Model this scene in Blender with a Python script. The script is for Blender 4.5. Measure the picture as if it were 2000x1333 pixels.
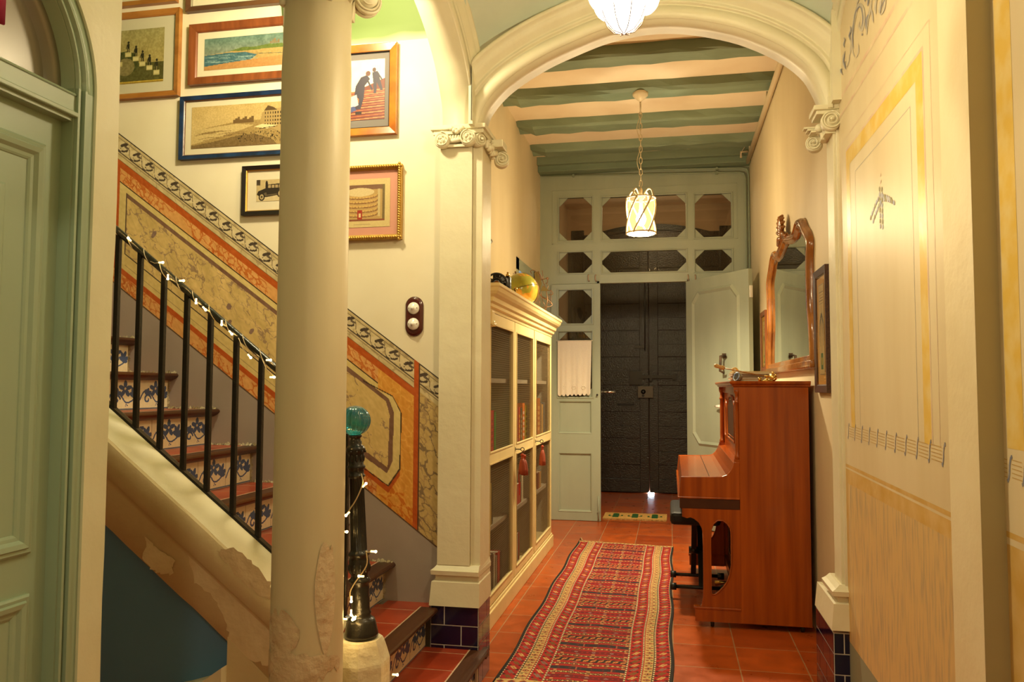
import bpy, bmesh, math, random
import numpy as np
from mathutils import Vector, Matrix
random.seed(7); RNG = np.random.RandomState(5)
for _o in list(bpy.data.objects): bpy.data.objects.remove(_o)
SC = bpy.context.scene; COL = SC.collection
PI = math.pi

# ------------------------------------------------------------------ camera
F_PX, YAW, PITCH, ROLL, EYE = 1555.0, .1972, .0573, .0036, 1.27
_cy, _sy = math.cos(YAW), math.sin(YAW)
_fw = np.array([-_sy*math.cos(PITCH), _cy*math.cos(PITCH), math.sin(PITCH)])
_r = np.array([_cy, _sy, 0.0]); _u = np.cross(_r, _fw)
_r2 = _r*math.cos(ROLL)+_u*math.sin(ROLL); _u2 = _u*math.cos(ROLL)-_r*math.sin(ROLL)
cam = bpy.data.cameras.new('camera'); cam.lens = F_PX/2000*36; cam.sensor_width = 36
cam.clip_start = .05; cam.clip_end = 60
co = bpy.data.objects.new('camera', cam); COL.objects.link(co)
M = Matrix(((_r2[0], _u2[0], -_fw[0], 0), (_r2[1], _u2[1], -_fw[1], 0), (_r2[2], _u2[2], -_fw[2], EYE), (0, 0, 0, 1)))
co.matrix_world = M; SC.camera = co

# ------------------------------------------------------------------ world, exposure, room lights and fill
SC.view_settings.view_transform = 'Standard'; SC.view_settings.look = 'None'
SC.view_settings.exposure = 1.83; SC.view_settings.gamma = 1.0; SC.view_settings.use_curve_mapping = False
w = bpy.data.worlds.new('World'); SC.world = w; w.use_nodes = True
w.node_tree.nodes['Background'].inputs[0].default_value = (1, .8, .55, 1)
w.node_tree.nodes['Background'].inputs[1].default_value = .05
WARM = (1.0, .84, .54)
def lamp(name, loc, power, col=WARM, r=.06):
    l = bpy.data.lights.new(name, 'POINT'); l.energy = power; l.color = col; l.shadow_soft_size = r
    o = bpy.data.objects.new(name, l); COL.objects.link(o); o.location = loc; return o
LAMP_STAIR = 20; LAMP_NEAR = 38; LAMP_HALL = 16; FILL_BACK = 9; LAMP_VEST = 2.2
lamp('stair_light', (-1.42, 2.66, 2.95), LAMP_STAIR, WARM, .07)
lamp('near_hall_light', (-.12, 2.22, 2.36), LAMP_NEAR, WARM, .07)
lamp('back_fill_light', (-.25, -.55, 2.55), FILL_BACK, WARM, .10)  # unseen fill added behind the camera to brighten the door wall
lamp('lantern_light', (-.20, 5.75, 2.40), LAMP_HALL, WARM, .05)
_s = bpy.data.lights.new('lantern_downlight', 'SPOT'); _s.energy = 68; _s.color = WARM; _s.shadow_soft_size = .06; _s.spot_size = math.radians(155); _s.spot_blend = .6
_so = bpy.data.objects.new('lantern_downlight', _s); COL.objects.link(_so); _so.location = (-.20, 5.75, 2.36)
lamp('vestibule_light', (-.2, 8.7, 3.2), LAMP_VEST, WARM, .06)

# ------------------------------------------------------------------ helpers
def ray(x, y):
    return _fw+(x-1000)/F_PX*_r2-(y-666.5)/F_PX*_u2
def at(x, y, ax, v):                                   # point of the photograph on a known plane of the place
    d = ray(x, y); o = np.array([0, 0, EYE]); i = 'xyz'.index(ax); t = (v-o[i])/d[i]
    return o+d*t

def s2l(c):
    c = np.asarray(c, float)
    return np.where(c <= .04045, c/12.92, ((c+.055)/1.055)**2.4)

MATS = {}
def mat(name, col, rough=.6, col2=None, nscale=6, bump=0, bscale=30, metal=0, coat=0, spec=.5, stretch=(1, 1, 1),
        emit=None, estr=0, trans=0, ior=1.45, alpha=1, detail=4, lo=.35, hi=.65, sss=0):
    if name in MATS: return MATS[name]
    m = bpy.data.materials.new(name); m.use_nodes = True; nt = m.node_tree; b = nt.nodes['Principled BSDF']
    b.inputs['Base Color'].default_value = (*col, 1); b.inputs['Roughness'].default_value = rough
    b.inputs['Metallic'].default_value = metal; b.inputs['Coat Weight'].default_value = coat
    b.inputs['Coat Roughness'].default_value = .08
    b.inputs['Specular IOR Level'].default_value = spec; b.inputs['Transmission Weight'].default_value = trans
    b.inputs['IOR'].default_value = ior; b.inputs['Alpha'].default_value = alpha
    if emit: b.inputs['Emission Color'].default_value = (*emit, 1); b.inputs['Emission Strength'].default_value = estr
    if col2 is not None or bump:
        tc = nt.nodes.new('ShaderNodeTexCoord'); mp = nt.nodes.new('ShaderNodeMapping'); mp.inputs['Scale'].default_value = stretch
        nt.links.new(tc.outputs['Object'], mp.inputs['Vector'])
    if col2 is not None:
        n = nt.nodes.new('ShaderNodeTexNoise'); n.inputs['Scale'].default_value = nscale; n.inputs['Detail'].default_value = detail
        rmp = nt.nodes.new('ShaderNodeMapRange'); rmp.inputs['From Min'].default_value = lo; rmp.inputs['From Max'].default_value = hi
        mx = nt.nodes.new('ShaderNodeMix'); mx.data_type = 'RGBA'
        mx.inputs[6].default_value = (*col, 1); mx.inputs[7].default_value = (*col2, 1)
        nt.links.new(mp.outputs[0], n.inputs['Vector']); nt.links.new(n.outputs[0], rmp.inputs[0])
        nt.links.new(rmp.outputs[0], mx.inputs[0]); nt.links.new(mx.outputs[2], b.inputs['Base Color'])
    if bump:
        n2 = nt.nodes.new('ShaderNodeTexNoise'); n2.inputs['Scale'].default_value = bscale; n2.inputs['Detail'].default_value = 5
        bp = nt.nodes.new('ShaderNodeBump'); bp.inputs['Strength'].default_value = bump; bp.inputs['Distance'].default_value = .01
        nt.links.new(mp.outputs[0], n2.inputs['Vector']); nt.links.new(n2.outputs[0], bp.inputs['Height'])
        nt.links.new(bp.outputs[0], b.inputs['Normal'])
    MATS[name] = m; return m

def tint(r, g, b): return tuple(float(q) for q in s2l((r/255, g/255, b/255)))

class MB:
    """collects shapes, then becomes ONE mesh object"""
    def __init__(s): s.v = []; s.f = []; s.m = []; s.sm = []
    def face(s, pts, mi=0, smooth=False):
        i = len(s.v); s.v += [tuple(map(float, p)) for p in pts]; s.f.append(tuple(range(i, i+len(pts)))); s.m.append(mi); s.sm.append(smooth)
    def add(s, vs, fs, mi=0, smooth=False):
        i = len(s.v); s.v += [tuple(map(float, p)) for p in vs]
        for f in fs: s.f.append(tuple(i+k for k in f)); s.m.append(mi); s.sm.append(smooth)
    def box(s, x0, x1, y0, y1, z0, z1, mi=0, ch=0):
        x0, x1 = sorted((x0, x1)); y0, y1 = sorted((y0, y1)); z0, z1 = sorted((z0, z1))
        if ch:
            bm = bmesh.new(); bmesh.ops.create_cube(bm, size=1)
            for v in bm.verts: v.co = Vector(((x0+x1)/2+v.co.x*(x1-x0), (y0+y1)/2+v.co.y*(y1-y0), (z0+z1)/2+v.co.z*(z1-z0)))
            bmesh.ops.bevel(bm, geom=bm.edges[:], offset=ch, segments=2, profile=.5, affect='EDGES')
            bm.verts.index_update()
            s.add([v.co for v in bm.verts], [[v.index for v in f.verts] for f in bm.faces], mi); bm.free(); return
        v = [(x, y, z) for x in (x0, x1) for y in (y0, y1) for z in (z0, z1)]
        s.add(v, [(0, 1, 3, 2), (4, 6, 7, 5), (0, 4, 5, 1), (2, 3, 7, 6), (0, 2, 6, 4), (1, 5, 7, 3)], mi)
    def prism(s, poly, ax, a, b, mi=0, smooth=False):
        """poly in the two other axes (in xyz order), extruded along ax"""
        def P(p, t): return {'x': (t, p[0], p[1]), 'y': (p[0], t, p[1]), 'z': (p[0], p[1], t)}[ax]
        n = len(poly); v = [P(p, a) for p in poly]+[P(p, b) for p in poly]
        s.add(v, [tuple(range(n)), tuple(range(2*n-1, n-1, -1))], mi)
        i = len(s.v)-2*n
        for k in range(n):
            s.f.append((i+k, i+(k+1) % n, i+n+(k+1) % n, i+n+k)); s.m.append(mi); s.sm.append(smooth)
    def loft(s, rings, mi=0, closed=True, cap=True, smooth=True):
        n = len(rings[0]); base = len(s.v)
        for r in rings: s.v += [tuple(map(float, p)) for p in r]
        for a in range(len(rings)-1):
            for k in range(n if closed else n-1):
                k2 = (k+1) % n
                s.f.append((base+a*n+k, base+a*n+k2, base+(a+1)*n+k2, base+(a+1)*n+k)); s.m.append(mi); s.sm.append(smooth)
        if cap and closed:
            s.f.append(tuple(base+k for k in range(n))[::-1]); s.m.append(mi); s.sm.append(False)
            e = base+(len(rings)-1)*n; s.f.append(tuple(e+k for k in range(n))); s.m.append(mi); s.sm.append(False)
    def lathe(s, prof, c, ax=(0, 0, 1), n=24, mi=0, flute=0, fl=None):
        """prof: (radius, height along ax) from c"""
        A = Vector(ax).normalized(); U = A.orthogonal().normalized(); V = A.cross(U); c = Vector(c); rings = []
        for r, h in prof:
            ring = []
            for k in range(n):
                t = 2*PI*k/n; rr = r
                if flute and fl and fl[0] <= h <= fl[1]: rr = r*(1-fl[2]*abs(math.sin(t*flute/2)))
                ring.append(c+A*h+(U*math.cos(t)+V*math.sin(t))*max(rr, 1e-4))
            rings.append(ring)
        s.loft(rings, mi)
    def tube(s, pts, r, n=8, mi=0, closed=False):
        pts = [Vector(p) for p in pts]; rings = []; N = len(pts); rr = r if isinstance(r, (list, tuple)) else [r]*N
        up = None
        for i, p in enumerate(pts):
            if closed: t = (pts[(i+1) % N]-pts[i-1]).normalized()
            else: t = (pts[min(i+1, N-1)]-pts[max(i-1, 0)]).normalized()
            if up is None: up = t.orthogonal().normalized()
            up = (up-t*up.dot(t)).normalized(); w_ = t.cross(up)
            rings.append([p+(up*math.cos(2*PI*k/n)+w_*math.sin(2*PI*k/n))*rr[i] for k in range(n)])
        if closed: rings.append(rings[0]); s.loft(rings, mi, cap=False)
        else: s.loft(rings, mi)
    def strip(s, pts, wv, tv, mi=0):
        """flat bar swept along pts; wv half-width vector, tv half-thickness vector (constant)"""
        w_, t_ = Vector(wv), Vector(tv); rings = []
        for p in pts:
            p = Vector(p); rings.append([p-w_-t_, p+w_-t_, p+w_+t_, p-w_+t_])
        s.loft(rings, mi, smooth=False)
    def sphere(s, c, r, mi=0, n=20, m=12, sc=(1, 1, 1)):
        c = Vector(c); rings = []
        for i in range(m+1):
            a = -PI/2+PI*i/m
            rings.append([c+Vector((math.cos(2*PI*k/n)*math.cos(a)*r*sc[0]+1e-5*math.cos(2*PI*k/n), math.sin(2*PI*k/n)*math.cos(a)*r*sc[1]+1e-5*math.sin(2*PI*k/n), math.sin(a)*r*sc[2])) for k in range(n)])
        s.loft(rings, mi)
    def sweep(s, prof, curve, kind, base, side=1, mi=0, cap=True):
        """arch moulding: prof (n outward, p projection); curve (a, z); kind 'y' face towards -y, 'x' face towards +x*side"""
        N = len(curve); rings = []
        for i, (a, z) in enumerate(curve):
            p0 = Vector(curve[max(i-1, 0)]); p1 = Vector(curve[min(i+1, N-1)]); t = (p1-p0).normalized(); nn = Vector((-t.y, t.x))
            if nn.dot(Vector((a-(curve[0][0]+curve[-1][0])/2, z-min(c_[1] for c_ in curve)+.02))) < 0: nn = -nn
            bb = base(a) if callable(base) else base
            ring = []
            for n_, p_ in prof:
                A, Z = a+nn.x*n_, z+nn.y*n_
                ring.append((A, bb-p_, Z) if kind == 'y' else (bb+p_*side, A, Z))
            rings.append(ring)
        if cap:
            s.face(rings[0], mi); s.face(rings[-1], mi)
        s.loft(rings, mi, closed=False, smooth=True)
    def mould(s, a0, a1, z0, z1, prof, base, plane='y', mi=0):
        """mitred rectangular moulding; prof (inset, projection towards the room)"""
        n = len(prof); i0 = len(s.v)
        for (sa, sz) in ((0, 0), (1, 0), (1, 1), (0, 1)):
            for n_, p_ in prof:
                a = a1-n_ if sa else a0+n_; z = z1-n_ if sz else z0+n_
                s.v.append((a, base-p_, z) if plane == 'y' else ((base+p_, a, z) if plane == 'x' else (base-p_, a, z)))
        for c in range(4):
            d = (c+1) % 4
            for k in range(n-1): s.f.append((i0+c*n+k, i0+d*n+k, i0+d*n+k+1, i0+c*n+k+1)); s.m.append(mi); s.sm.append(False)
    def build(s, name, mats, parent=None, bevel=0, angle=None, solid=0):
        if not isinstance(mats, (list, tuple)): mats = [mats]
        off = Vector(parent['_w']) if parent is not None and '_w' in parent else Vector((0, 0, 0))
        me = bpy.data.meshes.new(name)
        me.from_pydata([tuple(Vector(v)-off) for v in s.v], [], s.f)
        for m in mats: me.materials.append(m)
        me.polygons.foreach_set('material_index', s.m); me.polygons.foreach_set('use_smooth', s.sm); me.update()
        bm = bmesh.new(); bm.from_mesh(me); bmesh.ops.remove_doubles(bm, verts=bm.verts, dist=1e-5)
        bmesh.ops.recalc_face_normals(bm, faces=bm.faces); bm.to_mesh(me); bm.free()
        o = bpy.data.objects.new(name, me); COL.objects.link(o)
        if parent is not None:
            o.parent = parent; o['_w'] = tuple(off)
        else: o['_w'] = (0, 0, 0)
        if bevel:
            b = o.modifiers.new('bevel', 'BEVEL'); b.width = bevel; b.segments = 2; b.limit_method = 'ANGLE'; b.angle_limit = math.radians(40)
        if angle is not None:
            for p in me.polygons: p.use_smooth = True
            me.set_sharp_from_angle(angle=math.radians(angle))
        return o

def thing(name, label, cat, loc, group=None):
    o = bpy.data.objects.new(name, None); COL.objects.link(o); o.location = loc; o['_w'] = tuple(map(float, loc)); o.empty_display_size = .05
    o['label'] = label; o['category'] = cat
    if group: o['group'] = group
    return o
def tag(o, label, cat, group=None):
    o['label'] = label; o['category'] = cat
    if group: o['group'] = group
    return o
def struct(o): o['kind'] = 'structure'; return o
def copy_tree(o, dloc, label=None):
    c = o.copy(); COL.objects.link(c); c.location = Vector(o.location)+Vector(dloc)
    if label: c['label'] = label
    for ch in list(o.children):
        d = ch.copy(); COL.objects.link(d); d.parent = c
        for g in list(ch.children):
            e = g.copy(); COL.objects.link(e); e.parent = d
    return c
def crom(pts, n=6):
    out = []; P_ = [np.array(p, float) for p in pts]; P_ = [2*P_[0]-P_[1]]+P_+[2*P_[-1]-P_[-2]]
    for i in range(1, len(P_)-2):
        for k in range(n):
            t = k/n; a, b, c, d = P_[i-1:i+3]
            out.append(tuple(.5*((2*b)+(-a+c)*t+(2*a-5*b+4*c-d)*t*t+(-a+3*b-3*c+d)*t**3)))
    out.append(tuple(P_[-2])); return out

# --------------------------- painted surfaces: a fine grid whose cells carry the paint's own colour
class Canvas:
    def __init__(s, x0, x1, y0, y1, res, bg):
        s.x0, s.y0, s.res = x0, y0, res; s.W = max(1, int(round((x1-x0)/res))); s.H = max(1, int(round((y1-y0)/res)))
        s.rx = (x1-x0)/s.W; s.ry = (y1-y0)/s.H
        s.X, s.Y = np.meshgrid(x0+(np.arange(s.W)+.5)*s.rx, y0+(np.arange(s.H)+.5)*s.ry)
        s.a = np.zeros((s.H, s.W, 3)); s.a[:] = np.array(bg)/255.
    def put(s, mask, col, k=1):
        s.a[mask] = s.a[mask]*(1-k)+np.array(col)/255.*k
    def poly(s, pts, col, k=1):
        pts = np.array(pts, float); m = np.zeros(s.X.shape, bool); j = len(pts)-1
        for i in range(len(pts)):
            xi, yi = pts[i]; xj, yj = pts[j]
            if yi != yj:
                m ^= ((yi > s.Y) != (yj > s.Y)) & (s.X < (xj-xi)*(s.Y-yi)/(yj-yi)+xi)
            j = i
        s.put(m, col, k)
    def rect(s, x0, x1, y0, y1, col, k=1): s.put((s.X >= x0) & (s.X < x1) & (s.Y >= y0) & (s.Y < y1), col, k)
    def ell(s, cx, cy, rx, ry, col, k=1, ang=0):
        c_, s_ = math.cos(ang), math.sin(ang); dx, dy = s.X-cx, s.Y-cy
        s.put(((dx*c_+dy*s_)/rx)**2+((-dx*s_+dy*c_)/ry)**2 <= 1, col, k)
    def line(s, pts, w_, col, k=1):
        for (x0, y0), (x1, y1) in zip(pts[:-1], pts[1:]):
            L = max(1e-9, (x1-x0)**2+(y1-y0)**2)
            bx0, bx1, by0, by1 = min(x0, x1)-w_, max(x0, x1)+w_, min(y0, y1)-w_, max(y0, y1)+w_
            i0 = max(0, int((bx0-s.x0)/s.rx)-1); i1 = min(s.W, int((bx1-s.x0)/s.rx)+2); j0 = max(0, int((by0-s.y0)/s.ry)-1); j1 = min(s.H, int((by1-s.y0)/s.ry)+2)
            if i1 <= i0 or j1 <= j0: continue
            X, Y = s.X[j0:j1, i0:i1], s.Y[j0:j1, i0:i1]
            t = np.clip(((X-x0)*(x1-x0)+(Y-y0)*(y1-y0))/L, 0, 1)
            m = (X-x0-t*(x1-x0))**2+(Y-y0-t*(y1-y0))**2 <= (w_/2)**2
            sub = s.a[j0:j1, i0:i1]; sub[m] = sub[m]*(1-k)+np.array(col)/255.*k
    def noise(s, amp, cells=1, seed=0):
        r = np.random.RandomState(seed); h, w_ = max(2, s.H//cells+2), max(2, s.W//cells+2)
        g = r.rand(h, w_)-.5; yy = np.linspace(0, h-1.001, s.H); xx = np.linspace(0, w_-1.001, s.W)
        y0 = yy.astype(int); x0 = xx.astype(int); fy = (yy-y0)[:, None]; fx = (xx-x0)[None, :]
        v = (g[y0][:, x0]*(1-fy)*(1-fx)+g[np.minimum(y0+1, h-1)][:, x0]*fy*(1-fx)+g[y0][:, np.minimum(x0+1, w_-1)]*(1-fy)*fx+g[np.minimum(y0+1, h-1)][:, np.minimum(x0+1, w_-1)]*fy*fx)
        return v*2*amp
    def mottle(s, amp, cells=1, seed=0): s.a = np.clip(s.a+s.noise(amp, cells, seed)[..., None], 0, 1)
    def veins(s, region, cell, w_, col, k=.8, seed=1, jit=.6):
        """crackled marble veins: cell borders of a jittered grid, inside region mask"""
        r = np.random.RandomState(seed); nx = int((s.X.max()-s.x0)/cell)+3; ny = int((s.Y.max()-s.y0)/cell)+3
        gx = s.x0+(np.arange(nx)[None, :]-.5+jit*(r.rand(ny, nx)-.5)*1.6)*cell; gy = s.y0+(np.arange(ny)[:, None]-.5+jit*(r.rand(ny, nx)-.5)*1.6)*cell
        wob = s.noise(cell*.22, 5, seed+3); X = s.X+wob; Y = s.Y+s.noise(cell*.22, 5, seed+4)
        ci = ((X-s.x0)/cell+.5).astype(int); cj = ((Y-s.y0)/cell+.5).astype(int)
        d1 = np.full(X.shape, 9e9); d2 = np.full(X.shape, 9e9)
        for a in (-1, 0, 1):
            for b in (-1, 0, 1):
                ii = np.clip(ci+a, 0, nx-1); jj = np.clip(cj+b, 0, ny-1)
                d = np.hypot(X-gx[jj, ii], Y-gy[jj, ii]); lo = d < d1
                d2 = np.where(lo, d1, np.minimum(d2, d)); d1 = np.where(lo, d, d1)
        keep = s.noise(.5, int(cell/s.rx*1.7)+2, seed+9) > -.12
        s.put((d2-d1 < w_) & region & keep, col, k)
    def grid(s, name, fn, material, parent=None, mb=None, extra=None):
        off = Vector(parent['_w']) if parent is not None and '_w' in parent else Vector((0, 0, 0))
        us = s.x0+np.arange(s.W+1)*s.rx; vs = s.y0+np.arange(s.H+1)*s.ry
        U, V = np.meshgrid(us, vs); P_ = np.stack(fn(U, V), -1).reshape(-1, 3)-np.array(off)
        i = np.arange(s.W*s.H); row = i//s.W; c0 = row*(s.W+1)+i % s.W
        F = np.stack([c0, c0+1, c0+s.W+2, c0+s.W+1], -1)
        me = bpy.data.meshes.new(name); me.vertices.add(len(P_)); me.vertices.foreach_set('co', P_.astype(np.float32).ravel())
        me.loops.add(F.size); me.loops.foreach_set('vertex_index', F.ravel().astype(np.int32)); me.polygons.add(len(F))
        me.polygons.foreach_set('loop_start', (np.arange(len(F))*4).astype(np.int32)); me.update(calc_edges=True); me.validate()
        at_ = me.color_attributes.new('paint', 'FLOAT_COLOR', 'CORNER')
        c = np.ones((len(F), 4, 4), np.float32); c[..., :3] = s2l(np.clip(s.a, 0, 1)).reshape(-1, 1, 3)
        at_.data.foreach_set('color', c.ravel()); me.materials.append(material)
        o = bpy.data.objects.new(name, me); COL.objects.link(o); o['_w'] = tuple(off)
        if parent is not None: o.parent = parent
        return o
def paint_mat(name, rough=.6, coat=0, bump=0, bscale=40):
    if name in MATS: return MATS[name]
    m = bpy.data.materials.new(name); m.use_nodes = True; nt = m.node_tree; b = nt.nodes['Principled BSDF']
    a = nt.nodes.new('ShaderNodeAttribute'); a.attribute_name = 'paint'; nt.links.new(a.outputs['Color'], b.inputs['Base Color'])
    b.inputs['Roughness'].default_value = rough; b.inputs['Coat Weight'].default_value = coat
    if bump:
        tc = nt.nodes.new('ShaderNodeTexCoord'); n2 = nt.nodes.new('ShaderNodeTexNoise'); n2.inputs['Scale'].default_value = bscale; n2.inputs['Detail'].default_value = 4
        bp = nt.nodes.new('ShaderNodeBump'); bp.inputs['Strength'].default_value = bump; bp.inputs['Distance'].default_value = .01
        nt.links.new(tc.outputs['Object'], n2.inputs['Vector']); nt.links.new(n2.outputs[0], bp.inputs['Height']); nt.links.new(bp.outputs[0], b.inputs['Normal'])
    MATS[name] = m; return m

# ------------------------------------------------------------------ materials
CREAM = mat('cream_plaster', (.78, .71, .53), .55, (.72, .64, .45), 2.5, .12, 9)
PILLAR = mat('old_cream_paint', (.74, .69, .50), .45, (.64, .57, .38), 2, .35, 14, lo=.4, hi=.75)
MOULD = mat('moulding_cream', (.76, .72, .52), .45, (.70, .65, .46), 5, .1, 25)
HALLW = mat('hall_wall_plaster', (.72, .61, .40), .6, (.62, .51, .31), 1.6, .15, 7, stretch=(1, 1, .35))
CEIL = mat('ceiling_plaster', (.80, .68, .50), .7, (.74, .60, .42), 3, .1, 12)
SAGE = mat('sage_green_paint', (.38, .42, .32), .42, (.33, .37, .28), 4, .12, 18, stretch=(1, 1, .3))
BEAMG = mat('beam_green_paint', (.21, .27, .185), .6, (.15, .20, .13), 5, .35, 14, stretch=(.25, 1, 1))
DOORG = mat('door_green_paint', (.36, .49, .36), .38, (.32, .44, .33), 4, .12, 16, stretch=(1, 1, .3))
BLUEV = mat('pale_blue_paint', (.60, .66, .56), .7, (.54, .60, .51), 4, .1, 14)
GREENV = mat('light_green_paint', (.36, .50, .22), .7, (.31, .45, .19), 4, .05, 14)
MAUVE = mat('mauve_grey_paint', (.36, .30, .26), .6, (.32, .265, .225), 3, .12, 20)
OLIVE = mat('grey_green_skirting', (.25, .26, .18), .6)
BLUEW = mat('deep_blue_paint', (.12, .27, .50), .6, (.10, .235, .45), 2, .1, 12)
NAVY = mat('navy_glazed_tile', (.004, .004, .028), .12, (.006, .006, .04), 8, coat=.6)
GROUT = mat('white_grout', (.62, .60, .55), .7)
IRON = mat('black_iron', (.012, .011, .010), .28, bump=.2, bscale=60)
WOODN = mat('dark_nosing_wood', (.035, .011, .004), .35, (.085, .028, .008), 6, .25, 20, stretch=(1, .15, 1))
REDT = mat('red_stair_tile', (.40, .055, .020), .3, (.30, .038, .014), 7, .08, 20)
PIANO = mat('piano_mahogany', (.40, .082, .006), .26, (.22, .038, .003), 26, .06, 60, coat=.25, stretch=(1, 1, .045), detail=9, lo=.3, hi=.7)
PIANOD = mat('piano_dark_wood', (.075, .022, .009), .3, (.05, .015, .007), 5, stretch=(1, .2, 1))
CABI = mat('cabinet_cream_paint', (.88, .72, .36), .4, (.82, .66, .31), 5, .06, 20, stretch=(1, 1, .3))
CABIN = mat('cabinet_grey_interior', (.42, .38, .28), .6)
GILT = mat('gilt', (.55, .34, .08), .35, metal=.8, bump=.2, bscale=60)
BRASS = mat('brass', (.62, .42, .12), .25, metal=1)
STEEL = mat('steel', (.55, .53, .5), .3, metal=1)
BLACKP = mat('black_plastic', (.015, .014, .013), .4)
PORC = mat('porcelain', (.82, .80, .74), .18)

# ================================================================== FLOOR
def floor_mat():
    m = bpy.data.materials.new('terracotta_floor_tiles'); m.use_nodes = True; nt = m.node_tree; b = nt.nodes['Principled BSDF']; L = nt.links.new
    tc = nt.nodes.new('ShaderNodeTexCoord'); mp = nt.nodes.new('ShaderNodeMapping'); mp.inputs['Location'].default_value = (20*.2962+.001, 30*.3211-4.113, 0)
    L(tc.outputs['Object'], mp.inputs['Vector'])
    br = nt.nodes.new('ShaderNodeTexBrick'); br.offset = 0; br.squash = 1
    for k, v in (('Scale', 1), ('Mortar Size', .0028), ('Mortar Smooth', .1), ('Bias', 0), ('Brick Width', .2962), ('Row Height', .3211)): br.inputs[k].default_value = v
    br.inputs['Color1'].default_value = (.36, .058, .008, 1); br.inputs['Color2'].default_value = (.50, .095, .012, 1); br.inputs['Mortar'].default_value = (.42, .25, .13, 1)
    L(mp.outputs[0], br.inputs['Vector'])
    n = nt.nodes.new('ShaderNodeTexNoise'); n.inputs['Scale'].default_value = 9; n.inputs['Detail'].default_value = 8; L(tc.outputs['Object'], n.inputs['Vector'])
    mx = nt.nodes.new('ShaderNodeMix'); mx.data_type = 'RGBA'; mx.blend_type = 'OVERLAY'; mx.inputs[0].default_value = .45
    L(br.outputs['Color'], mx.inputs[6]); L(n.outputs[0], mx.inputs[7]); L(mx.outputs[2], b.inputs['Base Color'])
    r = nt.nodes.new('ShaderNodeMapRange'); r.inputs[3].default_value = .2; r.inputs[4].default_value = .42; L(n.outputs[0], r.inputs[0]); L(r.outputs[0], b.inputs['Roughness'])
    inv = nt.nodes.new('ShaderNodeMath'); inv.operation = 'SUBTRACT'; inv.inputs[0].default_value = 1; L(br.outputs['Fac'], inv.inputs[1])
    ad = nt.nodes.new('ShaderNodeMath'); ad.operation = 'MULTIPLY_ADD'; ad.inputs[1].default_value = .25; L(n.outputs[0], ad.inputs[0]); L(inv.outputs[0], ad.inputs[2])
    bp = nt.nodes.new('ShaderNodeBump'); bp.inputs['Strength'].default_value = .25; bp.inputs['Distance'].default_value = .004; L(ad.outputs[0], bp.inputs['Height']); L(bp.outputs[0], b.inputs['Normal'])
    return m
q = MB(); q.box(-4.2, 1.0, -2.5, 10.3, -.08, 0); struct(q.build('floor', floor_mat()))

# ================================================================== WALLS
XR0, XR, YJ = .72, .67, 1.95          # near right wall, painted wall, the jog between them
YA0, YA1 = 3.35, 3.50                 # transverse arch wall
XH0, XH1 = -1.25, .735                # hall beyond the arch
YP = 7.65; ZC = 3.475

# transverse arch wall with its opening
ARCH = [(-.829, 2.395), (-.822, 2.438), (-.795, 2.509), (-.731, 2.585), (-.646, 2.648), (-.533, 2.71), (-.421, 2.755), (-.281, 2.802), (-.15, 2.826), (-.064, 2.831), (.025, 2.826), (.145, 2.803), (.297, 2.755), (.447, 2.675), (.545, 2.592), (.591, 2.516), (.619, 2.44), (.627, 2.395)]
ARC = crom(ARCH, 4)
q = MB()
top = 3.7
def archwall(q, curve, y0, y1, xl, xr, top):
    for (a0, z0), (a1, z1) in zip(curve[:-1], curve[1:]):
        for y in (y0, y1): q.face([(a0, y, z0), (a1, y, z1), (a1, y, top), (a0, y, top)])
        q.face([(a0, y0, z0), (a1, y0, z1), (a1, y1, z1), (a0, y1, z0)], 0, True)
        q.face([(a0, y0, top), (a1, y0, top), (a1, y1, top), (a0, y1, top)])
archwall(q, ARC, YA0, YA1, 0, 0, top)
q.box(-1.0, -.829, YA0+.002, YA1-.002, 2.395, top); q.box(.627, XH1+.1, YA0+.002, YA1-.002, 2.395, top)
struct(q.build('wall_arch', MOULD))
# moulding rings of the three arches
PROF = [(0, 0), (0, .008), (.052, .012), (.055, .004), (.060, .004), (.062, .016), (.070, .020), (.078, .012), (.084, .016), (.1, .034), (.118, .044), (.132, .046), (.135, .058), (.148, .062), (.158, .052), (.160, .0)]
SPAN = crom([(-.828, 2.402), (-.821, 2.44), (-.795, 2.509), (-.731, 2.585), (-.646, 2.648), (-.533, 2.71), (-.421, 2.755), (-.281, 2.802), (-.15, 2.826), (-.064, 2.831), (.025, 2.826), (.145, 2.803), (.297, 2.755), (.447, 2.675), (.545, 2.592), (.591, 2.516), (.618, 2.44), (.626, 2.402)], 12)
q = MB(); q.sweep(PROF, SPAN, 'y', YA0); q.v = [(min(.652, max(-.842, v[0])), v[1], v[2]) for v in q.v]; q.box(-.856, -.837, 3.297, 3.353, 2.41, 2.74); q.box(.638, .70, 3.284, 3.353, 2.41, 2.86); q.box(.628, .645, 3.325, 3.352, 2.395, 2.44); struct(q.build('trim_1', MOULD))

# side arch from the pillar to the column (its line leans a little away from the hall axis)
def xs(y, o): return o-.10*(3.34-y)
SIDE0 = [(3.345, 2.405), (3.335, 2.50), (3.30, 2.575), (3.24, 2.67), (3.16, 2.75), (3.08, 2.81), (2.98, 2.86), (2.80, 2.89)]
SIDE = crom(SIDE0+[(5.60-y, z) for y, z in SIDE0[-2::-1]], 12)
q = MB()
for (a0, z0), (a1, z1) in zip(SIDE[:-1], SIDE[1:]):
    for o in (-.985, -.85): q.face([(xs(a0, o), a0, z0), (xs(a1, o), a1, z1), (xs(a1, o), a1, top), (xs(a0, o), a0, top)])
    q.face([(xs(a0, -.985), a0, z0), (xs(a1, -.985), a1, z1), (xs(a1, -.85), a1, z1), (xs(a0, -.85), a0, z0)], 0, True)
q.box(-1.13, -.96, 1.2, 2.255, 2.46, top)
struct(q.build('wall_arcade', MOULD))
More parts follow.
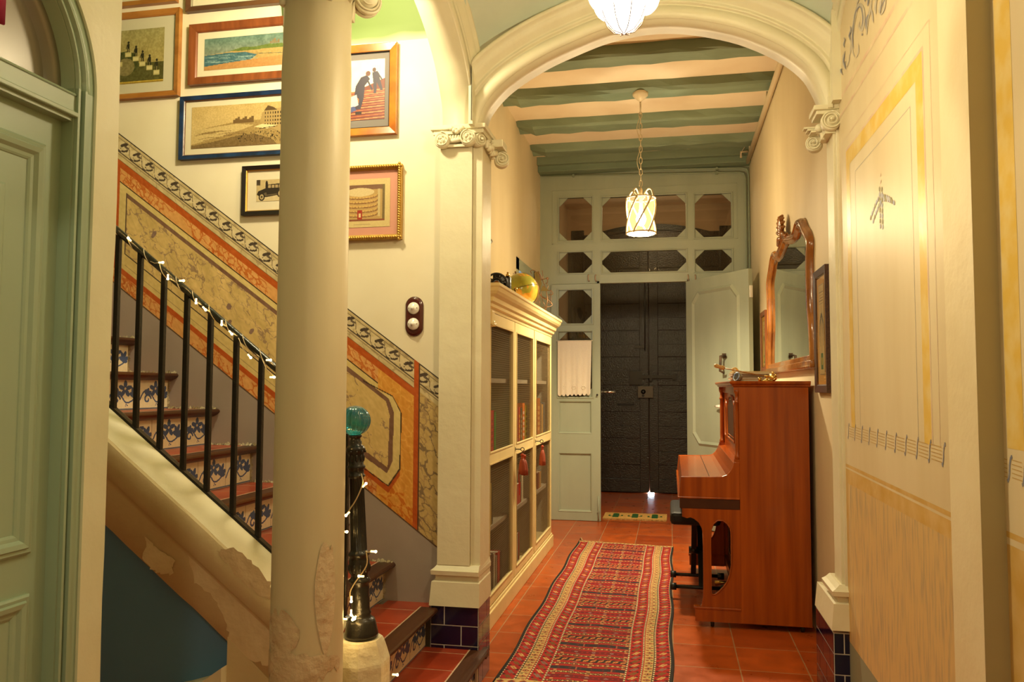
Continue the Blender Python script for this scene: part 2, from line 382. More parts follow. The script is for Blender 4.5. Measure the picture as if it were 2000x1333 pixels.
q = MB(); q.sweep([(n_*.78, p_*.8) for n_, p_ in PROF], SIDE, 'x', lambda a: xs(a, -.85), 1); q.v = [(v[0] if v[1] < YA0-.012 else min(v[0], -.834), min(YA0+.004, v[1]), v[2]) for v in q.v]; struct(q.build('trim_2', MOULD))
# wall arch along the painted wall
RS = crom([(3.34, 2.395), (3.352, 2.50), (3.34, 2.60), (3.29, 2.68), (3.21, 2.735), (3.05, 2.79), (2.75, 2.84), (2.4, 2.80), (2.15, 2.70), (2.0, 2.55), (1.97, 2.42)], 4)
q = MB(); q.sweep([(n_*.78, p_*1.0) for n_, p_ in PROF], RS, 'x', lambda a: XR, -1); q.v = [(v[0] if v[1] < YA0-.012 else max(v[0], .636), min(YA0+.004, v[1]), v[2]) for v in q.v]; struct(q.build('trim_3', MOULD))

# sail vault of the near bay (pale blue)
q = MB(); NX, NY = 28, 22; pts = []
for j in range(NY+1):
    yv = 3.335-j/NY*1.15; row = []
    sv = .24*math.sin(PI*min(1, (3.335-yv)/1.1))**.8
    for i in range(NX+1):
        u = i/NX; x = -.86+u*1.5; ev = .25*math.sin(PI*u)**.75
        row.append((x, yv, 2.725+ev+sv))
    pts.append(row)
for j in range(NY):
    for i in range(NX): q.face([pts[j][i], pts[j][i+1], pts[j+1][i+1], pts[j+1][i]], 0, True)
q.build('ceiling', BLUEV)['kind'] = 'structure'
q = MB(); q.box(-1.3, .9, -2.5, 2.19, 3.30, 3.38); q.box(-1.3, .9, 2.17, 2.19, 2.75, 3.38); struct(q.build('ceiling_back', BLUEV))

# near right wall: bare recess beside the camera and the jog (the painted wall is built with its decoration below)
# door wall on the left with an arched doorway, see door_1
# back wall behind the camera
q = MB(); q.box(-1.4, .9, -2.5, -2.4, 0, 3.4); struct(q.build('wall_back', CREAM))

# right wall beyond the arch, left wall beyond the arch
q = MB(); q.box(XH1, XH1+.1, YA0+.1, YP+.05, 0, 3.7); struct(q.build('wall_hall_right', HALLW))
# left wall with a small high window recess above the cabinet
a = at(1008, 500, 'x', XH0); b_ = at(1047, 530, 'x', XH0)
wy0, wy1, wz1 = 6.42, 7.35, 2.345; wz0 = 1.72
q = MB(); q.box(XH0-.1, XH0, YA1-.05, wy0, 0, 3.7); q.box(XH0-.1, XH0, wy1, YP+.05, 0, 3.7); q.box(XH0-.1, XH0, wy0, wy1, 0, wz0); q.box(XH0-.1, XH0, wy0, wy1, wz1, 3.7)
struct(q.build('wall_hall_left', HALLW))
SKYB = mat('pale_blue_light_pane', (.35, .55, .75), .3, emit=(.35, .6, .95), estr=.45)
q = MB(); q.box(XH0-.02, XH0+.006, wy0, wy0+.10, wz0, wz1, 0); q.box(XH0-.02, XH0+.006, wy1-.1, wy1, wz0, wz1, 0); q.box(XH0-.02, XH0+.006, wy0, wy1, wz1-.10, wz1, 0); q.box(XH0-.02, XH0+.006, wy0, wy1, wz0, wz0+.08, 0)
q.box(XH0-.03, XH0-.02, wy0+.1, wy1-.1, wz0+.08, wz1-.1, 1); struct(q.build('window_1', [SAGE, SKYB]))

# beamed ceiling
q = MB(); q.box(XH0-.1, XH1+.1, YA1, 9.9, ZC, ZC+.12); struct(q.build('ceiling_hall', CEIL))
ords = ['first', 'second', 'third', 'fourth', 'fifth']
for k, yf in enumerate((4.36, 5.04, 5.68, 6.37, 7.03)):
    q = MB(); n = 14; rings = []
    R_ = np.random.RandomState(20+k)
    for i in range(n+1):
        x = XH0+(XH1-XH0)*i/n; j = (R_.rand(6)-.5)*.014; e = .05 if i == 0 else 0
        rings.append([(x, yf+j[0], ZC+.01), (x, yf+.012+j[1]+e, ZC-.055-j[2]+e*.6), (x, yf+.028+e, ZC-.072+j[3]+e), (x, yf+.19-e, ZC-.070+j[4]+e), (x, yf+.21, ZC-.05), (x, yf+.215+j[5], ZC+.01)])
    q.loft(rings, smooth=False)
    o = q.build('ceiling_beam', BEAMG)
    tag(o, ['green painted ceiling beam just behind the arch crown, nearest the camera', 'green painted ceiling beam, second back from the arch, above the lantern front', 'knotty green ceiling beam from which the chain lantern hangs', 'green ceiling beam right behind the lantern ceiling rose, fourth back from the arch', 'last free green ceiling beam, one bay before the glazed partition'][k], 'ceiling beam', 'green ceiling beams of the hall')
# cornice beam over the partition
q = MB(); q.box(XH0, XH1, 7.44, YP, 3.40, ZC+.01); q.box(XH0, XH1, 7.50, YP, 3.345, 3.405); q.box(XH0, XH1, 7.455, YP, 3.43, 3.44); struct(q.build('trim_4', BEAMG, bevel=.006))

# ================================================================== GLAZED PARTITION (green joinery) at Y = YP
def holed(q, x0, x1, z0, z1, holes, y0, y1, mi=0, plane='y'):
    xs_ = sorted({x0, x1, *[h[0] for h in holes], *[h[1] for h in holes]}); zs = sorted({z0, z1, *[h[2] for h in holes], *[h[3] for h in holes]})
    for a0, a1 in zip(xs_[:-1], xs_[1:]):
        run = None
        for c0, c1 in zip(zs[:-1], zs[1:]):
            mx_, mz_ = (a0+a1)/2, (c0+c1)/2
            solid = not any(h[0] < mx_ < h[1] and h[2] < mz_ < h[3] for h in holes)
            if solid:
                if plane == 'y': q.box(a0, a1, y0, y1, c0, c1, mi)
                else: q.box(y0, y1, a0, a1, c0, c1, mi)
def ringframe(q, x0, x1, z0, z1, y0, y1, w_=.012, mi=0, plane='y'):
    for b in ((x0, x1, z0, z0+w_), (x0, x1, z1-w_, z1), (x0, x0+w_, z0, z1), (x1-w_, x1, z0, z1)):
        if plane == 'y': q.box(b[0], b[1], y0, y1, b[2], b[3], mi)
        else: q.box(y0, y1, b[0], b[1], b[2], b[3], mi)
def glass_mat():
    m = bpy.data.materials.new('clear_glass'); m.use_nodes = True; nt = m.node_tree; nt.nodes.remove(nt.nodes['Principled BSDF'])
    out = nt.nodes['Material Output']; tr = nt.nodes.new('ShaderNodeBsdfTransparent'); gl = nt.nodes.new('ShaderNodeBsdfGlossy'); gl.inputs['Roughness'].default_value = .015
    lw = nt.nodes.new('ShaderNodeLayerWeight'); lw.inputs[0].default_value = .5; pw = nt.nodes.new('ShaderNodeMath'); pw.operation = 'POWER'; pw.inputs[1].default_value = 5; nt.links.new(lw.outputs['Facing'], pw.inputs[0])
    fr = nt.nodes.new('ShaderNodeMath'); fr.operation = 'MULTIPLY_ADD'; fr.inputs[1].default_value = .7; fr.inputs[2].default_value = .05; nt.links.new(pw.outputs[0], fr.inputs[0]); mx = nt.nodes.new('ShaderNodeMixShader')
    nt.links.new(fr.outputs[0], mx.inputs[0]); nt.links.new(tr.outputs[0], mx.inputs[1]); nt.links.new(gl.outputs[0], mx.inputs[2]); nt.links.new(mx.outputs[0], out.inputs[0])
    tr.inputs[0].default_value = (.84, .76, .62, 1); return m
GLASS = glass_mat()
uL = (-1.065, -.742, 2.695, 3.115); uM = (-.645, .148, 2.695, 3.105); uR = (.232, .566, 2.685, 3.095)
lL = (-1.065, -.742, 2.375, 2.578); lM = (-.645, .148, 2.370, 2.572); lR = (.232, .566, 2.362, 2.562)
OP = (-.672, .155, 0, 2.268); LEAF = (-1.135, -.662, .004, 2.262)
holes = [uL, uM, uR, lL, lM, lR, (LEAF[0], OP[1], 0, OP[3])]
q = MB(); holed(q, XH0, XH1, 0, 3.40, holes, YP, YP+.05)
for h in (uL, uM, uR, lL, lM, lR): q.mould(h[0]-.016, h[1]+.016, h[2]-.016, h[3]+.016, [(0, -.001), (.002, .007), (.009, .008), (.012, .003), (.016, .002), (.016, -.02)], YP)
ringframe(q, -1.13, .62, 2.66, 3.19, YP-.004, YP+.001, .006)      # joint of the transom sash
ringframe(q, OP[0]-.02, OP[1]+.02, -.02, OP[3]+.02, YP-.012, YP+.002, .02)
struct(q.build('wall_partition', SAGE))
def pane(h, name, ch=.085):
    x0, x1, z0, z1 = h; q = MB(); q.face([(x0, YP+.025, z0), (x1, YP+.025, z0), (x1, YP+.025, z1), (x0, YP+.025, z1)], 0)
    for sx, sz, x, z in ((1, 1, x0, z0), (-1, 1, x1, z0), (1, -1, x0, z1), (-1, -1, x1, z1)):
        cz = min(ch, (z1-z0)*.42)
        q.prism([(x, z), (x+sx*ch, z), (x, z+sz*cz)], 'y', YP+.012, YP+.024, 1)
    return q.build(name, [GLASS, SAGE])
for i, h in enumerate((uL, uM, uR, lL, lM, lR)): struct(pane(h, 'window_%d' % (i+2)))
# fixed narrow leaf on the left
t = thing('door_2', 'x', 'x', (-.9, YP, 0)); del t['label']; del t['category']; t['kind'] = 'structure'
p3 = (-1.065, -.742, 1.880, 2.205); p4 = (-1.065, -.742, 1.175, 1.800); pa = (-1.065, -.745, .825, 1.135); pb = (-1.065, -.745, .085, .640)
q = MB(); holed(q, *LEAF, [p3, p4, pa, pb], YP-.03, YP+.012)
for h in (pa, pb): q.box(h[0], h[1], YP-.012, YP+.004, h[2], h[3]); q.mould(h[0]-.002, h[1]+.002, h[2]-.002, h[3]+.002, [(0, .0), (.002, .004), (.008, .002), (.016, -.012), (.018, -.019)], YP-.03)
for h in (p3, p4): q.mould(h[0]-.016, h[1]+.016, h[2]-.016, h[3]+.016, [(0, -.001), (.002, .007), (.009, .008), (.012, .003), (.016, .002), (.016, -.02)], YP-.03)
q.build('leaf', SAGE, t)
for h in (p3, p4):
    q = MB(); x0, x1, z0, z1 = h; q.face([(x0, YP, z0), (x1, YP, z0), (x1, YP, z1), (x0, YP, z1)])
    for sx, sz, x, z in ((1, 1, x0, z0), (-1, 1, x1, z0), (1, -1, x0, z1), (-1, -1, x1, z1)): q.prism([(x, z), (x+sx*.085, z), (x, z+sz*.085)], 'y', YP-.012, YP-.002, 1)
    q.build('pane', [GLASS, SAGE], t)
q = MB(); q.box(-.69, -.672, YP-.042, YP-.03, .02, .20); q.tube([(-.681, YP-.05, 0), (-.681, YP-.05, .24)], .006); q.box(-.695, -.667, YP-.045, YP-.03, .085, .10); q.build('bolt', SAGE, t)
q = MB(); q.lathe([(.004, 0), (.004, .02), (.009, .022), (.009, .03), (.001, .032)], (-.69, YP-.03, 1.195), (0, -1, 0), 12); q.build('knob', IRON, t)

# open leaf, hinged on the right jamb and swung towards us
H0 = Vector((.160, YP-.02, 0)); H1 = Vector((.655, 6.86, 0)); dv = (H1-H0).normalized(); nv = Vector((dv.y, -dv.x, 0)); 
if nv.y > 0: nv = -nv
LW = (H1-H0).length
t = thing('door_3', 'x', 'x', tuple(H0)); del t['label']; del t['category']; t['kind'] = 'structure'
def lf(u, n, z): p = H0+dv*u+nv*n; return (p.x, p.y, z)
def lbox(q, u0, u1, n0, n1, z0, z1, mi=0):
    v = [lf(u, n, z) for u in (u0, u1) for n in (n0, n1) for z in (z0, z1)]
    q.add(v, [(0, 1, 3, 2), (4, 6, 7, 5), (0, 4, 5, 1), (2, 3, 7, 6), (0, 2, 6, 4), (1, 5, 7, 3)], mi)
q = MB(); lbox(q, 0, LW, -.02, .02, .01, 2.262)
def octo(u0, u1, z0, z1, c): return [(u0+c, z0), (u1-c, z0), (u1, z0+c), (u1, z1-c), (u1-c, z1), (u0+c, z1), (u0, z1-c), (u0, z0+c)]
def ocring(q, u0, u1, z0, z1, c, w_, n0, n1):
    A = octo(u0, u1, z0, z1, c); B = octo(u0+w_, u1-w_, z0+w_, z1-w_, c-w_*.4); m_ = octo(u0+w_/2, u1-w_/2, z0+w_/2, z1-w_/2, c-w_*.2)
    for k in range(8):
        k2 = (k+1) % 8
        q.face([lf(*[A[k][0], n0, A[k][1]]), lf(A[k2][0], n0, A[k2][1]), lf(m_[k2][0], n1, m_[k2][1]), lf(m_[k][0], n1, m_[k][1])])
        q.face([lf(m_[k][0], n1, m_[k][1]), lf(m_[k2][0], n1, m_[k2][1]), lf(B[k2][0], n0, B[k2][1]), lf(B[k][0], n0, B[k][1])])
ocring(q, .09, LW-.12, .74, 2.16, .10, .045, .02, .034); ocring(q, .09, LW-.12, .12, .62, .08, .045, .02, .034)
q.build('leaf', SAGE, t)
q = MB(); zc = at(1390, 788, 'y', 6.95)[2]; pt = lf(LW-.10, .02, 1.10)
hb = Vector(lf(LW*.66, .02, 1.105)); hn = nv
q = MB(); q.lathe([(.018, 0), (.018, .006), (.007, .008), (.007, .035), (.012, .04)], hb, hn, 14, 0)
q.tube([hb+hn*.035, hb+hn*.04-dv*.03], .007, 10, 0); q.tube([hb+hn*.04-dv*.03, hb+hn*.04-dv*.05, hb+hn*.04-dv*.085, hb+hn*.04-dv*.105], [.009, .015, .012, .008], 12, 1); q.sphere(hb+hn*.04-dv*.108, .008, 0)
q.build('handle', [BRASS, PORC], t)
RUST = mat('rusty_iron', (.10, .055, .025), .6, (.05, .03, .02), 20, .4, 60)
lb = Vector(lf(LW*.62, .02, 1.47)); q = MB()
q.box(lb.x-.015, lb.x+.025, lb.y-.03, lb.y+.0, lb.z+.055, lb.z+.095); q.tube([lb+Vector((.005, -.02, .075)), lb+Vector((.005, -.06, .075)), lb+Vector((-.03, -.065, .07)), lb+Vector((-.035, -.065, -.06)), lb+Vector((.0, -.065, -.075))], .012, 8)
q.build('latch', RUST, t)
q = MB(); lbox(q, LW-.002, LW+.012, -.012, .012, 2.02, 2.12); q.build('hinge', PORC, t)

# lace curtain hanging on the fixed leaf
LACE = bpy.data.materials.new('lace_fabric'); LACE.use_nodes = True; nt = LACE.node_tree; b = nt.nodes['Principled BSDF']; b.inputs['Base Color'].default_value = (.78, .70, .58, 1); b.inputs['Roughness'].default_value = .9
tc = nt.nodes.new('ShaderNodeTexCoord'); wv = nt.nodes.new('ShaderNodeTexNoise'); wv.inputs['Scale'].default_value = 220; mp = nt.nodes.new('ShaderNodeMapRange'); mp.inputs[1].default_value = .35; mp.inputs[2].default_value = .5; mp.inputs[3].default_value = .92
nt.links.new(tc.outputs['Object'], wv.inputs['Vector']); nt.links.new(wv.outputs[0], mp.inputs[0]); nt.links.new(mp.outputs[0], b.inputs['Alpha'])
q = MB(); NX, NZ = 60, 24; x0, x1 = -1.068, -.742; Z1 = 1.712; g = []
for j in range(NZ+1):
    row = []
    for i in range(NX+1):
        u = i/NX; v = j/NZ; zb = 1.20+.012*u-.022*abs(math.sin(PI*u*8))**.7; z = Z1+(zb-Z1)*v
        row.append((x0+.0+(x1-x0)*u-.012*v*u, YP-.058+.007*math.sin(u*16+1)*v+.004*math.sin(u*37)*v, z))
    g.append(row)
for j in range(NZ):
    for i in range(NX): q.face([g[j][i], g[j][i+1], g[j+1][i+1], g[j+1][i]], 0, True)
def embro(cx, cz, r):
    for k in range(6):
        a_ = k*PI/3; q.sphere((cx+math.cos(a_)*r, YP-.062, cz+math.sin(a_)*r*.9), r*.34, 1, 8, 4, (1, .3, 1))
for cx in (-1.0, -.91, -.82): embro(cx, 1.265, .017)
q.tube([(x0-.01, YP-.06, Z1), (x1+.01, YP-.06, Z1)], .004, 6, 1)
tag(q.build('lace_curtain', [LACE, mat('white_thread', (.8, .74, .62), .8)]), 'white scalloped lace half curtain hanging on the narrow glazed green leaf', 'curtain')

# vestibule behind the partition
VEST = mat('vestibule_plaster', (.50, .36, .22), .7, (.42, .29, .17), 2, .1, 10)
q = MB(); q.box(-1.35, -1.25, YP+.05, 9.9, 0, 3.5); q.box(.735, .83, YP+.05, 9.9, 0, 3.5); struct(q.build('wall_vestibule', VEST))
YD = 9.75
BWOOD = mat('black_tarred_wood', (.012, .008, .004), .22, (.026, .017, .008), 10, .45, 70, stretch=(1, 1, 1.1), spec=.8)
seg = [( -1.25+2.0*i/20, 3.03+.20*math.sin(PI*i/20)) for i in range(21)]
q = MB()
for (a0, z0), (a1, z1) in zip(seg[:-1], seg[1:]):
    q.face([(a0, YD-.02, z0), (a1, YD-.02, z1), (a1, YD-.02, 3.5), (a0, YD-.02, 3.5)]); q.face([(a0, YD-.02, z0), (a1, YD-.02, z1), (a1, YD+.1, z1), (a0, YD+.1, z0)])
q.box(-1.35, .83, YD+.06, YD+.15, 0, 3.5, 1); struct(q.build('wall_front', [VEST, mat('fanlight_wood', (.10, .035, .015), .4, coat=.2)]))
q = MB()
for (a0, z0), (a1, z1) in zip(seg[:-1], seg[1:]): q.add([(a0, YD-.05, z0-.05), (a1, YD-.05, z1-.05), (a1, YD-.05, z1+.02), (a0, YD-.05, z0+.02), (a0, YD-.02, z0-.05), (a1, YD-.02, z1-.05), (a1, YD-.02, z1+.02), (a0, YD-.02, z0+.02)], [(0, 1, 2, 3), (0, 4, 5, 1), (3, 2, 6, 7)])
struct(q.build('trim_5', BWOOD))
rails = [(105, 165), (250, 322), (405, 478), (560, 645), (735, 800), (885, 955), (1035, 1110), (1195, 1280)]
zz = [(at(1200, 540+b/3.028, 'y', YD)[2], at(1200, 540+a/3.028, 'y', YD)[2]) for a, b in rails]
cx = at(1150+355/3.028, 700, 'y', YD)[0]
def blackleaf(x0, x1, st_l, st_r, name):
    t = thing(name, 'x', 'x', ((x0+x1)/2, YD, 0)); del t['label']; del t['category']; t['kind'] = 'structure'
    q = MB(); q.box(x0, x1, YD, YD+.04, .014, 3.2); q.box(x0, x0+st_l, YD-.03, YD, .012, 3.2, 0, .004); q.box(x1-st_r, x1, YD-.03, YD, .012, 3.2, 0, .004)
    for z0, z1 in zz: q.box(x0+st_l-.002, x1-st_r+.002, YD-.024, YD, max(z0, .015), z1, 0, .004)
    for z0 in (2.72, 3.0): q.box(x0+st_l, x1-st_r, YD-.024, YD, z0, z0+.14)
    r = random.Random(3 if st_l > .1 else 5)
    for (za, _), (_, zb) in zip(zz[:-1], zz[1:]):
        k = x0+st_l
        for _k in range(3):
            wd = (x1-st_r-x0-st_l)/3; q.box(k+.003, k+wd-.003, YD-.006-.004*r.random(), YD, zb+.004, za-.004); k += wd
    q.build('leaf', BWOOD, t); return t
tl = blackleaf(-1.2, cx-.004, .16, .105, 'door_4'); tr_ = blackleaf(cx+.004, .72, .105, .14, 'door_5')
def dpx(x, y): return at(1150+x/3.028, 540+y/3.028, 'y', YD-.035)
GREYM = mat('grey_painted_metal', (.055, .05, .04), .4, metal=.3)
a = dpx(290, 650); b2 = dpx(382, 720); q = MB(); q.box(a[0], b2[0], YD-.07, YD-.03, b2[2], a[2], 0, .004); c_ = dpx(323, 683); q.lathe([(.028, 0), (.028, .008), (.012, .01), (.012, .018)], (c_[0], YD-.07, c_[2]), (0, -1, 0), 16, 1); c_ = dpx(322, 706); q.lathe([(.016, 0), (.016, .006)], (c_[0], YD-.07, c_[2]), (0, -1, 0), 12, 1)
q.build('lock', [mat('lock_case', (.16, .14, .11), .4, metal=.4), IRON], tl)
a = dpx(240, 562); b2 = dpx(318, 642); q = MB(); q.box(a[0], b2[0], YD-.045, YD-.024, b2[2], a[2]); q.build('lock_plate', GREYM, tl)
a = dpx(300, 590); b2 = dpx(520, 605); q = MB(); q.box(a[0], b2[0], YD-.062, YD-.045, b2[2], a[2]+.01); q.box(a[0]+.12, a[0]+.15, YD-.08, YD-.03, b2[2]-.03, a[2]+.04); q.box(b2[0]-.05, b2[0], YD-.075, YD-.03, b2[2]-.015, a[2]+.025); q.build('bolt', GREYM, tr_)
a = dpx(332, 40); b2 = dpx(332, 440); q = MB(); q.tube([(a[0], YD-.05, a[2]), (b2[0], YD-.05, b2[2])], .008); q.box(a[0]-.13, a[0]+.0, YD-.05, YD-.035, b2[2]+.03, b2[2]+.06); q.build('long_bolt', GREYM, tl)
q = MB(); q.box(cx-.02, cx+.05, YD+.046, YD+.052, .001, .012); q.build('daylight_gap', mat('daylight', (1, 1, 1), .5, emit=(.75, .88, 1), estr=60), tr_)
a = dpx(170, 752); b2 = dpx(268, 766); q = MB(); q.box(a[0], b2[0], YD-.036, YD-.02, b2[2], a[2]); q.build('letter_slot', IRON, tl)
# door handle bar of chrome on the inner side of the doorway
STC = mat('chrome', (.8, .8, .8), .08, metal=1)
a = at(1173, 766, 'y', 7.9); b2 = at(1203, 770, 'y', 7.9); q = MB(); q.tube([(OP[0], 7.9, a[2]), (b2[0], 7.9, a[2])], .011, 12); q.box(OP[0]-.01, OP[0]+.01, 7.72, 7.93, a[2]-.02, a[2]+.02)
tag(q.build('door_bar', STC), 'short chrome bar sticking into the doorway before the black doors', 'door handle')

# ================================================================== RIGHT WALL with faded painted decoration
PAINTW = mat('faded_wall_paint', (.74, .63, .42), .42, (.65, .53, .32), 3.0, .12, 10, stretch=(1, 1, .25))
STRIPW = mat('plain_strip_plaster', (.78, .68, .46), .5, (.74, .63, .40), 4, .3, 16)
YEL = mat('yellow_wash', (.74, .50, .10), .35, (.80, .63, .28), 14, detail=6, lo=.42, hi=.72)
OCH = mat('ochre_wash', (.60, .37, .09), .4, (.68, .47, .19), 12, detail=6)
PINKL = mat('pinkish_line_paint', (.66, .46, .33), .4, (.74, .60, .40), 14)
GREYL = mat('thin_grey_line_paint', (.50, .45, .36), .4)
BLUEL = mat('faded_blue_brush', (.19, .21, .30), .45, (.42, .38, .34), 40, lo=.4, hi=.8)
BRNL = mat('faded_brown_brush', (.55, .37, .14), .5)
DADO = mat('scagliola_dado', (.66, .46, .20), .45, (.36, .29, .19), 55, .2, 30, stretch=(1, 1, .16), detail=8, lo=.46, hi=.80)
DADO2 = mat('scagliola_dado_grey', (.56, .48, .32), .45, (.34, .32, .25), 45, .2, 30, stretch=(1, 1, .13), detail=6)
RWM = [PAINTW, STRIPW, YEL, OCH, PINKL, GREYL, BLUEL, BRNL, DADO, OLIVE, DADO2, mat('olive_brown_jog', (.44, .36, .19), .6), mat('pale_mauve_brush', (.46, .42, .37), .5, (.62, .55, .40), 30), mat('olive_brush', (.24, .21, .08), .5)]
q = MB()
q.box(XR, XR+.2, YJ, YA0+.12, 0, 3.7, 0)
E_ = .0002; CNT = [0]
def rp(pts, mi, lvl=1, X=None):                      # flat patch of paint on the wall face, (Y, z) points
    CNT[0] += 1; q.face([((XR if X is None else X)-E_*lvl-4e-6*CNT[0], y, z) for y, z in pts], mi)
def pxr(x, y, X=None): p = at(x, y, 'x', XR if X is None else X); return (p[1], p[2])
def rband(p0, p1, w_, mi, lvl=1, X=None):
    a, b = Vector(p0), Vector(p1); n = (b-a).normalized(); n = Vector((-n.y, n.x))*w_/2
    rp([a-n, b-n, b+n, a+n], mi, lvl, X)
yS = 2.145                                            # far edge of the plain strip
rp([(YJ, 0), (yS, 0), (yS, 3.6), (YJ, 3.6)], 1, 1)
yF = 3.345
rp([(yS, 0), (yF, 0), (yF, .29), (yS, .29)], 9, 1)
rp([(yS, .29), (yF, .29), (yF, .90), (yS, .90)], 8, 1)
rp([(yS, .90), (yF, .90), (yF, .955), (yS, .945)], 3, 1); rp([(yS, .953), (yF, .962), (yF, .974), (yS, .966)], 3, 1)
rp([(yF-.035, .29), (yF, .29), (yF, .9), (yF-.035, .9)], 3, 2)
# frames of the panel, from outside in: pink line, thin line, pink + yellow band, thin line
def frame(y0, y1, z0, z1, w_, mi, lvl, z0skip=True):
    rp([(y1-w_, z0), (y1, z0), (y1, z1), (y1-w_, z1-w_)], mi, lvl); rp([(y0, z0), (y0+w_, z0), (y0+w_, z1-w_), (y0, z1)], mi, lvl)
    rp([(y0, z1), (y0+w_, z1-w_), (y1-w_, z1-w_), (y1, z1)], mi, lvl)
c = lambda x, y: pxr(1630+x/2.38, y/2.38)
yo1, zo1 = c(50, 700); yo0, _ = c(410, 225)
frame(yo0, yo1, 1.12, zo1, .010, 4, 2); frame(yo0+.010, yo1-.010, 1.12, zo1-.010, .062, 2, 2)
ya, za = c(95, 795); yb, _ = c(352, 500)
frame(yb, ya, 1.12, za, .003, 5, 2)
ya, za = c(35, 665); yb, _ = c(440, 100)
frame(yb, ya, 1.12, za, .003, 4, 2)
p = [c(20, 480), c(300, 0)]; zt = p[0][1]
rp([(yS+.03, zt+.0), (yF, zt), (yF, zt+.016), (yS+.03, zt+.016)], 4, 2)
p = c(20, 560); rp([(yS+.02, p[1]), (yF, p[1]), (yF, p[1]+.012), (yS+.02, p[1]+.012)], 4, 2)
# brown / grey brushed garland (comma strokes with fine lines between)
n = 11
for k in range(n):
    y = 3.28-k*(3.28-2.185)/(n-1); z = 1.103
    s_ = [(y+.014, z-.028), (y+.007, z-.024), (y+.001, z-.008), (y-.001, z+.010), (y-.009, z+.026), (y-.016, z+.028)]
    for i in range(5): rband(s_[i], s_[i+1], .006+.004*(i in (0, 4)), 6, 3)
    if k < n-1:
        for m_ in range(5): rband((y-.012, z-.018+m_*.0095), (y-.095, z-.020+m_*.0095), .0022, 7, 2)
# hanging leaf pendant
yc, zc0 = c(215, 900); 
def leaf(y, z, a_, l, wd, mi=6, lvl=3):
    pts = []
    for k in range(10):
        t_ = 2*PI*k/10; u, v = math.cos(t_)*l/2, math.sin(t_)*wd/2; pts.append((y+u*math.cos(a_)-v*math.sin(a_), z+u*math.sin(a_)+v*math.cos(a_)))
    rp(pts, mi, lvl)
yc, zc0 = c(215, 880); zt_, ze = c(215, 830)[1], c(218, 1080)[1]
for k in range(8):
    z = zc0-(zc0-ze)*k/8
    for s in (-1, 1): leaf(yc+s*.014, z+s*.004, PI/2+s*.3, .017, .018, 6 if k % 2 else 13)
for s, ex in ((1, c(175, 1020)), (-1, c(270, 935))):
    for k in range(6):
        f = (k+1)/6; y = yc+(ex[0]-yc)*f; z = zc0-.03+(ex[1]-zc0+.03)*f**1.4
        for s2 in (-1, 1): leaf(y+s2*.016, z+s2*.009, PI/2-s*.5, .015, .022, 6 if (k+s2) % 3 else 13)
leaf(yc, zt_-.01, 0, .02, .012, 4); leaf(yc, zt_+.012, 0, .012, .012, 4)
# blue scroll border below the vault arch
def scroll(y, z, r, sgn, turns=1.4, a0=0):
    pr = None
    for k in range(26):
        f = k/25; a_ = a0+sgn*f*turns*2*PI; rr = r*(1-.75*f); p_ = (y+math.cos(a_)*rr, z+math.sin(a_)*rr)
        if pr: rband(pr, p_, .006+.008*math.sin(f*PI), 6, 3)
        pr = p_
def stroke(pts, w0, w1, mi, lvl):
    """brush stroke, thin at the ends"""
    P_ = crom([(1630+x/4.717, y/4.717) for x, y in pts], 5); N = len(P_); L_, R2 = [], []
    for i, p in enumerate(P_):
        a_, b2 = Vector(P_[max(i-1, 0)]), Vector(P_[min(i+1, N-1)]); t_ = (b2-a_).normalized(); n_ = Vector((-t_.y, t_.x)); f = i/(N-1); w_ = (w0+(w1-w0)*math.sin(PI*f)**.7)/4.717/2
        L_.append(pxr(p[0]+n_.x*w_, p[1]+n_.y*w_)); R2.append(pxr(p[0]-n_.x*w_, p[1]-n_.y*w_))
    for i in range(N-1): rp([L_[i], L_[i+1], R2[i+1], R2[i]], mi, lvl)
for pts, w_ in (([(190, 530), (165, 460), (165, 330), (185, 180), (215, 60), (245, 45), (268, 100), (272, 200), (250, 285), (228, 240), (235, 195)], 26), ([(110, 640), (85, 590), (85, 520), (100, 470)], 20), ([(145, 510), (155, 400), (140, 330), (150, 270)], 14), ([(200, 540), (225, 470), (220, 400)], 9), ([(430, 140), (415, 90), (430, 20), (440, -30)], 22), ([(430, 140), (455, 90), (470, 0), (470, -40)], 20), ([(300, 320), (305, 200), (335, 75), (345, -10)], 20), ([(360, 210), (350, 120), (335, 70)], 16), ([(115, 620), (135, 560), (140, 500)], 8), ([(385, 130), (380, 60), (395, -20)], 18), ([(30, 830), (35, 790)], 10), ([(210, 45), (225, -10), (240, -60)], 12)):
    stroke(pts, 3, w_, 12, 3)
for pts, w_ in (([(182, 450), (172, 380), (175, 250), (200, 110), (240, 62), (262, 130), (262, 210), (245, 262)], 8), ([(100, 620), (88, 560), (98, 490)], 8), ([(150, 370), (140, 330), (155, 280), (150, 240)], 12), ([(97, 440), (90, 410), (100, 370), (92, 345)], 10), ([(295, 270), (300, 180), (318, 130)], 16), ([(310, 55), (316, 10), (312, -20)], 14), ([(258, 330), (262, 305)], 8), ([(80, 690), (62, 650), (75, 630)], 12), ([(55, 750), (50, 720), (60, 700)], 9), ([(110, 640), (100, 590), (112, 560)], 6), ([(425, 120), (440, 60), (462, 10), (465, -30)], 8), ([(285, 15), (288, -10)], 10)):
    stroke(pts, 2, w_, 6, 4)
# repaired patch edge (paler zone above) seen as a faint diagonal
struct(q.build('wall_right', RWM))
CNT[0] = 0
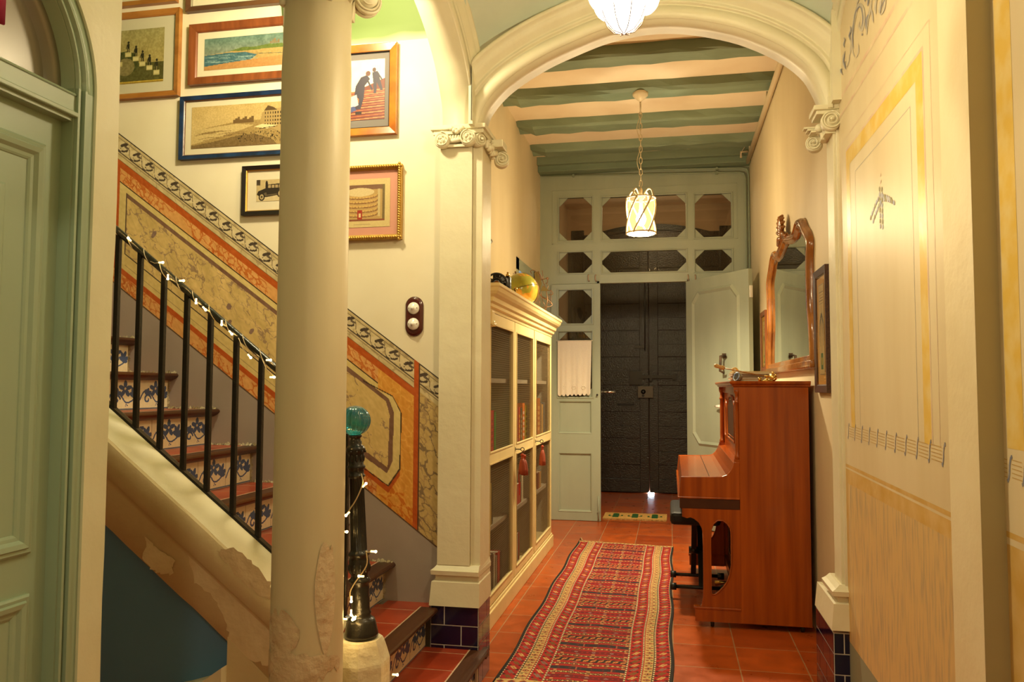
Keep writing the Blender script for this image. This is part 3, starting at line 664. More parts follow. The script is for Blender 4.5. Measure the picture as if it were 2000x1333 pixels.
# nearer wall, set back 5 cm behind the jog
q = MB(); X2 = XR0; q.box(X2, X2+.2, -2.5, YJ, 0, 3.7, 0); q.box(XR+.0, X2+.01, YJ-.001, YJ+.01, 0, 3.6, 11)  # jog face in a darker olive-brown than the walls beside it
def rp2(pts, mi, lvl=1): CNT[0] += 1; q.face([(X2-E_*lvl-4e-6*CNT[0], y, z) for y, z in pts], mi)
def cz(x, y): p_ = at(x, y, 'x', X2); return p_[1], p_[2]
ye = -2.4; yf = YJ-.002
rp2([(ye, 0), (yf, 0), (yf, .30), (ye, .30)], 9); rp2([(ye, .3), (yf, .3), (yf, .93), (ye, .93)], 3)
rp2([(ye, .3), (yf-.085, .3), (yf-.085, .865), (ye, .865)], 10, 2); rp2([(ye, .945), (yf, .945), (yf, .958), (ye, .958)], 3, 2)
y1, _ = cz(1953, 400); y0, _ = cz(1985, 400); rp2([(y0, 1.14), (y1, 1.14), (y1, 3.5), (y0, 3.5)], 2, 2)
y1, _ = cz(1935, 400); rp2([(y1-.008, 1.1), (y1, 1.1), (y1, 3.5), (y1-.008, 3.5)], 4, 2)
for k in range(8):
    y = cz(1945, 900)[0]-k*.075; z = 1.095
    s_ = [(y+.014, z-.028), (y+.007, z-.024), (y+.001, z-.008), (y-.001, z+.010), (y-.009, z+.026), (y-.016, z+.028)]
    for i in range(5):
        a, b = Vector(s_[i]), Vector(s_[i+1]); n_ = (b-a).normalized(); n_ = Vector((-n_.y, n_.x))*.004; rp2([a-n_, b-n_, b+n_, a+n_], 6, 3)
    for m_ in range(5): rp2([(y-.012, z-.018+m_*.0095), (y-.063, z-.020+m_*.0095), (y-.063, z-.0178+m_*.0095), (y-.012, z-.0158+m_*.0095)], 7, 2)
struct(q.build('wall_right_near', RWM))

# ================================================================== PICTURE WALL (behind the stair) with its painted dado
YW = 3.42
gz = 2.80
q = MB(); q.box(-4.2, -.98, YW, YW+.15, 0, 3.9, 0)
# mauve-grey lower field
def topz(x): return 1.311-.73056*(x+1.02)
q.face([(-3.3, YW-.0008, 0), (-1.0, YW-.0008, 0), (-1.0, YW-.0008, topz(-1.0)-.735), (-3.3, YW-.0008, topz(-3.3)-.735)], 1)
q.face([(-4.2, YW-.0008, 0), (-3.3, YW-.0008, 0), (-3.3, YW-.0008, topz(-3.3)-.735), (-4.2, YW-.0008, topz(-4.2)-.735)], 1)
struct(q.build('wall_stair', [CREAM, MAUVE]))
# green painted cove over the stair, rising in a curve
def gmat():
    m = bpy.data.materials.new('green_wash'); m.use_nodes = True; nt = m.node_tree; b = nt.nodes['Principled BSDF']; b.inputs['Roughness'].default_value = .7
    tc = nt.nodes.new('ShaderNodeTexCoord'); sp = nt.nodes.new('ShaderNodeSeparateXYZ'); nt.links.new(tc.outputs['Object'], sp.inputs[0])
    n = nt.nodes.new('ShaderNodeTexNoise'); n.inputs['Scale'].default_value = 3; nt.links.new(tc.outputs['Object'], n.inputs['Vector'])
    a = nt.nodes.new('ShaderNodeMath'); a.operation = 'MULTIPLY_ADD'; a.inputs[1].default_value = .08; nt.links.new(n.outputs[0], a.inputs[0]); nt.links.new(sp.outputs['Z'], a.inputs[2])
    r = nt.nodes.new('ShaderNodeMapRange'); r.inputs[1].default_value = 2.87; r.inputs[2].default_value = 2.93; nt.links.new(a.outputs[0], r.inputs[0])
    mx = nt.nodes.new('ShaderNodeMix'); mx.data_type = 'RGBA'; mx.inputs[6].default_value = (.70, .64, .46, 1); mx.inputs[7].default_value = (.17, .24, .075, 1)
    nt.links.new(r.outputs[0], mx.inputs[0]); nt.links.new(mx.outputs[2], b.inputs['Base Color']); return m
q = MB(); rings = []
for k in range(11):
    a = k/10*PI/2; y = YW+.002-.55*(1-math.cos(a)); z = 2.83+.75*math.sin(a); rings.append([(-1.8, y, z), (-.97, y, z)])
for A, B in zip(rings[:-1], rings[1:]): q.face([A[0], A[1], B[1], B[0]], 0, True)
q.face([(-1.8, YW+.002, 2.83)]+[r[0] for r in rings[1:]]+[(-1.8, YW+.002, 3.58)], 0)
struct(q.build('ceiling_cove', gmat()))
q = MB(); q.box(-4.2, -.97, -1.2, YW+.1, 3.56, 3.66); struct(q.build('ceiling_stair', mat('green_ceiling', (.24, .34, .12), .7)))
q = MB(); q.box(-4.3, -4.2, -1.3, YW+.1, 0, 3.7); q.box(-4.3, -1.3, -1.3, -1.2, 0, 3.7); struct(q.build('wall_stairwell', CREAM))

# the painted dado: (X, d) with d the drop below the top line, sheared to the slope of the stair
MUR = paint_mat('dado_mural_paint', .42, .08, .08, 30)
cv = Canvas(-3.1, -1.003, 0, .748, .0031, (206, 183, 122))
X, D = cv.X, cv.Y
veil = (D < .126); cv.put(veil, (196, 178, 132)); cv.mottle(.05, 10, 1)
cv.veins(veil, .09, .006, (140, 118, 86), .45, 4)
cv.line([(-3.1, .003), (-1.0, .003)], .006, (60, 50, 42)); cv.rect(-3.1, -1, .018, .024, (150, 132, 98)); cv.rect(-3.1, -1, .086, .094, (78, 66, 54)); cv.rect(-3.1, -1, .098, .106, (150, 132, 98))
x = -3.1                                              # guilloche of leaf-like loops
while x < -1.0:
    cx, cy = x+.035, .055
    cv.ell(cx, cy, .038, .028, (206, 190, 150), 1, -.5); cv.ell(cx-.004, cy+.014, .034, .0095, (70, 58, 48), 1, -.55); cv.ell(cx+.004, cy-.016, .030, .0065, (70, 58, 48), 1, -.75)
    cv.ell(cx+.006, cy-.001, .026, .0085, (200, 184, 146), 1, -.75); cv.ell(cx+.018, cy-.012, .014, .006, (98, 84, 68), 1, -.3)
    cv.ell(cx-.022, cy+.020, .012, .006, (200, 184, 146), 1, .2); cv.line([(cx+.03, .03), (cx+.036, .078)], .004, (110, 95, 76)); x += .0705
pink = (((D > .165) & (D < .229)) | (D > .675)) & (X < -1.130); cv.put(pink, (214, 158, 92))
cv.put((D > .130) & (D < .165), (178, 84, 26)); cv.put((D > .645) & (D < .675), (182, 84, 26))
cv.put((D > .126) & (D < .131), (120, 84, 50)); cv.veins(pink, .052, .0075, (188, 96, 34), .75, 5)
cv.veins(pink, .03, .004, (176, 78, 24), .5, 8)
cv.put((D > .229) & (D < .265), (212, 190, 124)); cv.put((D > .565) & (D < .645), (210, 186, 120))
cv.put((D > .2295) & (D < .2345), (70, 52, 34)); cv.put((D > .265) & (D < .284), (122, 90, 72))
cv.put((D > .563) & (D < .567), (64, 54, 44)); cv.put((D > .617) & (D < .620), (150, 130, 90))
inner = (D > .284) & (D < .563); cv.put(inner, (208, 180, 116))
st = cv.noise(.05, 26, 12)+cv.noise(.03, 8, 13); cv.a[inner] = np.clip(cv.a[inner]+st[inner][:, None]*np.array([1, .9, .8]), 0, 1)
cv.veins(inner, .095, .0050, (138, 112, 92), .7, 21); cv.veins(inner, .06, .0032, (150, 122, 98), .4, 23)
for (a, b, r1, r2) in ((-2.46, .36, .008, .028), (-2.05, .42, .010, .02), (-2.05, .50, .008, .03), (-1.93, .45, .007, .022), (-2.62, .45, .008, .02)): cv.ell(a, b, r1, r2, (118, 92, 92), .8, .5)
# right-hand end: chamfered panel, orange upright, grey-veined pier, all in true (X, z)
zt = 1.311-.73056*(X+1.02)-D                                # height of each cell
def polyz(pts, col, k=1):
    pts_ = [(px_, (1.311-.73056*(px_+1.02))-pz_) for px_, pz_ in pts]; cv.poly(pts_, col, k)
def maskz(pts):
    b = cv.a.copy(); cv.a[:] = 0; polyz(pts, (255, 255, 255)); m = cv.a[..., 0] > .5; cv.a = b; return m
m = maskz([(-1.53, 1.47), (-1.50, .98), (-1.247, .80), (-1.13, .72), (-1.13, 1.23), (-1.30, 1.37), (-1.40, 1.43)]) & (X > -1.30) & (D > .165)
yel = (X > -1.30) & (D > .165) & (X < -1.128); cv.put(yel, (214, 150, 62)); cv.veins(yel, .06, .008, (196, 104, 26), .8, 31); cv.veins(yel, .04, .004, (230, 180, 90), .5, 33)
cream = maskz([(-1.40, 1.303), (-1.23, 1.222), (-1.189, 1.151), (-1.192, .901), (-1.246, .826), (-1.364, .907), (-1.40, .93)]) & (D > .2295)
orange_band = maskz([(-1.40, .935), (-1.364, .880), (-1.246, .792), (-1.192, .870), (-1.192, .92), (-1.246, .83), (-1.364, .91), (-1.40, .965)])  # orange border band of the mural, along the foot of the cream panel
cv.put(orange_band, (180, 84, 30)); cv.put(cream, (212, 190, 126))
cv.put((X > -1.33) & (X < -1.28) & (D > .563) & ~cream & ~orange_band & (D < .645), (210, 186, 120))
pur = maskz([(-1.47, 1.365), (-1.252, 1.222), (-1.222, 1.151), (-1.228, .930), (-1.252, .880), (-1.50, 1.04)]) & (D > .264); cv.put(pur & (X > -1.47), (122, 90, 72))
inn = maskz([(-1.47, 1.350), (-1.263, 1.208), (-1.243, 1.140), (-1.250, .905), (-1.50, 1.075)]) & (D > .284) & (X > -1.5)
cv.put(inn, (208, 180, 116)); cv.veins(inn, .10, .005, (138, 112, 92), .7, 41)
cv.line([(a_, (1.311-.73056*(a_+1.02))-b_) for a_, b_ in [(-1.37, 1.281+.012), (-1.23, 1.225), (-1.189, 1.151), (-1.192, .901), (-1.246, .824), (-1.37, .905)]], .005, (64, 48, 34))
cv.put((X > -1.131) & (X < -1.108), (182, 84, 28)); cv.put((X > -1.108) & (X < -1.103), (90, 62, 42))
grey = (X > -1.103) & (D > .126); cv.put(grey, (192, 164, 104)); cv.mottle(.02, 6, 50); cv.veins(grey, .075, .007, (110, 92, 72), .75, 51); cv.veins(grey, .045, .004, (138, 112, 84), .5, 52)
# left end of the panel
lft = (X < -2.655) & (X > -2.685) & (D > .13) & (D < .675); cv.put(lft, (182, 84, 28))
le = (X < -2.685) & (D > .165) & (D < .675); cv.put(le, (208, 160, 96)); cv.veins(le, .05, .006, (176, 92, 40), .6, 61)
cl = (X > -2.655) & (X < -2.615) & (D > .2345) & (D < .62); cv.put(cl, (212, 190, 126)); cv.put((X > -2.618) & (X < -2.613) & (D > .265) & (D < .567), (84, 66, 56))
cv.rect(-3.1, -1, .743, .75, (96, 74, 54)); cv.mottle(.03, 3, 77)
o = cv.grid('mural', lambda U, V: (U, np.full_like(U, YW-.0016), 1.311-.73056*(U+1.02)-V), MUR)
o.name = 'trim_6'; struct(o)

# ================================================================== PILASTERS, PILLAR, CAPITALS, COLUMN
def tilebase(name, x0, x1, y0, y1, ztop, courses, faces, tl=.15, zb=0):
    q = MB(); q.box(x0, x1, y0, y1, zb, ztop, 1); h = (ztop-0)/courses; g = .0022
    for k in range(courses):
        z0, z1 = k*h+g, (k+1)*h-g
        off = 0 if k % 2 else tl/2
        if 'y' in faces:
            e = x1
            a = e
            first = True
            while a > x0+.003:
                b = max(x0, a-(tl-off if first and off else tl)); q.box(b+g, a-g, y0-.0015, y0, z0, z1, 0); a = b; first = False
        for s in ('x+', 'x-'):
            if s in faces:
                a = y0; first = True
                while a < y1-.003:
                    b = min(y1, a+(tl-off if first and off else tl))
                    if s == 'x+': q.box(x1, x1+.0015, a+g, b-g, z0, z1, 0)
                    else: q.box(x0-.0015, x0, a+g, b-g, z0, z1, 0)
                    a = b; first = False
    return q.build(name, [NAVY, GROUT])
def volute(q, c, n, r, th=.03, sgn=1, mi=0):
    """spiral disc facing n"""
    n = Vector(n).normalized(); up = Vector((0, 0, 1)); sd = up.cross(n).normalized()*sgn; c = Vector(c)
    q.lathe([(r*.95, -th), (r, -th*.5), (r*.95, 0), (r*.80, .000), (r*.78, -.004)], c, n, 28, mi)
    pts = []
    for k in range(56):
        f = k/55; a = PI/2-f*2.35*2*PI; rr = r*(.93-.80*f); pts.append(c+sd*math.cos(a)*rr+up*math.sin(a)*rr+n*(.002+.012*f))
    q.tube(pts, [r*(.085-.03*k/55) for k in range(56)], 6, mi); q.sphere(c+n*.014, r*.16, mi, 12, 8)
def leafc(q, base, out, h, w_, curl, mi=0):
    """acanthus leaf: rises from base, curls outward"""
    base = Vector(base); out = Vector(out).normalized(); sd = Vector((0, 0, 1)).cross(out); rings = []
    for i in range(9):
        f = i/8; p = base+Vector((0, 0, 1))*(h*math.sin(f*PI*.62))+out*(curl*f**2.2); ww = w_*(.55+.45*math.sin(f*PI))*(1-.5*f**4)*(1+.12*(-1)**i); th = .006
        rings.append([p-sd*ww+out*0, p-sd*ww*.5+out*th*1.3, p+out*th*2.4, p+sd*ww*.5+out*th*1.3, p+sd*ww-out*0, p-out*th])
    q.loft(rings, mi)

# middle pillar
t = thing('pillar', 'square cream pillar on a navy tiled foot between the stair and the tall cream bookcase', 'pillar', (-.9, 3.5, 0))
q = MB(); q.box(-1.0, -.855, 3.37, 3.55, .50, 2.345, 0, .004); q.box(-.99, -.812, 3.385, 3.56, .36, 2.345, 0, .003)
q.box(-1.0, -.955+.10, 3.366, 3.38, .5, 2.345, 0)
q.build('shaft', PILLAR, t)
q = MB()
prof = [(.33, .028, 1), (.43, .020, 1), (.435, .006, 1), (.455, .006, 1), (.46, .022, 1), (.478, .024, 1), (.486, .012, 1), (.50, .0, 1)]
rings = []
for z, e, _ in prof: rings.append([(-1.0-e, 3.37-e, z), (-.812+e*(.15 if z > .43 else 1)*.2, 3.37-e, z), (-.812+e*.2, 3.57, z), (-1.0-e, 3.57, z)])
q.loft(rings, 0, smooth=False)
q.build('base_moulding', PILLAR, t)
tb = tilebase('tiled_foot', -1.022, -.811, 3.352, 3.565, .332, 4, ('y', 'x+'), .15); tb.parent = t; tb.matrix_parent_inverse = Matrix.Translation((.9, -3.5, 0))
q = MB()
q.box(-1.04, -.79, 3.335, 3.56, 2.405, 2.425, 0, .003); q.box(-1.03, -.80, 3.345, 3.56, 2.385, 2.405, 0, .003); q.box(-1.0, -.815, 3.36, 3.56, 2.34, 2.39)
for k in range(5): q.sphere((-.917+(k-2)*.012, 3.330, 2.398+.008*math.cos(k*1.6)), .011, 0, 8, 6)
q.tube([(-.965, 3.342, 2.352), (-.87, 3.342, 2.362)], .012, 10)
for k in range(8): q.sphere((-.960+k*.0125, 3.338, 2.365), .009, 0, 8, 6, (.7, 1, 1.6))
q.box(-.97, -.865, 3.345, 3.36, 2.328, 2.340)
volute(q, (-.985, 3.322, 2.358), (0, -1, 0), .036, .04, 1); volute(q, (-.866, 3.322, 2.362), (0, -1, 0), .036, .04, -1)
volute(q, (-.815, 3.36, 2.358), (.75, -.65, 0), .030, .05, -1)
q.box(-.80, -.745, 3.50, 3.60, 2.365, 2.40, 0, .004); volute(q, (-.762, 3.56, 2.325), (.25, -1, 0), .036, .05, 1)
for k in range(5): leafc(q, (-.80, 3.40+.03*k, 2.33-.004*k), (1, -.3, 0), .035, .012, .02)
for k in range(4): q.sphere((-.79, 3.42+.04*k, 2.335+.012*(k % 2)), .015, 0, 8, 6)
q.build('capital', MOULD, t)

# right pilaster
t = thing('pilaster', 'narrow cream pilaster on a navy tiled foot between the painted wall and the upright piano', 'pilaster', (.66, 3.45, 0))
q = MB(); q.box(.650, .80, 3.366, 3.50, .33, 2.40, 0, .003); q.box(.660, .80, 3.352, 3.49, .45, 2.40, 0, .003)
q.build('shaft', PILLAR, t)
rings = []; q = MB()
for z, e, _ in prof: rings.append([(.66-e*1.3-.02, 3.355-e, z), (.80, 3.355-e, z), (.80, 3.70 if z < .434 else 3.56, z), (.66-e*1.3-.02, 3.70 if z < .434 else 3.56, z)])
q.loft(rings, 0, smooth=False); q.build('base_moulding', PILLAR, t)
tb = tilebase('tiled_foot', .612, .80, 3.340, 3.72, .318, 4, ('y', 'x-'), .15); tb.parent = t; tb.matrix_parent_inverse = Matrix.Translation((-.66, -3.45, 0))
q = MB(); q.box(.575, .70, 3.335, 3.46, 2.392, 2.412, 0, .003); q.box(.585, .70, 3.343, 3.46, 2.376, 2.392, 0, .003); q.box(.62, .70, 3.36, 3.5, 2.30, 2.38)
volute(q, (.640, 3.330, 2.345), (-.05, -1, 0), .040, .05, 1); volute(q, (.598, 3.50, 2.305), (-.3, -1, 0), .034, .05, 1)
for k in range(3): q.box(.555+.012*k, .61, 3.46-.012*k, 3.50, 2.355-.012*k, 2.362-.012*k)
q.sphere((.61, 3.43, 2.345), .018, 0, 10, 8); leafc(q, (.625, 3.42, 2.29), (-1, -.3, 0), .03, .012, .02)
q.build('capital', MOULD, t)

# round column
cxx, cyy = -1.031, 2.17
t = thing('column', 'thick round cream painted column with a scrolled capital in front of the stair', 'column', (cxx, cyy, 0))
COLM = mat('column_old_paint', (.66, .60, .41), .42, (.50, .43, .26), 2.6, .3, 10, stretch=(1, 1, .35), lo=.45, hi=.8)
nt = COLM.node_tree; b = nt.nodes['Principled BSDF']
q = MB(); pr = [(.103, 0), (.103, .3), (.1015, .9), (.1005, 1.5), (.1005, 2.05), (.1015, 2.2), (.0995, 2.26), (.0985, 2.275), (.099, 2.29), (.100, 2.45)]
q.lathe(pr, (cxx, cyy, 0), n=64); q.build('shaft', COLM, t)
q = MB()
# peeled patch of bare plaster low on the shaft, with a ragged lower lip
R_ = np.random.RandomState(3)
def peel(a0, a1, z0, z1, r, seed, n=26):
    R2 = np.random.RandomState(seed); ff = np.sin(np.linspace(.06, PI-.06, n))**.45; mid = (z0+z1)/2; lo = mid-(mid-z0)*ff+R2.rand(n)*.035; hi = mid+(z1-mid)*ff*(.65+.35*R2.rand(n)); hi = np.maximum(hi, lo+.004)
    for k in range(n-1):
        A0, A1 = a0+(a1-a0)*k/(n-1), a0+(a1-a0)*(k+1)/(n-1); m_ = 6
        for j in range(m_):
            def P_(A, l, h, f): return (cxx+math.cos(A)*r, cyy+math.sin(A)*r, l+(h-l)*f)
            q.face([P_(A0, lo[k], hi[k], j/m_), P_(A1, lo[k+1], hi[k+1], j/m_), P_(A1, lo[k+1], hi[k+1], (j+1)/m_), P_(A0, lo[k], hi[k], (j+1)/m_)])
peel(-PI*.98, -PI*.02, .43, .545, .1042, 4); peel(-PI*.80, -PI*.42, .50, .66, .1046, 6, 14); peel(-PI*.30, -PI*.10, .52, .86, .1044, 8, 10)
q.build('peeling_patch', mat('bare_flaking_plaster', (.70, .60, .42), .7, (.56, .44, .28), 12, .9, 30), t)
q = MB(); zc_ = 2.46
for k in range(4):
    a = math.radians(-45+90*k-4); n = Vector((math.cos(a), math.sin(a), 0)); sd = Vector((-n.y, n.x, 0)); c_ = Vector((cxx, cyy, 0))
    for s in (-1, 1): volute(q, c_+n*.150+sd*s*.020+Vector((0, 0, zc_)), sd*s, .046, .018, s)
    q.tube([c_+n*.090+Vector((0, 0, 2.50)), c_+n*.12+Vector((0, 0, 2.512)), c_+n*.155+Vector((0, 0, 2.505))], .014, 8)
    q.sphere(c_+n*.150+Vector((0, 0, zc_)), .040, 0, 12, 8, (1, 1, .8)); leafc(q, c_+n*.10+Vector((0, 0, 2.385)), n, .07, .020, .035)
for k in range(16):
    a = 2*PI*k/16+.1; n = Vector((math.cos(a), math.sin(a), 0)); hh = .030 if k % 2 else .05
    leafc(q, Vector((cxx, cyy, 0))+n*.098+Vector((0, 0, 2.475-hh)), n, .045, .014, .022)
q.lathe([(.098, 2.42), (.105, 2.45), (.118, 2.50), (.125, 2.53)], (cxx, cyy, 0), n=32)
q.box(cxx-.15, cxx+.15, cyy-.15, cyy+.15, 2.53, 2.57, 0, .006)
q.build('capital', MOULD, t)

# ================================================================== STAIRCASE
t = thing('staircase', 'stair with red treads, dark nosings and blue flowered tile risers along the painted dado', 'staircase', (-.9, 3.0, 0))
AZ = paint_mat('azulejo_glaze', .22, .35)
def azulejo(L):
    """repeat of a blue arabesque on cream glaze, .148 high"""
    cv = Canvas(0, L, 0, .150, .0026, (236, 224, 192)); cv.mottle(.02, 3, 3)
    B = (74, 92, 134)
    k = -1
    x = L
    while x > -.3:
        cx = x-.105
        w_ = [(cx-.10, .045), (cx-.075, .085), (cx-.045, .098), (cx-.015, .070), (cx+.02, .035), (cx+.06, .045), (cx+.10, .075)]
        cv.line(crom(w_, 5), .0080, B)
        sp = [(cx-.045+.026*math.cos(a)*(1-a/9), .050+.026*math.sin(a)*(1-a/9)) for a in np.linspace(.2, 6.2, 22)]; cv.line(sp, .0100, B)
        for a in range(5):                                            # lobed flower
            an = a*2*PI/5+.3; cv.ell(cx+.012+.024*math.cos(an), .103+.024*math.sin(an), .021, .0115, B, 1, an)
        cv.ell(cx+.012, .105, .006, .006, (214, 196, 160))
        for an, l in ((.5, .028), (1.2, .034), (1.9, .030), (2.6, .024), (.0, .022)): cv.ell(cx+.070+l*.5*math.cos(an), .062+l*.9*math.sin(an), l*.9, .0110, B, 1, an)
        for an, l in ((2.2, .022), (1.4, .024), (.6, .022)): cv.ell(cx-.045+l*.7*math.cos(an), .072+l*.7*math.sin(an), l*.85, .0105, B, 1, an)
        for dx, dy in ((0, .018), (.008, .012), (-.004, .010)): cv.ell(cx+.02+dx, dy+.008, .0035, .0035, B)
        cv.line([(x, 0), (x, .15)], .003, (150, 130, 100)); x -= .21
    cv.rect(0, L, .0, .006, (92, 110, 140))
    return cv
NX0 = -.77
def nose(k): return NX0-.2195*(k-1), .152+.168*(k-1)
NST = 12
CEM = mat('crumbled_cement', (.52, .45, .31), .9, (.26, .19, .09), 30, 1, 60)
for k in range(1, NST+1):
    nx, z = nose(k); nx2 = nose(k+1)[0]; y0, y1 = (2.30, 3.352) if k == 1 else ((2.50, 3.42) if k == 2 else (2.50, YW))
    if k == 2: y1 = 3.352
    if k == 2: pass
    q = MB(); q.box(nx2-.06, nx-.075, y0, y1, z-.03, z); 
    if k > 2: pass
    tr = q.build('tread', REDT, t)
    if k == 2:
        q = MB(); q.box(-1.24, -1.03, 3.352, YW, z-.03, z); q.build('tread', REDT, t)
    # grout lines between the tread tiles
    q = MB(); yy = y0+.19
    while yy < y1-.03: q.box(nx2-.06, nx-.078, yy, yy+.003, z-.01, z+.0006); yy += .20
    q.box(nx-.081, nx-.075, y0, y1, z-.01, z+.0008); q.build('grout', mat('pale_tread_grout', (.50, .33, .22), .7), tr)
    q = MB(); ya = y0; yb = y1+(.0 if k > 1 else .0)
    P_ = [(nx-.078, z-.034), (nx-.078, z), (nx-.006, z), (nx, z-.006), (nx+.002, z-.012), (nx-.004, z-.02), (nx-.012, z-.026), (nx-.03, z-.034)]
    rings = []
    for i in range(13):
        y = ya+(yb-ya)*i/12; r_ = (RNG.rand()-.5)*.004; rings.append([(a_+(r_ if a_ > nx-.04 else 0), y, b_) for a_, b_ in P_])
    q.loft(rings, smooth=False); q.build('nosing', WOODN, t)
    rx = nx-.055
    cvz = azulejo(y1-y0); zb = z-.168
    L_ = y1-y0
    q = MB(); q.box(rx-.03, rx-.002, y0, y1, max(0, z-.17), z-.03); q.build('riser_core', GROUT, t)
    cvz.grid('riser', lambda U, V, y0=y0, rx=rx, zb=zb: (np.full_like(U, rx), y0+U, zb+.003+V*(.131/.15)), AZ, t)
    if k >= 3:
        q = MB(); R_ = np.random.RandomState(k)
        n_ = 40; up_ = [(nx2-.05+(nx-.01-nx2+.05)*i/n_, z+.004+.012*R_.rand()**1.5) for i in range(n_+1)]; dn_ = [(nx-.050+.014*R_.rand()**1.5, z-.03-.130*i/n_) for i in range(n_+1)]
        for (a0, b0_), (a1, b1_) in zip(up_[:-1], up_[1:]): q.face([(a0, YW-.016*R_.rand(), z-.001), (a1, YW-.016*R_.rand(), z-.001), (a1, YW-.001, b1_), (a0, YW-.001, b0_)])
        for (a0, b0_), (a1, b1_) in zip(dn_[:-1], dn_[1:]): q.face([(nx-.056, YW-.003, b0_), (a0, YW-.002, b0_), (a1, YW-.002, b1_), (nx-.056, YW-.003, b1_)])
        q.build('cement_edge', CEM, t)
# side wrap of the first step around the pillar corner
q = MB(); q.box(-.80, -.775, 3.352, 3.40, .118, .152); q.build('nosing', WOODN, t)
q = MB(); q.box(-.822, -.812, 3.34, 3.395, 0, .12); q.build('nosing_end', GROUT, t)
# stair underside body
q = MB()
poly = [(nose(1)[0]-.09, 0), (nose(1)[0]-.09, .10)]
for k in range(1, NST+1):
    nx, z = nose(k); poly += [(nx-.085, z-.03), (nose(k+1)[0]-.085, z-.03)]
poly += [(poly[-1][0], 1.2), (-2.2, .93), (-1.2, .16), (-1.1, 0)]
q.prism(poly, 'y', 2.505, YW); q.build('body', CREAM, t)

# stringer wall below the rail, seen from the hall side
STR = mat('stringer_plaster', (.70, .58, .35), .55, (.60, .48, .27), 2.5, .45, 12, lo=.4, hi=.7)
LEDG = mat('stringer_ledge_paint', (.78, .72, .52), .45, (.72, .64, .44), 5, .3, 14)
t = thing('stringer', 'sloping plastered stair side with a bright worn ledge under the black rail', 'stair side', (-1.4, 2.45, 0))
def L0(x): return .702-.7605*(x+1.307)                 # bottom of the rail at Y 2.5
q = MB(); N = 40; rings = []; R_ = np.random.RandomState(9)
w1 = np.convolve(R_.rand(N+7)-.5, np.ones(5)/5, 'same')
for i in range(N+1):
    x = -3.1+2.06*i/N; z = L0(x); j = w1[i]*.012
    rings.append([(x, 2.565, z-.02), (x, 2.50, z+.004), (x, 2.478, z-.002), (x, 2.40+j, z-.052+j), (x, 2.396, z-.06+j), (x, 2.396, z-.115), (x, 2.397, z-.175+j), (x, 2.416, z-.190+j*.6), (x, 2.420, z-.21), (x, 2.420, z-.36+j*1.6), (x, 2.46, z-.375+j*1.6), (x, 2.565, z-.375)])
nr = len(rings[0])
for a, b in zip(rings[:-1], rings[1:]):
    for k in range(nr-1): q.face([a[k], a[k+1], b[k+1], b[k]], 1 if k in (1, 2) else (2 if k == 0 else 0), k not in (0, 3))
q.build('face', [STR, LEDG, mat('brown_lip', (.13, .09, .06), .7)], t)
# flaked plaster patches
q = MB()
def patch(pts, y, n_=14, seed=1):
    R2 = np.random.RandomState(seed); cx_ = sum(p[0] for p in pts)/len(pts); cz_ = sum(p[1] for p in pts)/len(pts); fine = []
    P2 = pts+[pts[0]]
    for (x0, z0), (x1, z1) in zip(P2[:-1], P2[1:]):
        for k in range(5): f = k/5; fine.append((x0+(x1-x0)*f+(R2.rand()-.5)*.014, z0+(z1-z0)*f+(R2.rand()-.5)*.014))
    q.face([(a, y, b) for a, b in fine], 0)
def sp(x, y): p = at(190+x/2.76, 850+y/2.76, 'y', 2.40); return (p[0], p[2])
patch([sp(*p) for p in ((470, 640), (560, 650), (700, 780), (840, 900), (950, 1010), (950, 1250), (830, 1240), (700, 1130), (670, 1000), (610, 880), (500, 800))], 2.4185, seed=2)
patch([sp(*p) for p in ((240, 560), (300, 610), (400, 680), (380, 760), (300, 760), (230, 690))], 2.4187, seed=5)
patch([sp(*p) for p in ((640, 620), (740, 610), (850, 700), (940, 800), (940, 900), (820, 820), (700, 700))], 2.3948, seed=6)
q.build('flaked_patch', mat('flaked_plaster', (.78, .64, .42), .7, (.66, .51, .31), 8, .6, 18), t)
# dark blue wall closing the space under the stair and the low plinth in front of it
q = MB(); q.face([(-3.2, 2.46, 0), (-1.05, 2.46, 0), (-1.05, 2.46, L0(-1.05)-.3), (-3.2, 2.46, L0(-3.2)-.3)])
q.box(-3.2, -1.05, 2.462, 2.50, 0, .4); struct(q.build('wall_under_stair', BLUEW))
a = at(437, 1303, 'y', 2.40); q = MB()
pl = [(-1.62, .0), (a[0], 0), (a[0], a[2]-.0), (-1.50, .31), (-1.58, .285), (-1.62, .275)]
q.prism(pl, 'y', 2.385, 2.46); q.prism([(a[0], 0), (-1.04, 0), (-1.04, .12), (-1.20, .26), (a[0], .45)], 'y', 2.418, 2.46, 1)
struct(q.build('trim_7', [LEDG, STR]))

# ================================================================== RAILING
YR = 2.50
rail0, rail1 = at(222, 440, 'y', YR), at(545, 720, 'y', YR); rs = (rail1[2]-rail0[2])/(rail1[0]-rail0[0])
def RZ(x): return rail1[2]+rs*(x-rail1[0])
t = thing('stair_railing', 'black iron stair railing with thin upright bars and a sloping handrail', 'railing', (-1.4, YR, .7))
q = MB(); q.tube([(-2.9, YR, RZ(-2.9)-.008), (-1.10, YR, RZ(-1.10)-.008), (-1.045, YR-.01, RZ(-1.045)+.0)], .0125, 12); q.build('handrail', IRON, t)
q = MB(); q.strip([(-2.9, YR, L0(-2.9)+.006), (-1.03, YR, L0(-1.03)+.006)], (0, .011, 0), (0, 0, .006)); q.build('bottom_rail', IRON, t)
bx = [at(x, y, 'y', YR)[0] for x, y in ((228, 600), (272, 600), (318, 650), (363, 700), (410, 700), (459, 800), (508, 850))]
bx += [bx[0]-.095*k for k in (1, 2, 3, 4, 5, 6, 7)]+[bx[6]+.095*k for k in (1, 2)]+[at(676, 950, 'y', YR)[0]]
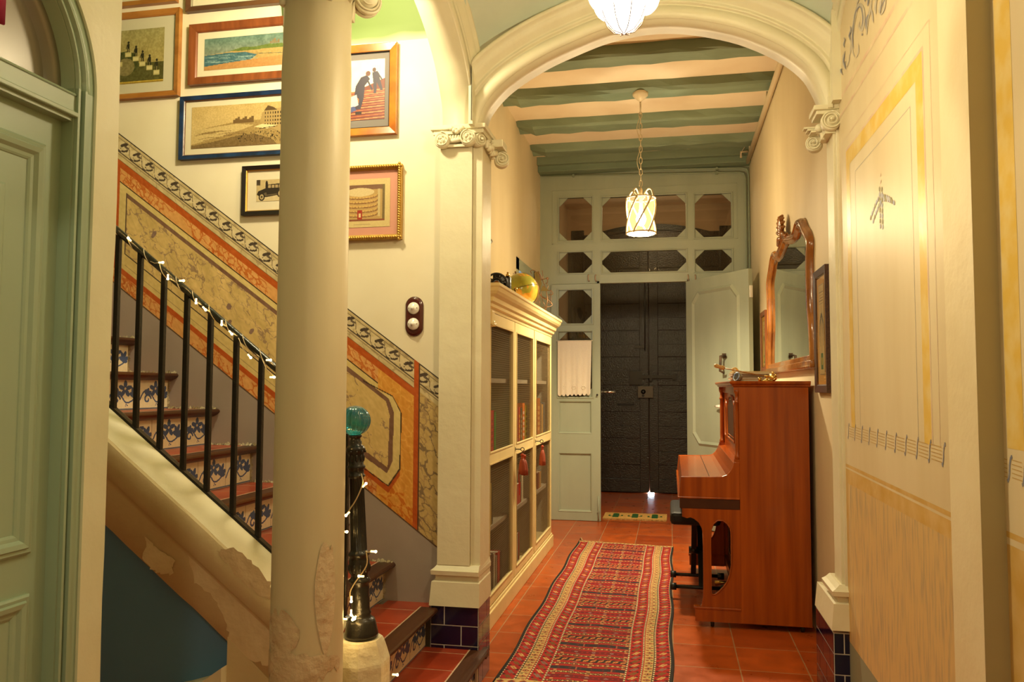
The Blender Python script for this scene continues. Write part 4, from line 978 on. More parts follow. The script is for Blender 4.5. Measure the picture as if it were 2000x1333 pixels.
for x in bx:
    q = MB(); q.strip([(x, YR, L0(x)+.005), (x, YR, RZ(x)-.012)], (.0085, 0, 0), (0, .0085, 0)); q.build('baluster', IRON, t, bevel=.002)
# newel post (leans a little) with a ribbed blue glass ball
b0 = at(706, 1243, 'y', 2.43); b1 = at(694, 850, 'y', 2.43); ax = Vector(b1-b0).normalized(); base = Vector(b0); Lp = (Vector(b1)-base).length
t = thing('newel_post', 'black glossy fluted iron newel post topped by a ribbed blue glass ball', 'newel post', tuple(base))
sc_ = Lp/1040.
def hz(ycrop): return (1240-ycrop)*Lp/(1240-187)
pf = [(88, 1240), (88, 1225), (84, 1205), (76, 1165), (70, 1150), (60, 1145), (50, 1130), (56, 1118), (50, 1108), (48, 1085), (50, 1050), (47, 1030), (50, 985), (46, 968), (56, 960), (58, 948), (48, 938), (44, 925), (52, 905), (56, 880), (54, 845), (48, 825), (58, 818), (58, 810), (46, 800), (43, 790), (40, 600), (37, 420), (37, 412), (46, 408), (46, 400), (40, 396), (40, 370), (48, 362), (48, 352), (39, 345), (41, 300), (47, 275), (52, 268), (50, 258), (42, 246), (32, 240), (34, 225), (28, 215), (26, 205), (34, 198), (36, 190), (28, 187)]
k_ = Lp/(1240-187)
q = MB(); q.lathe([(r*k_, hz(y)) for r, y in pf], base, ax, 48, flute=16, fl=(hz(795), hz(415), .16))
for k in range(10):
    a = 2*PI*k/10; U = ax.orthogonal().normalized(); V = ax.cross(U); d = U*math.cos(a)+V*math.sin(a)
    q.sphere(base+ax*hz(885)+d*52*k_, 10*k_, 0, 8, 6, (1, 1, 2.4)); q.sphere(base+ax*hz(310)+d*40*k_, 8*k_, 0, 8, 6, (1, 1, 2.6)); q.sphere(base+ax*hz(275)+d*50*k_, 7*k_, 0, 8, 6)
q.build('shaft', IRON, t)
BG = mat('blue_glass', (.04, .40, .55), .03, trans=.85, ior=1.45, coat=.5)
ob = MB(); bc = base+ax*(Lp+.046)
rings = []
for i in range(17):
    th = -PI/2+PI*i/16; ring = []
    for k in range(64):
        a = 2*PI*k/64; r = .0515*(1-.06*(.5+.5*math.cos(a*16)))*max(math.cos(th), .02); ring.append(bc+Vector((math.cos(a)*r, math.sin(a)*r, math.sin(th)*.0485)))
    rings.append(ring)
ob.loft(rings); ob.build('glass_ball', BG, t)
# plaster plinth of the newel
q = MB(); px0, px1 = at(650, 1290, 'y', 2.40)[0], at(767, 1290, 'y', 2.40)[0]; cxp, cyp = base.x-.012, 2.43
def oct_(r, z, c=.42): return [(cxp+r*a, cyp+r*b, z) for a, b in ((1, -c), (1, c), (c, 1), (-c, 1), (-1, c), (-1, -c), (-c, -1), (c, -1))]
zt_ = base.z-.004; rr = .094
q.loft([oct_(rr, 0), oct_(rr, zt_-.075), oct_(rr*.99, zt_-.065), oct_(rr*.90, zt_-.035), oct_(rr*.82, zt_-.012), oct_(rr*.76, zt_)], smooth=False)
tag(q.build('newel_plinth', mat('cracked_cream_plinth', (.72, .67, .48), .5, (.60, .52, .34), 7, .8, 22)), 'cracked cream plaster block carrying the black newel post', 'plinth')

# string of fairy lights
GLOW = mat('fairy_bulb_glow', (1, .8, .4), .3, emit=(1, .62, .18), estr=11)
CLEAR = mat('clear_bulb_sleeve', (.9, .75, .45), .2, emit=(1, .6, .2), estr=1.2)
WIREM = mat('twisted_clear_wire', (.55, .45, .28), .35)
def bulbs(t, pts, y):
    for x, z_, dx, dz in pts:
        p = Vector(at(x, z_, 'y', y)); d = Vector((dx, 0, -dz)); d = d.normalized() if d.length else Vector((0, 0, 1)); q = MB()
        q.sphere(p, .0042, 0, 10, 8); q.tube([p-d*.004, p-d*.016], .0032, 8, 1); q.build('bulb', [GLOW, CLEAR], t)
def s3(x, y): return (200+x/2.777, 420+y/2.777)
t = thing('fairy_lights', 'string of tiny warm fairy lights twisted along the black handrail', 'string lights', (-1.5, YR, 1.3), 'fairy light strings on the stair rail')
P3 = [(*s3(65, 38), 0, -1), (*s3(140, 125), -1, -1), (*s3(328, 258), 1, 0), (*s3(355, 347), 0, 1), (*s3(440, 357), 1, 0), (*s3(508, 478), 0, 1), (*s3(560, 516), 1, 1), (*s3(647, 596), 0, 1), (*s3(703, 647), 1, 1), (*s3(805, 775), 1, 1), (*s3(912, 788), 1, 0), (*s3(932, 881), 1, 0)]
bulbs(t, P3, YR-.018)
q = MB(); pts = []
for i in range(400):
    f = i/399; x = -2.05+.98*f; a = f*2*PI*15; pts.append((x, YR+math.cos(a)*.0150, RZ(x)-.008+math.sin(a)*.0150))
q.tube(pts, .0016, 5)
for (x, y) in ((325, 258), (438, 357), (805, 775), (932, 881)):
    e = Vector(at(*s3(x, y), 'y', YR-.018)); q.tube([(e.x-.05, YR-.014, RZ(e.x-.05)-.01), (e.x-.03, YR-.018, (RZ(e.x-.05)+e.z)/2-.01), e], .0014, 5)
q.build('wire', WIREM, t)
def s5(x, y): return (640+x/2.667, 780+y/2.667)
t = thing('fairy_lights', 'string of tiny warm fairy lights wound round the black newel post', 'string lights', (base.x, 2.38, .7), 'fairy light strings on the stair rail')
P5 = [(*s5(82, 225), 1, 0), (*s5(200, 440), 1, -1), (*s5(95, 607), -1, 1), (*s5(100, 692), 1, 0), (*s5(250, 795), 1, 0), (*s5(163, 923), -1, 0), (*s5(123, 1055), 0, 1), (*s5(122, 1125), 0, 1), (*s5(140, 1145), 1, 1), (*s5(130, 1150), -1, 1), (*s5(75, 1146), -1, 0)]
bulbs(t, P5, 2.372)
q = MB()
def wp(x, y, yy=2.372): return tuple(at(*s5(x, y), 'y', yy))
q.tube(crom([wp(175, 390, 2.40), wp(182, 440), wp(150, 520), wp(118, 570), wp(95, 607)], 4), .002, 6)
q.build('wire', WIREM, t); q = MB()
q.tube(crom([wp(200, 790), wp(206, 850), wp(190, 890), wp(140, 960), wp(116, 1010), wp(123, 1055)], 4), .002, 6)
q.tube([wp(200, 798), wp(250, 795)], .002, 6)
cc = base+ax*hz(1112)
for j in range(0): q.tube([cc+ax*(j*.0035)+Vector((math.cos(a)*57*k_, math.sin(a)*57*k_, .006*math.sin(a))) for a in np.linspace(0, 2*PI, 24, endpoint=False)], .0018, 5, closed=True)
q.build('wire', WIREM, t)
t = thing('fairy_lights', 'single warm fairy bulb lying on the lowest red tread beside the newel plinth', 'string lights', (-.85, 2.4, .2), 'fairy light strings on the stair rail')
bulbs(t, [(776, 1319, 1, 0), ], 2.42)
q = MB(); q.tube([tuple(at(765, 1321, 'y', 2.42)), tuple(at(770, 1320, 'y', 2.42))], .002, 6); q.build('wire', WIREM, t)
ll = lamp('fairy_glow', tuple(Vector(at(690, 1205, 'y', 2.33))), .13, (1, .62, .2), .02)

# ================================================================== DOOR WALL on the left
XD = -1.15; YE = 1.474
fe = 1.403; le_ = 1.311                               # outer edge of frame, edge of leaf opening
def dz(x, y): p = at(x, y, 'x', XD); return (p[1], p[2])
zs = dz(155, 190)[1]                                   # top of transom
zb_ = dz(148, 225)[1]
AO = [dz(x/4.44, y/4.44) for x, y in ((690, 5), (740, 180), (790, 340), (820, 520), (835, 700))]
AI = [dz(x/4.44, y/4.44) for x, y in ((515, 5), (580, 150), (630, 300), (665, 450), (685, 650), (690, 835))]
ra = .62                                              # arch half span
def arc(re, zspr, h, n=40): return [(fe-.62+re*math.cos(a), zspr+h*math.sin(a)) for a in np.linspace(0, PI, n)]
yc_ = fe-.36; Ro = .36; ho = .317; zsp = 1.86
# wall with arched opening
q = MB(); x0, x1 = XD-.16, XD
op = [(yc_+Ro, 0), (yc_+Ro, zsp)]+[(yc_+Ro*math.cos(a), zsp+ho*math.sin(a)) for a in np.linspace(0, PI, 48)]+[(yc_-Ro, 0)]
for (a0, z0), (a1, z1) in zip(op[2:-2], op[3:-1]):
    for x in (x0, x1): q.face([(x, a0, z0), (x, a1, z1), (x, a1, 3.7), (x, a0, 3.7)])
    q.face([(x0, a0, z0), (x0, a1, z1), (x1, a1, z1), (x1, a0, z0)])
q.box(x0, x1, -2.5, yc_-Ro, 0, 3.7)
# far jamb strip, with a slightly wavy hand-plastered edge
rings = []
R_ = np.random.RandomState(12); wv_ = np.convolve(R_.rand(46)-.5, np.ones(5)/5, 'same')
for i in range(41):
    z = 3.7*i/40; e = YE+wv_[i]*.012+(.004 if z > 1.5 else 0); rings.append([(x0, yc_+Ro, z), (x1, yc_+Ro, z), (x1, e-.006, z), (x1-.005, e, z), (x0, e, z)])
q.loft(rings, smooth=False)
struct(q.build('wall_door_side', mat('door_wall_cream', (.78, .80, .60), .4, (.72, .73, .52), 4, .35, 12))); 
# frame + transom + leaf
t = thing('door_1', 'x', 'x', (XD, yc_, 0)); del t['label']; del t['category']; t['kind'] = 'structure'
q = MB(); fw_ = Ro-.0; xi = XD-.012
def archring(q, r0, r1, h0, h1, xa, xb, mi=0, n=48):
    A = np.linspace(0, PI, n)
    for a, b in zip(A[:-1], A[1:]):
        o0 = (yc_+r0*math.cos(a), zsp+h0*math.sin(a)); o1 = (yc_+r0*math.cos(b), zsp+h0*math.sin(b)); i0 = (yc_+r1*math.cos(a), zsp+h1*math.sin(a)); i1 = (yc_+r1*math.cos(b), zsp+h1*math.sin(b))
        q.face([(xb, *o0), (xb, *o1), (xb, *i1), (xb, *i0)], mi, True); q.face([(xa, *i0), (xa, *i1), (xb, *i1), (xb, *i0)], mi, True); q.face([(xa, *o0), (xa, *o1), (xb, *o1), (xb, *o0)], mi, True)
    for s in (-1, 1):
        q.box(xa, xb, yc_+s*r0, yc_+s*r1, 0, zsp, mi)
archring(q, Ro, Ro-.028, ho, ho-.028, XD-.10, XD-.006); archring(q, Ro-.028, Ro-.034, ho-.028, ho-.034, XD-.10, XD+.002); archring(q, Ro-.034, Ro-.042, ho-.034, ho-.042, XD-.10, XD-.012); archring(q, Ro-.042, Ro-.048, ho-.042, ho-.048, XD-.10, XD-.002); archring(q, Ro-.048, Ro-.052, ho-.048, ho-.052, XD-.10, XD-.010)
q.box(XD-.10, XD-.008, yc_-Ro+.03, yc_+Ro-.045, zb_+.008, zs+.004); q.box(XD-.10, XD-.002, yc_-Ro+.03, yc_+Ro-.046, zb_-.002, zb_+.008, 0, .002); q.box(XD-.10, XD-.012, yc_-Ro+.03, yc_+Ro-.048, zb_-.010, zb_-.002)
q.tube([(XD-.008, yc_-Ro+.03, zs+.004), (XD-.008, yc_+Ro-.045, zs+.004)], .003, 6)
q.build('frame', DOORG, t)
q = MB(); gl = [(yc_+(Ro-.01)*math.cos(a), zsp-.06+(ho+.05)*math.sin(a)) for a in np.linspace(0, PI, 30)]
q.face([(XD-.060, a, b) for a, b in gl]); archring(q, Ro-.05, Ro-.075, ho-.05, ho-.075, XD-.10, XD-.040); q.build('fanlight', mat('dull_fanlight_panel', (.33, .31, .24), .25), t)
q = MB(); e0, e1 = yc_-Ro+.045, yc_+Ro-.045; xl = XD-.036
q.box(xl-.035, xl, e0, e1, .01, zb_-.004)
P_ = [e1-.060, zb_-.090]
def moul(y0, y1, z0, z1):
    q.mould(y0, y1, z0, z1, [(0, -.001), (0, .006), (.004, .009), (.010, .008), (.013, .013), (.022, .011), (.028, .005), (.034, .004), (.038, .002), (.040, -.001)], xl, 'x')
    q.mould(y0+.09, y1-.09, z0+.10, z1-.10, [(-.006, -.001), (0, .003), (.010, .0035), (.012, -.001)], xl, 'x')
moul(e0+.06, e1-.050, .955, zb_-.070); moul(e0+.06, e1-.050, .12, .880)
q.build('leaf', DOORG, t)
# darker room behind is closed by the leaf itself; magenta cloth edge at the very left
q = MB(); g = []
for j in range(25):
    z = 1.80+.75*j/24; row = []
    for i in range(13): row.append((-.985+.012*math.sin(i*1.2+j*.25)+i*.001, .915+.0095*i-.05, z))
    g.append(row)
e = at(6, 60, 'x', -.97)
for r_ in g:
    for i, p in enumerate(r_): r_[i] = (p[0], e[1]+.004-(12-i)*.010-.012*(1-(p[2]-1.8)/.75), p[2])
for j in range(24):
    for i in range(12): q.face([g[j][i], g[j][i+1], g[j+1][i+1], g[j+1][i]], 0, True)
o = q.build('hanging_cloth', mat('magenta_cloth', (.30, .008, .05), .8)); sm = o.modifiers.new('thick', 'SOLIDIFY'); sm.thickness = .004
tag(o, 'edge of a magenta cloth hanging by the green arched door at the far left', 'cloth')

# ================================================================== PICTURES on the stair wall
ART = paint_mat('printed_picture', .5)
PG = glass_mat(); PG.name = 'picture_glass'
PG.node_tree.nodes['Transparent BSDF'].inputs[0].default_value = (.97, .96, .94, 1)
def wood(name, c1, c2, rough=.35, st=(.25, 1, 1)): return mat(name, c1, rough, c2, 26, .15, 40, stretch=st, coat=.15)
FR_R = wood('red_brown_veneer', (.15, .040, .012), (.24, .070, .020), .35, (1, 1, .12)); FR_O = wood('honey_wood', (.40, .17, .035), (.30, .11, .02)); FR_B = mat('blue_lacquer', (.014, .040, .11), .3, (.009, .018, .045), 20)
FR_K = mat('black_lacquer', (.016, .012, .010), .3); FR_A = mat('amber_veneer', (.46, .18, .02), .25, (.34, .10, .012), 12, coat=.5); FR_D = wood('dark_brown_moulding', (.08, .03, .015), (.12, .05, .02))
MATC = mat('cream_mount', (.72, .66, .50), .7)
def picture(name, label, x0, x1, z0, z1, fw_, fm, mount, art, ax0, ax1, az0, az1, inner=None, round_=0, rope=False, grp=None, plane='y', yw=YW, depth=.028, glass=True):
    """frame outer box (x0..x1, z0..z1) on the wall face yw"""
    t = thing(name, label, 'picture', ((x0+x1)/2, yw, z0) if plane == 'y' else (yw, (x0+x1)/2, z0), 'framed pictures on the stair wall' if plane == 'y' else 'palm prints on the right wall')
    if plane == 'y':
        W = lambda a, d, z: (a, yw-d, z)
    else:
        W = lambda a, d, z: (yw-d, a, z)
    def mbar(q, A, B, C, D, d0, d1, mi=0):           # flat mitred bar: outer A-B, inner C-D
        v = [W(A[0], d0, A[1]), W(B[0], d0, B[1]), W(C[0], d0, C[1]), W(D[0], d0, D[1])]+[W(A[0], d1, A[1]), W(B[0], d1, B[1]), W(C[0], d1*.8, C[1]), W(D[0], d1*.8, D[1])]
        q.add(v, [(0, 1, 2, 3), (4, 5, 6, 7), (0, 1, 5, 4), (1, 2, 6, 5), (2, 3, 7, 6), (3, 0, 4, 7)], mi)
    def fr(q, x0, x1, z0, z1, w_, d0, d1, mi=0):
        o = [(x0, z0), (x1, z0), (x1, z1), (x0, z1)]; i = [(x0+w_, z0+w_), (x1-w_, z0+w_), (x1-w_, z1-w_), (x0+w_, z1-w_)]
        for k in range(4): mbar(q, o[k], o[(k+1) % 4], i[(k+1) % 4], i[k], d0, d1, mi)
    q = MB(); fr(q, x0, x1, z0, z1, fw_, 0, depth); mats = [fm, inner or fm]
    fr(q, x0+fw_-.001, x1-fw_+.001, z0+fw_-.001, z1-fw_+.001, .005, 0, depth*.75, 1)
    if rope:
        for a, b in (((x0, z0), (x1, z0)), ((x1, z0), (x1, z1)), ((x0, z1), (x1, z1)), ((x0, z0), (x0, z1))):
            a, b = Vector(a), Vector(b); L = (b-a).length; n_ = int(L/.011); 
            for k in range(n_+1):
                p = a+(b-a)*k/n_; hx = .5*fw_*(1 if a.y != b.y else 0); sx = (1 if p.x < (x0+x1)/2 else -1); sz_ = (1 if p.y < (z0+z1)/2 else -1)
                c = (p.x+(sx*fw_/2 if a.x == b.x else 0), p.y+(sz_*fw_/2 if a.y == b.y else 0)); q.sphere(W(c[0], depth, c[1]), .0075, 0, 8, 6)
    q.build('frame', mats, t, bevel=.004 if round_ else .0015)
    q = MB(); i0, i1, k0, k1 = x0+fw_, x1-fw_, z0+fw_, z1-fw_; q.face([W(i0, .010, k0), W(i1, .010, k0), W(i1, .010, k1), W(i0, .010, k1)]); q.build('mount', mount, t)
    art.grid('print', lambda U, V: ((U, np.full_like(U, yw-.0115), V) if plane == 'y' else (np.full_like(U, yw-.0115), U, V)), ART, t)
    if glass:
        q = MB(); q.face([W(i0, .016, k0), W(i1, .016, k0), W(i1, .016, k1), W(i0, .016, k1)]); q.build('glass', PG, t)
    return t
R6 = np.random.RandomState(66)
def sky(cv, top, bot):
    f = ((cv.Y-cv.Y.min())/(cv.Y.max()-cv.Y.min()))[..., None]; cv.a[:] = (np.array(bot)/255)*(1-f)+(np.array(top)/255)*f
# 1 beach pastel
x0, x1, z0, z1 = -2.207, -1.763, 2.793, 2.949
cv = Canvas(x0, x1, z0, z1, .0022, (150, 150, 130)); sky(cv, (92, 122, 112), (168, 158, 138)); cv.mottle(.06, 14, 1); cv.mottle(.03, 4, 9)
cv.poly([(x0, 2.866), (x0+.14, 2.878), (x1, 2.886), (x1, z0), (x0, z0)], (176, 150, 94))
cv.poly([(x0, 2.866), (x0+.12, 2.872), (x0+.22, 2.869), (x0+.28, 2.852), (x0+.24, 2.828), (x0+.12, 2.822), (x0, 2.812)], (66, 104, 116))
for k in range(26):
    a = x0+.24*R6.rand(); b = 2.828+.036*R6.rand(); cv.line([(a, b), (a+.03, b-.002+.004*R6.rand()), (a+.05, b-.004)], .0025, (140, 168, 166), .8)
cv.poly([(x0+.13, 2.880), (x0+.2, 2.894), (x0+.27, 2.892), (x0+.34, 2.900), (x1, 2.896), (x1, 2.880), (x0+.2, 2.876)], (98, 116, 56)); cv.mottle(.04, 3, 5)
for k in range(5): cv.rect(x0+.345+k*.010, x0+.353+k*.010, 2.90, 2.912+.006*(k % 3), (132, 110, 80))
cv.poly([(x0, 2.812), (x0+.12, 2.822), (x0+.26, 2.832), (x1, 2.842), (x1, z0), (x0, z0)], (180, 134, 82)); cv.line([(x0+.27, 2.858), (x1, 2.85)], .003, (110, 108, 84)); cv.mottle(.03, 3, 6)
picture('framed_picture', 'pastel of a blue bay and beach in a wide red-brown frame behind the column', -2.284, -1.70, 2.722, 3.022, .036, FR_R, MATC, cv, x0, x1, z0, z1)
# 2 sepia seafront photo
x0, x1, z0, z1 = -2.266, -1.70, 2.411, 2.615
cv = Canvas(x0, x1, z0, z1, .0022, (196, 172, 116)); sky(cv, (196, 170, 112), (206, 184, 130)); cv.mottle(.02, 20, 2)
cv.poly([(x0, 2.50), (x0+.1, 2.512), (x0+.19, 2.525), (x0+.3, 2.535), (x1, 2.53), (x1, z0), (x0, z0)], (160, 136, 86))
cv.poly([(x0, 2.505), (x0+.09, 2.508), (x0+.14, 2.513), (x0+.24, 2.52), (x0+.33, 2.51), (x0+.2, 2.47), (x0, 2.43)], (196, 174, 120))
for k in range(14): a = x0+.02+.2*R6.rand(); b = 2.44+.06*R6.rand(); cv.line([(a, b), (a+.06, b+.008), (a+.11, b+.006)], .003, (130, 106, 66), .7)
cv.poly([(x0, z0), (x0, 2.425), (x0+.12, 2.44), (x0+.24, 2.462), (x0+.33, 2.468), (x0+.42, 2.44), (x0+.45, z0)], (120, 98, 62)); cv.mottle(.05, 2, 7)
for k in range(120): a = x0+.24+.28*R6.rand(); b = 2.425+.05*R6.rand(); cv.rect(a, a+.003, b, b+.006, (44, 34, 22), .85)
for k in range(9): cv.rect(x0+.22+k*.012, x0+.232+k*.012, 2.522, 2.540+.007*(k % 3), (112, 88, 54))
cv.poly([(x0+.36, 2.52), (x0+.37, 2.565), (x0+.40, 2.592), (x0+.43, 2.582), (x0+.50, 2.590), (x0+.55, 2.60), (x1, 2.61), (x1, 2.46), (x0+.46, 2.47)], (170, 146, 96))
cv.poly([(x0+.38, 2.575), (x0+.40, 2.600), (x0+.43, 2.590), (x0+.45, 2.575)], (90, 70, 44))
for r_ in range(4):
    for k in range(12): cv.rect(x0+.385+k*.013, x0+.390+k*.013, 2.505+r_*.018, 2.514+r_*.018, (66, 50, 32))
cv.poly([(x0+.33, 2.500), (x0+.37, 2.512), (x0+.45, 2.502), (x0+.40, 2.488)], (222, 204, 156)); cv.line([(x0+.36, 2.49), (x0+.45, 2.498)], .003, (60, 46, 30))
for k in range(5): cv.ell(x0+.485+k*.016, 2.472, .006, .014, (50, 38, 24))
picture('framed_picture', 'sepia seafront photograph in a long blue frame', -2.323, -1.66, 2.357, 2.667, .020, FR_B, MATC, cv, x0, x1, z0, z1, inner=FR_D)
# 3 small car photo
x0, x1, z0, z1 = -1.916, -1.75, 2.139, 2.242
cv = Canvas(x0, x1, z0, z1, .0014, (190, 172, 128)); cv.rect(x0, x1, z0, 2.166, (206, 190, 150)); cv.rect(x0, x0+.02, 2.215, z1, (70, 60, 46)); cv.mottle(.03, 6, 2)
K = (42, 35, 28)
cv.poly([(x0+.002, 2.172), (x0+.01, 2.188), (x0+.045, 2.200), (x0+.055, 2.218), (x0+.13, 2.222), (x0+.142, 2.200), (x0+.148, 2.178), (x0+.12, 2.168), (x0+.05, 2.158), (x0+.02, 2.160)], K)
for k in range(4): cv.rect(x0+.060+k*.018, x0+.074+k*.018, 2.202, 2.216, (170, 150, 110))
cv.poly([(x0+.03, 2.172), (x0+.05, 2.182), (x0+.055, 2.170), (x0+.12, 2.176), (x0+.12, 2.170), (x0+.05, 2.163)], (96, 84, 64))
for a, b in ((x0+.028, 2.160), (x0+.122, 2.174)): cv.ell(a, b, .016, .019, K); cv.ell(a, b, .010, .013, (176, 158, 118)); cv.ell(a, b, .004, .005, K)
for a in (x0+.046, x0+.135): cv.rect(a, a+.012, 2.205, 2.228, K); cv.ell(a+.006, 2.231, .005, .005, K)
picture('framed_picture', 'small photograph of a vintage open car in a black frame with gilt edge', -1.985, -1.69, 2.073, 2.308, .019, FR_K, MATC, cv, x0, x1, z0, z1, inner=GILT)
# 4 photograph of people on steps
x0, x1, z0, z1 = -1.47, -1.283, 2.498, 2.782
cv = Canvas(x0, x1, z0, z1, .0018, (232, 222, 200)); cv.mottle(.03, 12, 1)
cv.poly([(x0, 2.62), (x1, 2.69), (x1, z0), (x0, z0)], (110, 44, 24))
for k in range(13): b = 2.50+k*.0145-.0003*k*k; cv.line([(x0, b), (x1, b+.008)], .0045, (188, 92, 50) if k % 2 else (214, 130, 80))
for k in range(4):
    for j in range(4): cv.rect(x1-.062+k*.011, x1-.054+k*.011, 2.712+j*.011, 2.720+j*.011, (150, 150, 190))
V = (44, 36, 58)
cv.poly([(x0+.03, 2.55), (x0+.045, 2.66), (x0+.07, 2.70), (x0+.10, 2.71), (x0+.115, 2.69), (x0+.09, 2.66), (x0+.085, 2.60), (x0+.07, 2.55)], V); cv.ell(x0+.105, 2.716, .012, .012, (96, 56, 44)); cv.line([(x0+.10, 2.69), (x0+.125, 2.64)], .008, V)
cv.poly([(x0+.125, 2.72), (x0+.15, 2.725), (x0+.16, 2.70), (x0+.178, 2.635), (x0+.168, 2.632), (x0+.148, 2.672), (x0+.146, 2.62), (x0+.134, 2.62), (x0+.130, 2.68)], V); cv.ell(x0+.135, 2.732, .009, .010, (80, 50, 44)); cv.line([(x0+.15, 2.72), (x0+.172, 2.685)], .007, V)
cv.ell(x0+.04, 2.59, .022, .02, (214, 110, 60)); cv.poly([(x0+.01, 2.55), (x0+.06, 2.57), (x0+.05, 2.62), (x0+.02, 2.61)], (196, 188, 196)); cv.poly([(x0, 2.53), (x0+.05, 2.545), (x0+.04, 2.565), (x0, 2.56)], (60, 74, 130)); cv.rect(x0+.045, x0+.075, 2.525, 2.54, (40, 16, 12))
picture('framed_picture', 'colour photograph of people on outdoor steps in a broad amber frame', -1.50, -1.221, 2.422, 2.850, .036, FR_A, mat('grey_mount', (.20, .18, .17), .7), cv, x0, x1, z0, z1, inner=FR_K, round_=1)
# 5 opera house print
x0, x1, z0, z1 = -1.50, -1.250, 1.997, 2.221
cv = Canvas(x0, x1, z0, z1, .0017, (204, 184, 128)); a0, a1, b0, b1 = -1.48, -1.276, 2.026, 2.194; cxo = -1.395
cv.rect(a0, a1, b0, b1, (176, 146, 88)); cv.rect(a0, a1, b1-.022, b1, (118, 84, 60)); cv.ell(cxo, 2.160, .068, .020, (204, 186, 140)); 
for k in range(5):
    b = 2.150-k*.021
    cv.line([(cxo+.085*math.sin(a_), b-.014*math.cos(a_)) for a_ in np.linspace(-1.45, 1.45, 22)], .007, (196, 160, 92)); cv.line([(cxo+.085*math.sin(a_), b-.008-.014*math.cos(a_)) for a_ in np.linspace(-1.45, 1.45, 22)], .003, (120, 60, 36))
    for a_ in np.linspace(-1.4, 1.4, 16): cv.rect(cxo+.085*math.sin(a_)-.001, cxo+.085*math.sin(a_)+.001, b-.008-.014*math.cos(a_), b-.014*math.cos(a_), (130, 96, 52))
cv.rect(a1-.034, a1-.022, b0+.02, b1-.02, (190, 172, 124)); cv.rect(a1-.012, a1, b0, b1, (110, 92, 54)); cv.rect(cxo-.014, cxo+.010, b0+.006, b0+.05, (158, 44, 26)); cv.rect(cxo-.007, cxo+.004, b0+.016, b0+.036, (210, 190, 140)); cv.rect(a0, a1, b0, b0+.008, (130, 70, 44))
cv.line([(cxo-.03, 2.010), (cxo+.05, 2.010)], .002, (140, 120, 84)); cv.mottle(.02, 2, 5)
picture('framed_picture', 'print of a tiered theatre interior on a pink mount in a twisted gilt frame', -1.55, -1.192, 1.936, 2.281, .019, GILT, mat('pink_mount', (.62, .30, .22), .7), cv, x0, x1, z0, z1, rope=True)
# 6 print of statues on steps
x0, x1, z0, z1 = -2.70, -2.427, 2.758, 3.030
cv = Canvas(x0, x1, z0, z1, .0022, (150, 140, 84)); sky(cv, (156, 148, 98), (170, 150, 84)); cv.mottle(.03, 10, 3)
cv.rect(x0, x1, z0, z0+.018, (190, 160, 60)); cv.rect(x0, x1, z0+.012, z0+.10, (84, 82, 40)); cv.ell(x0+.06, z0+.105, .075, .06, (66, 72, 34)); cv.ell(x0+.062, z0+.085, .05, .045, (130, 120, 78)); cv.mottle(.06, 3, 4)
for k, (dx, dz_) in enumerate(((.028, .115), (.075, .16), (.118, .135), (.155, .108), (.195, .085), (.235, .06))):
    a, b = x0+dx, z0+dz_; cv.rect(a-.017, a+.017, b-.024, b, (190, 178, 120)); cv.rect(a-.014, a+.014, b-.019, b-.006, (206, 196, 142)); cv.rect(a-.007, a+.007, b, b+.042, (36, 34, 24)); cv.ell(a, b+.049, .006, .007, (40, 34, 24)); cv.line([(a-.007, b+.038), (a-.013, b+.018)], .004, (36, 34, 24)); cv.rect(a-.002, a+.002, b, b+.018, (150, 140, 84))
cv.line([(x0, z0+.004), (x1, z0+.004)], .002, (90, 70, 30))
cv.line([(x0, z0+.022), (x1, z0+.022)], .002, (60, 50, 26))
picture('framed_picture', 'print of statues on stepped pedestals in a honey-coloured wooden frame at the left', -2.78, -2.337, 2.678, 3.115, .025, FR_O, mat('grey_cream_mount', (.60, .56, .42), .7), cv, x0, x1, z0, z1)
# 7, 8 the lower edges of two more above
cv = Canvas(-2.25, -1.80, 3.16, 3.40, .006, (150, 140, 110)); cv.mottle(.05, 5, 3)
picture('framed_picture', 'dark green and brown framed picture at the top edge above the beach pastel', -2.307, -1.72, 3.088, 3.47, .026, FR_D, MATC, cv, 0, 0, 0, 0, inner=mat('silver_bead', (.3, .26, .2), .4, metal=.6))
cv = Canvas(-2.70, -2.42, 3.22, 3.42, .006, (140, 130, 90)); cv.mottle(.05, 5, 4)
picture('framed_picture', 'honey-coloured wooden picture frame at the top edge above the statues print', -2.76, -2.36, 3.148, 3.47, .024, FR_O, MATC, cv, 0, 0, 0, 0)

# light switch
t = thing('light_switch', 'dark wooden oval plate with two round white rotary switches on the cream wall', 'light switch', (-1.131, YW, 1.49))
q = MB(); SW = mat('dark_red_polished_wood', (.075, .014, .010), .2, coat=.5)
def stad(r, d, c=(-1.131, 1.584), h=.048): return [(c[0]+r*math.cos(a), YW-d, c[1]+(h if math.sin(a) >= 0 else -h)+r*math.sin(a)) for a in np.linspace(.001, 2*PI+.001, 40, endpoint=False)]
q.loft([stad(.042, 0), stad(.042, .006), stad(.038, .012), stad(.034, .012), stad(.033, .015), stad(.030, .016)]); q.build('plate', SW, t)
for z in (1.620, 1.549):
    q = MB(); q.lathe([(.027, .014), (.027, .020), (.024, .026), (.014, .028), (.012, .030), (.008, .031), (.007, .040), (.0, .041)], (-1.131, YW, z), (0, -1, 0), 28, 0); q.lathe([(.0022, .027), (.0022, .0285)], (-1.150, YW, z), (0, -1, 0), 8, 1); q.lathe([(.0022, .027), (.0022, .0285)], (-1.112, YW, z), (0, -1, 0), 8, 1)
    q.build('rotary_switch', [PORC, BRASS], t)

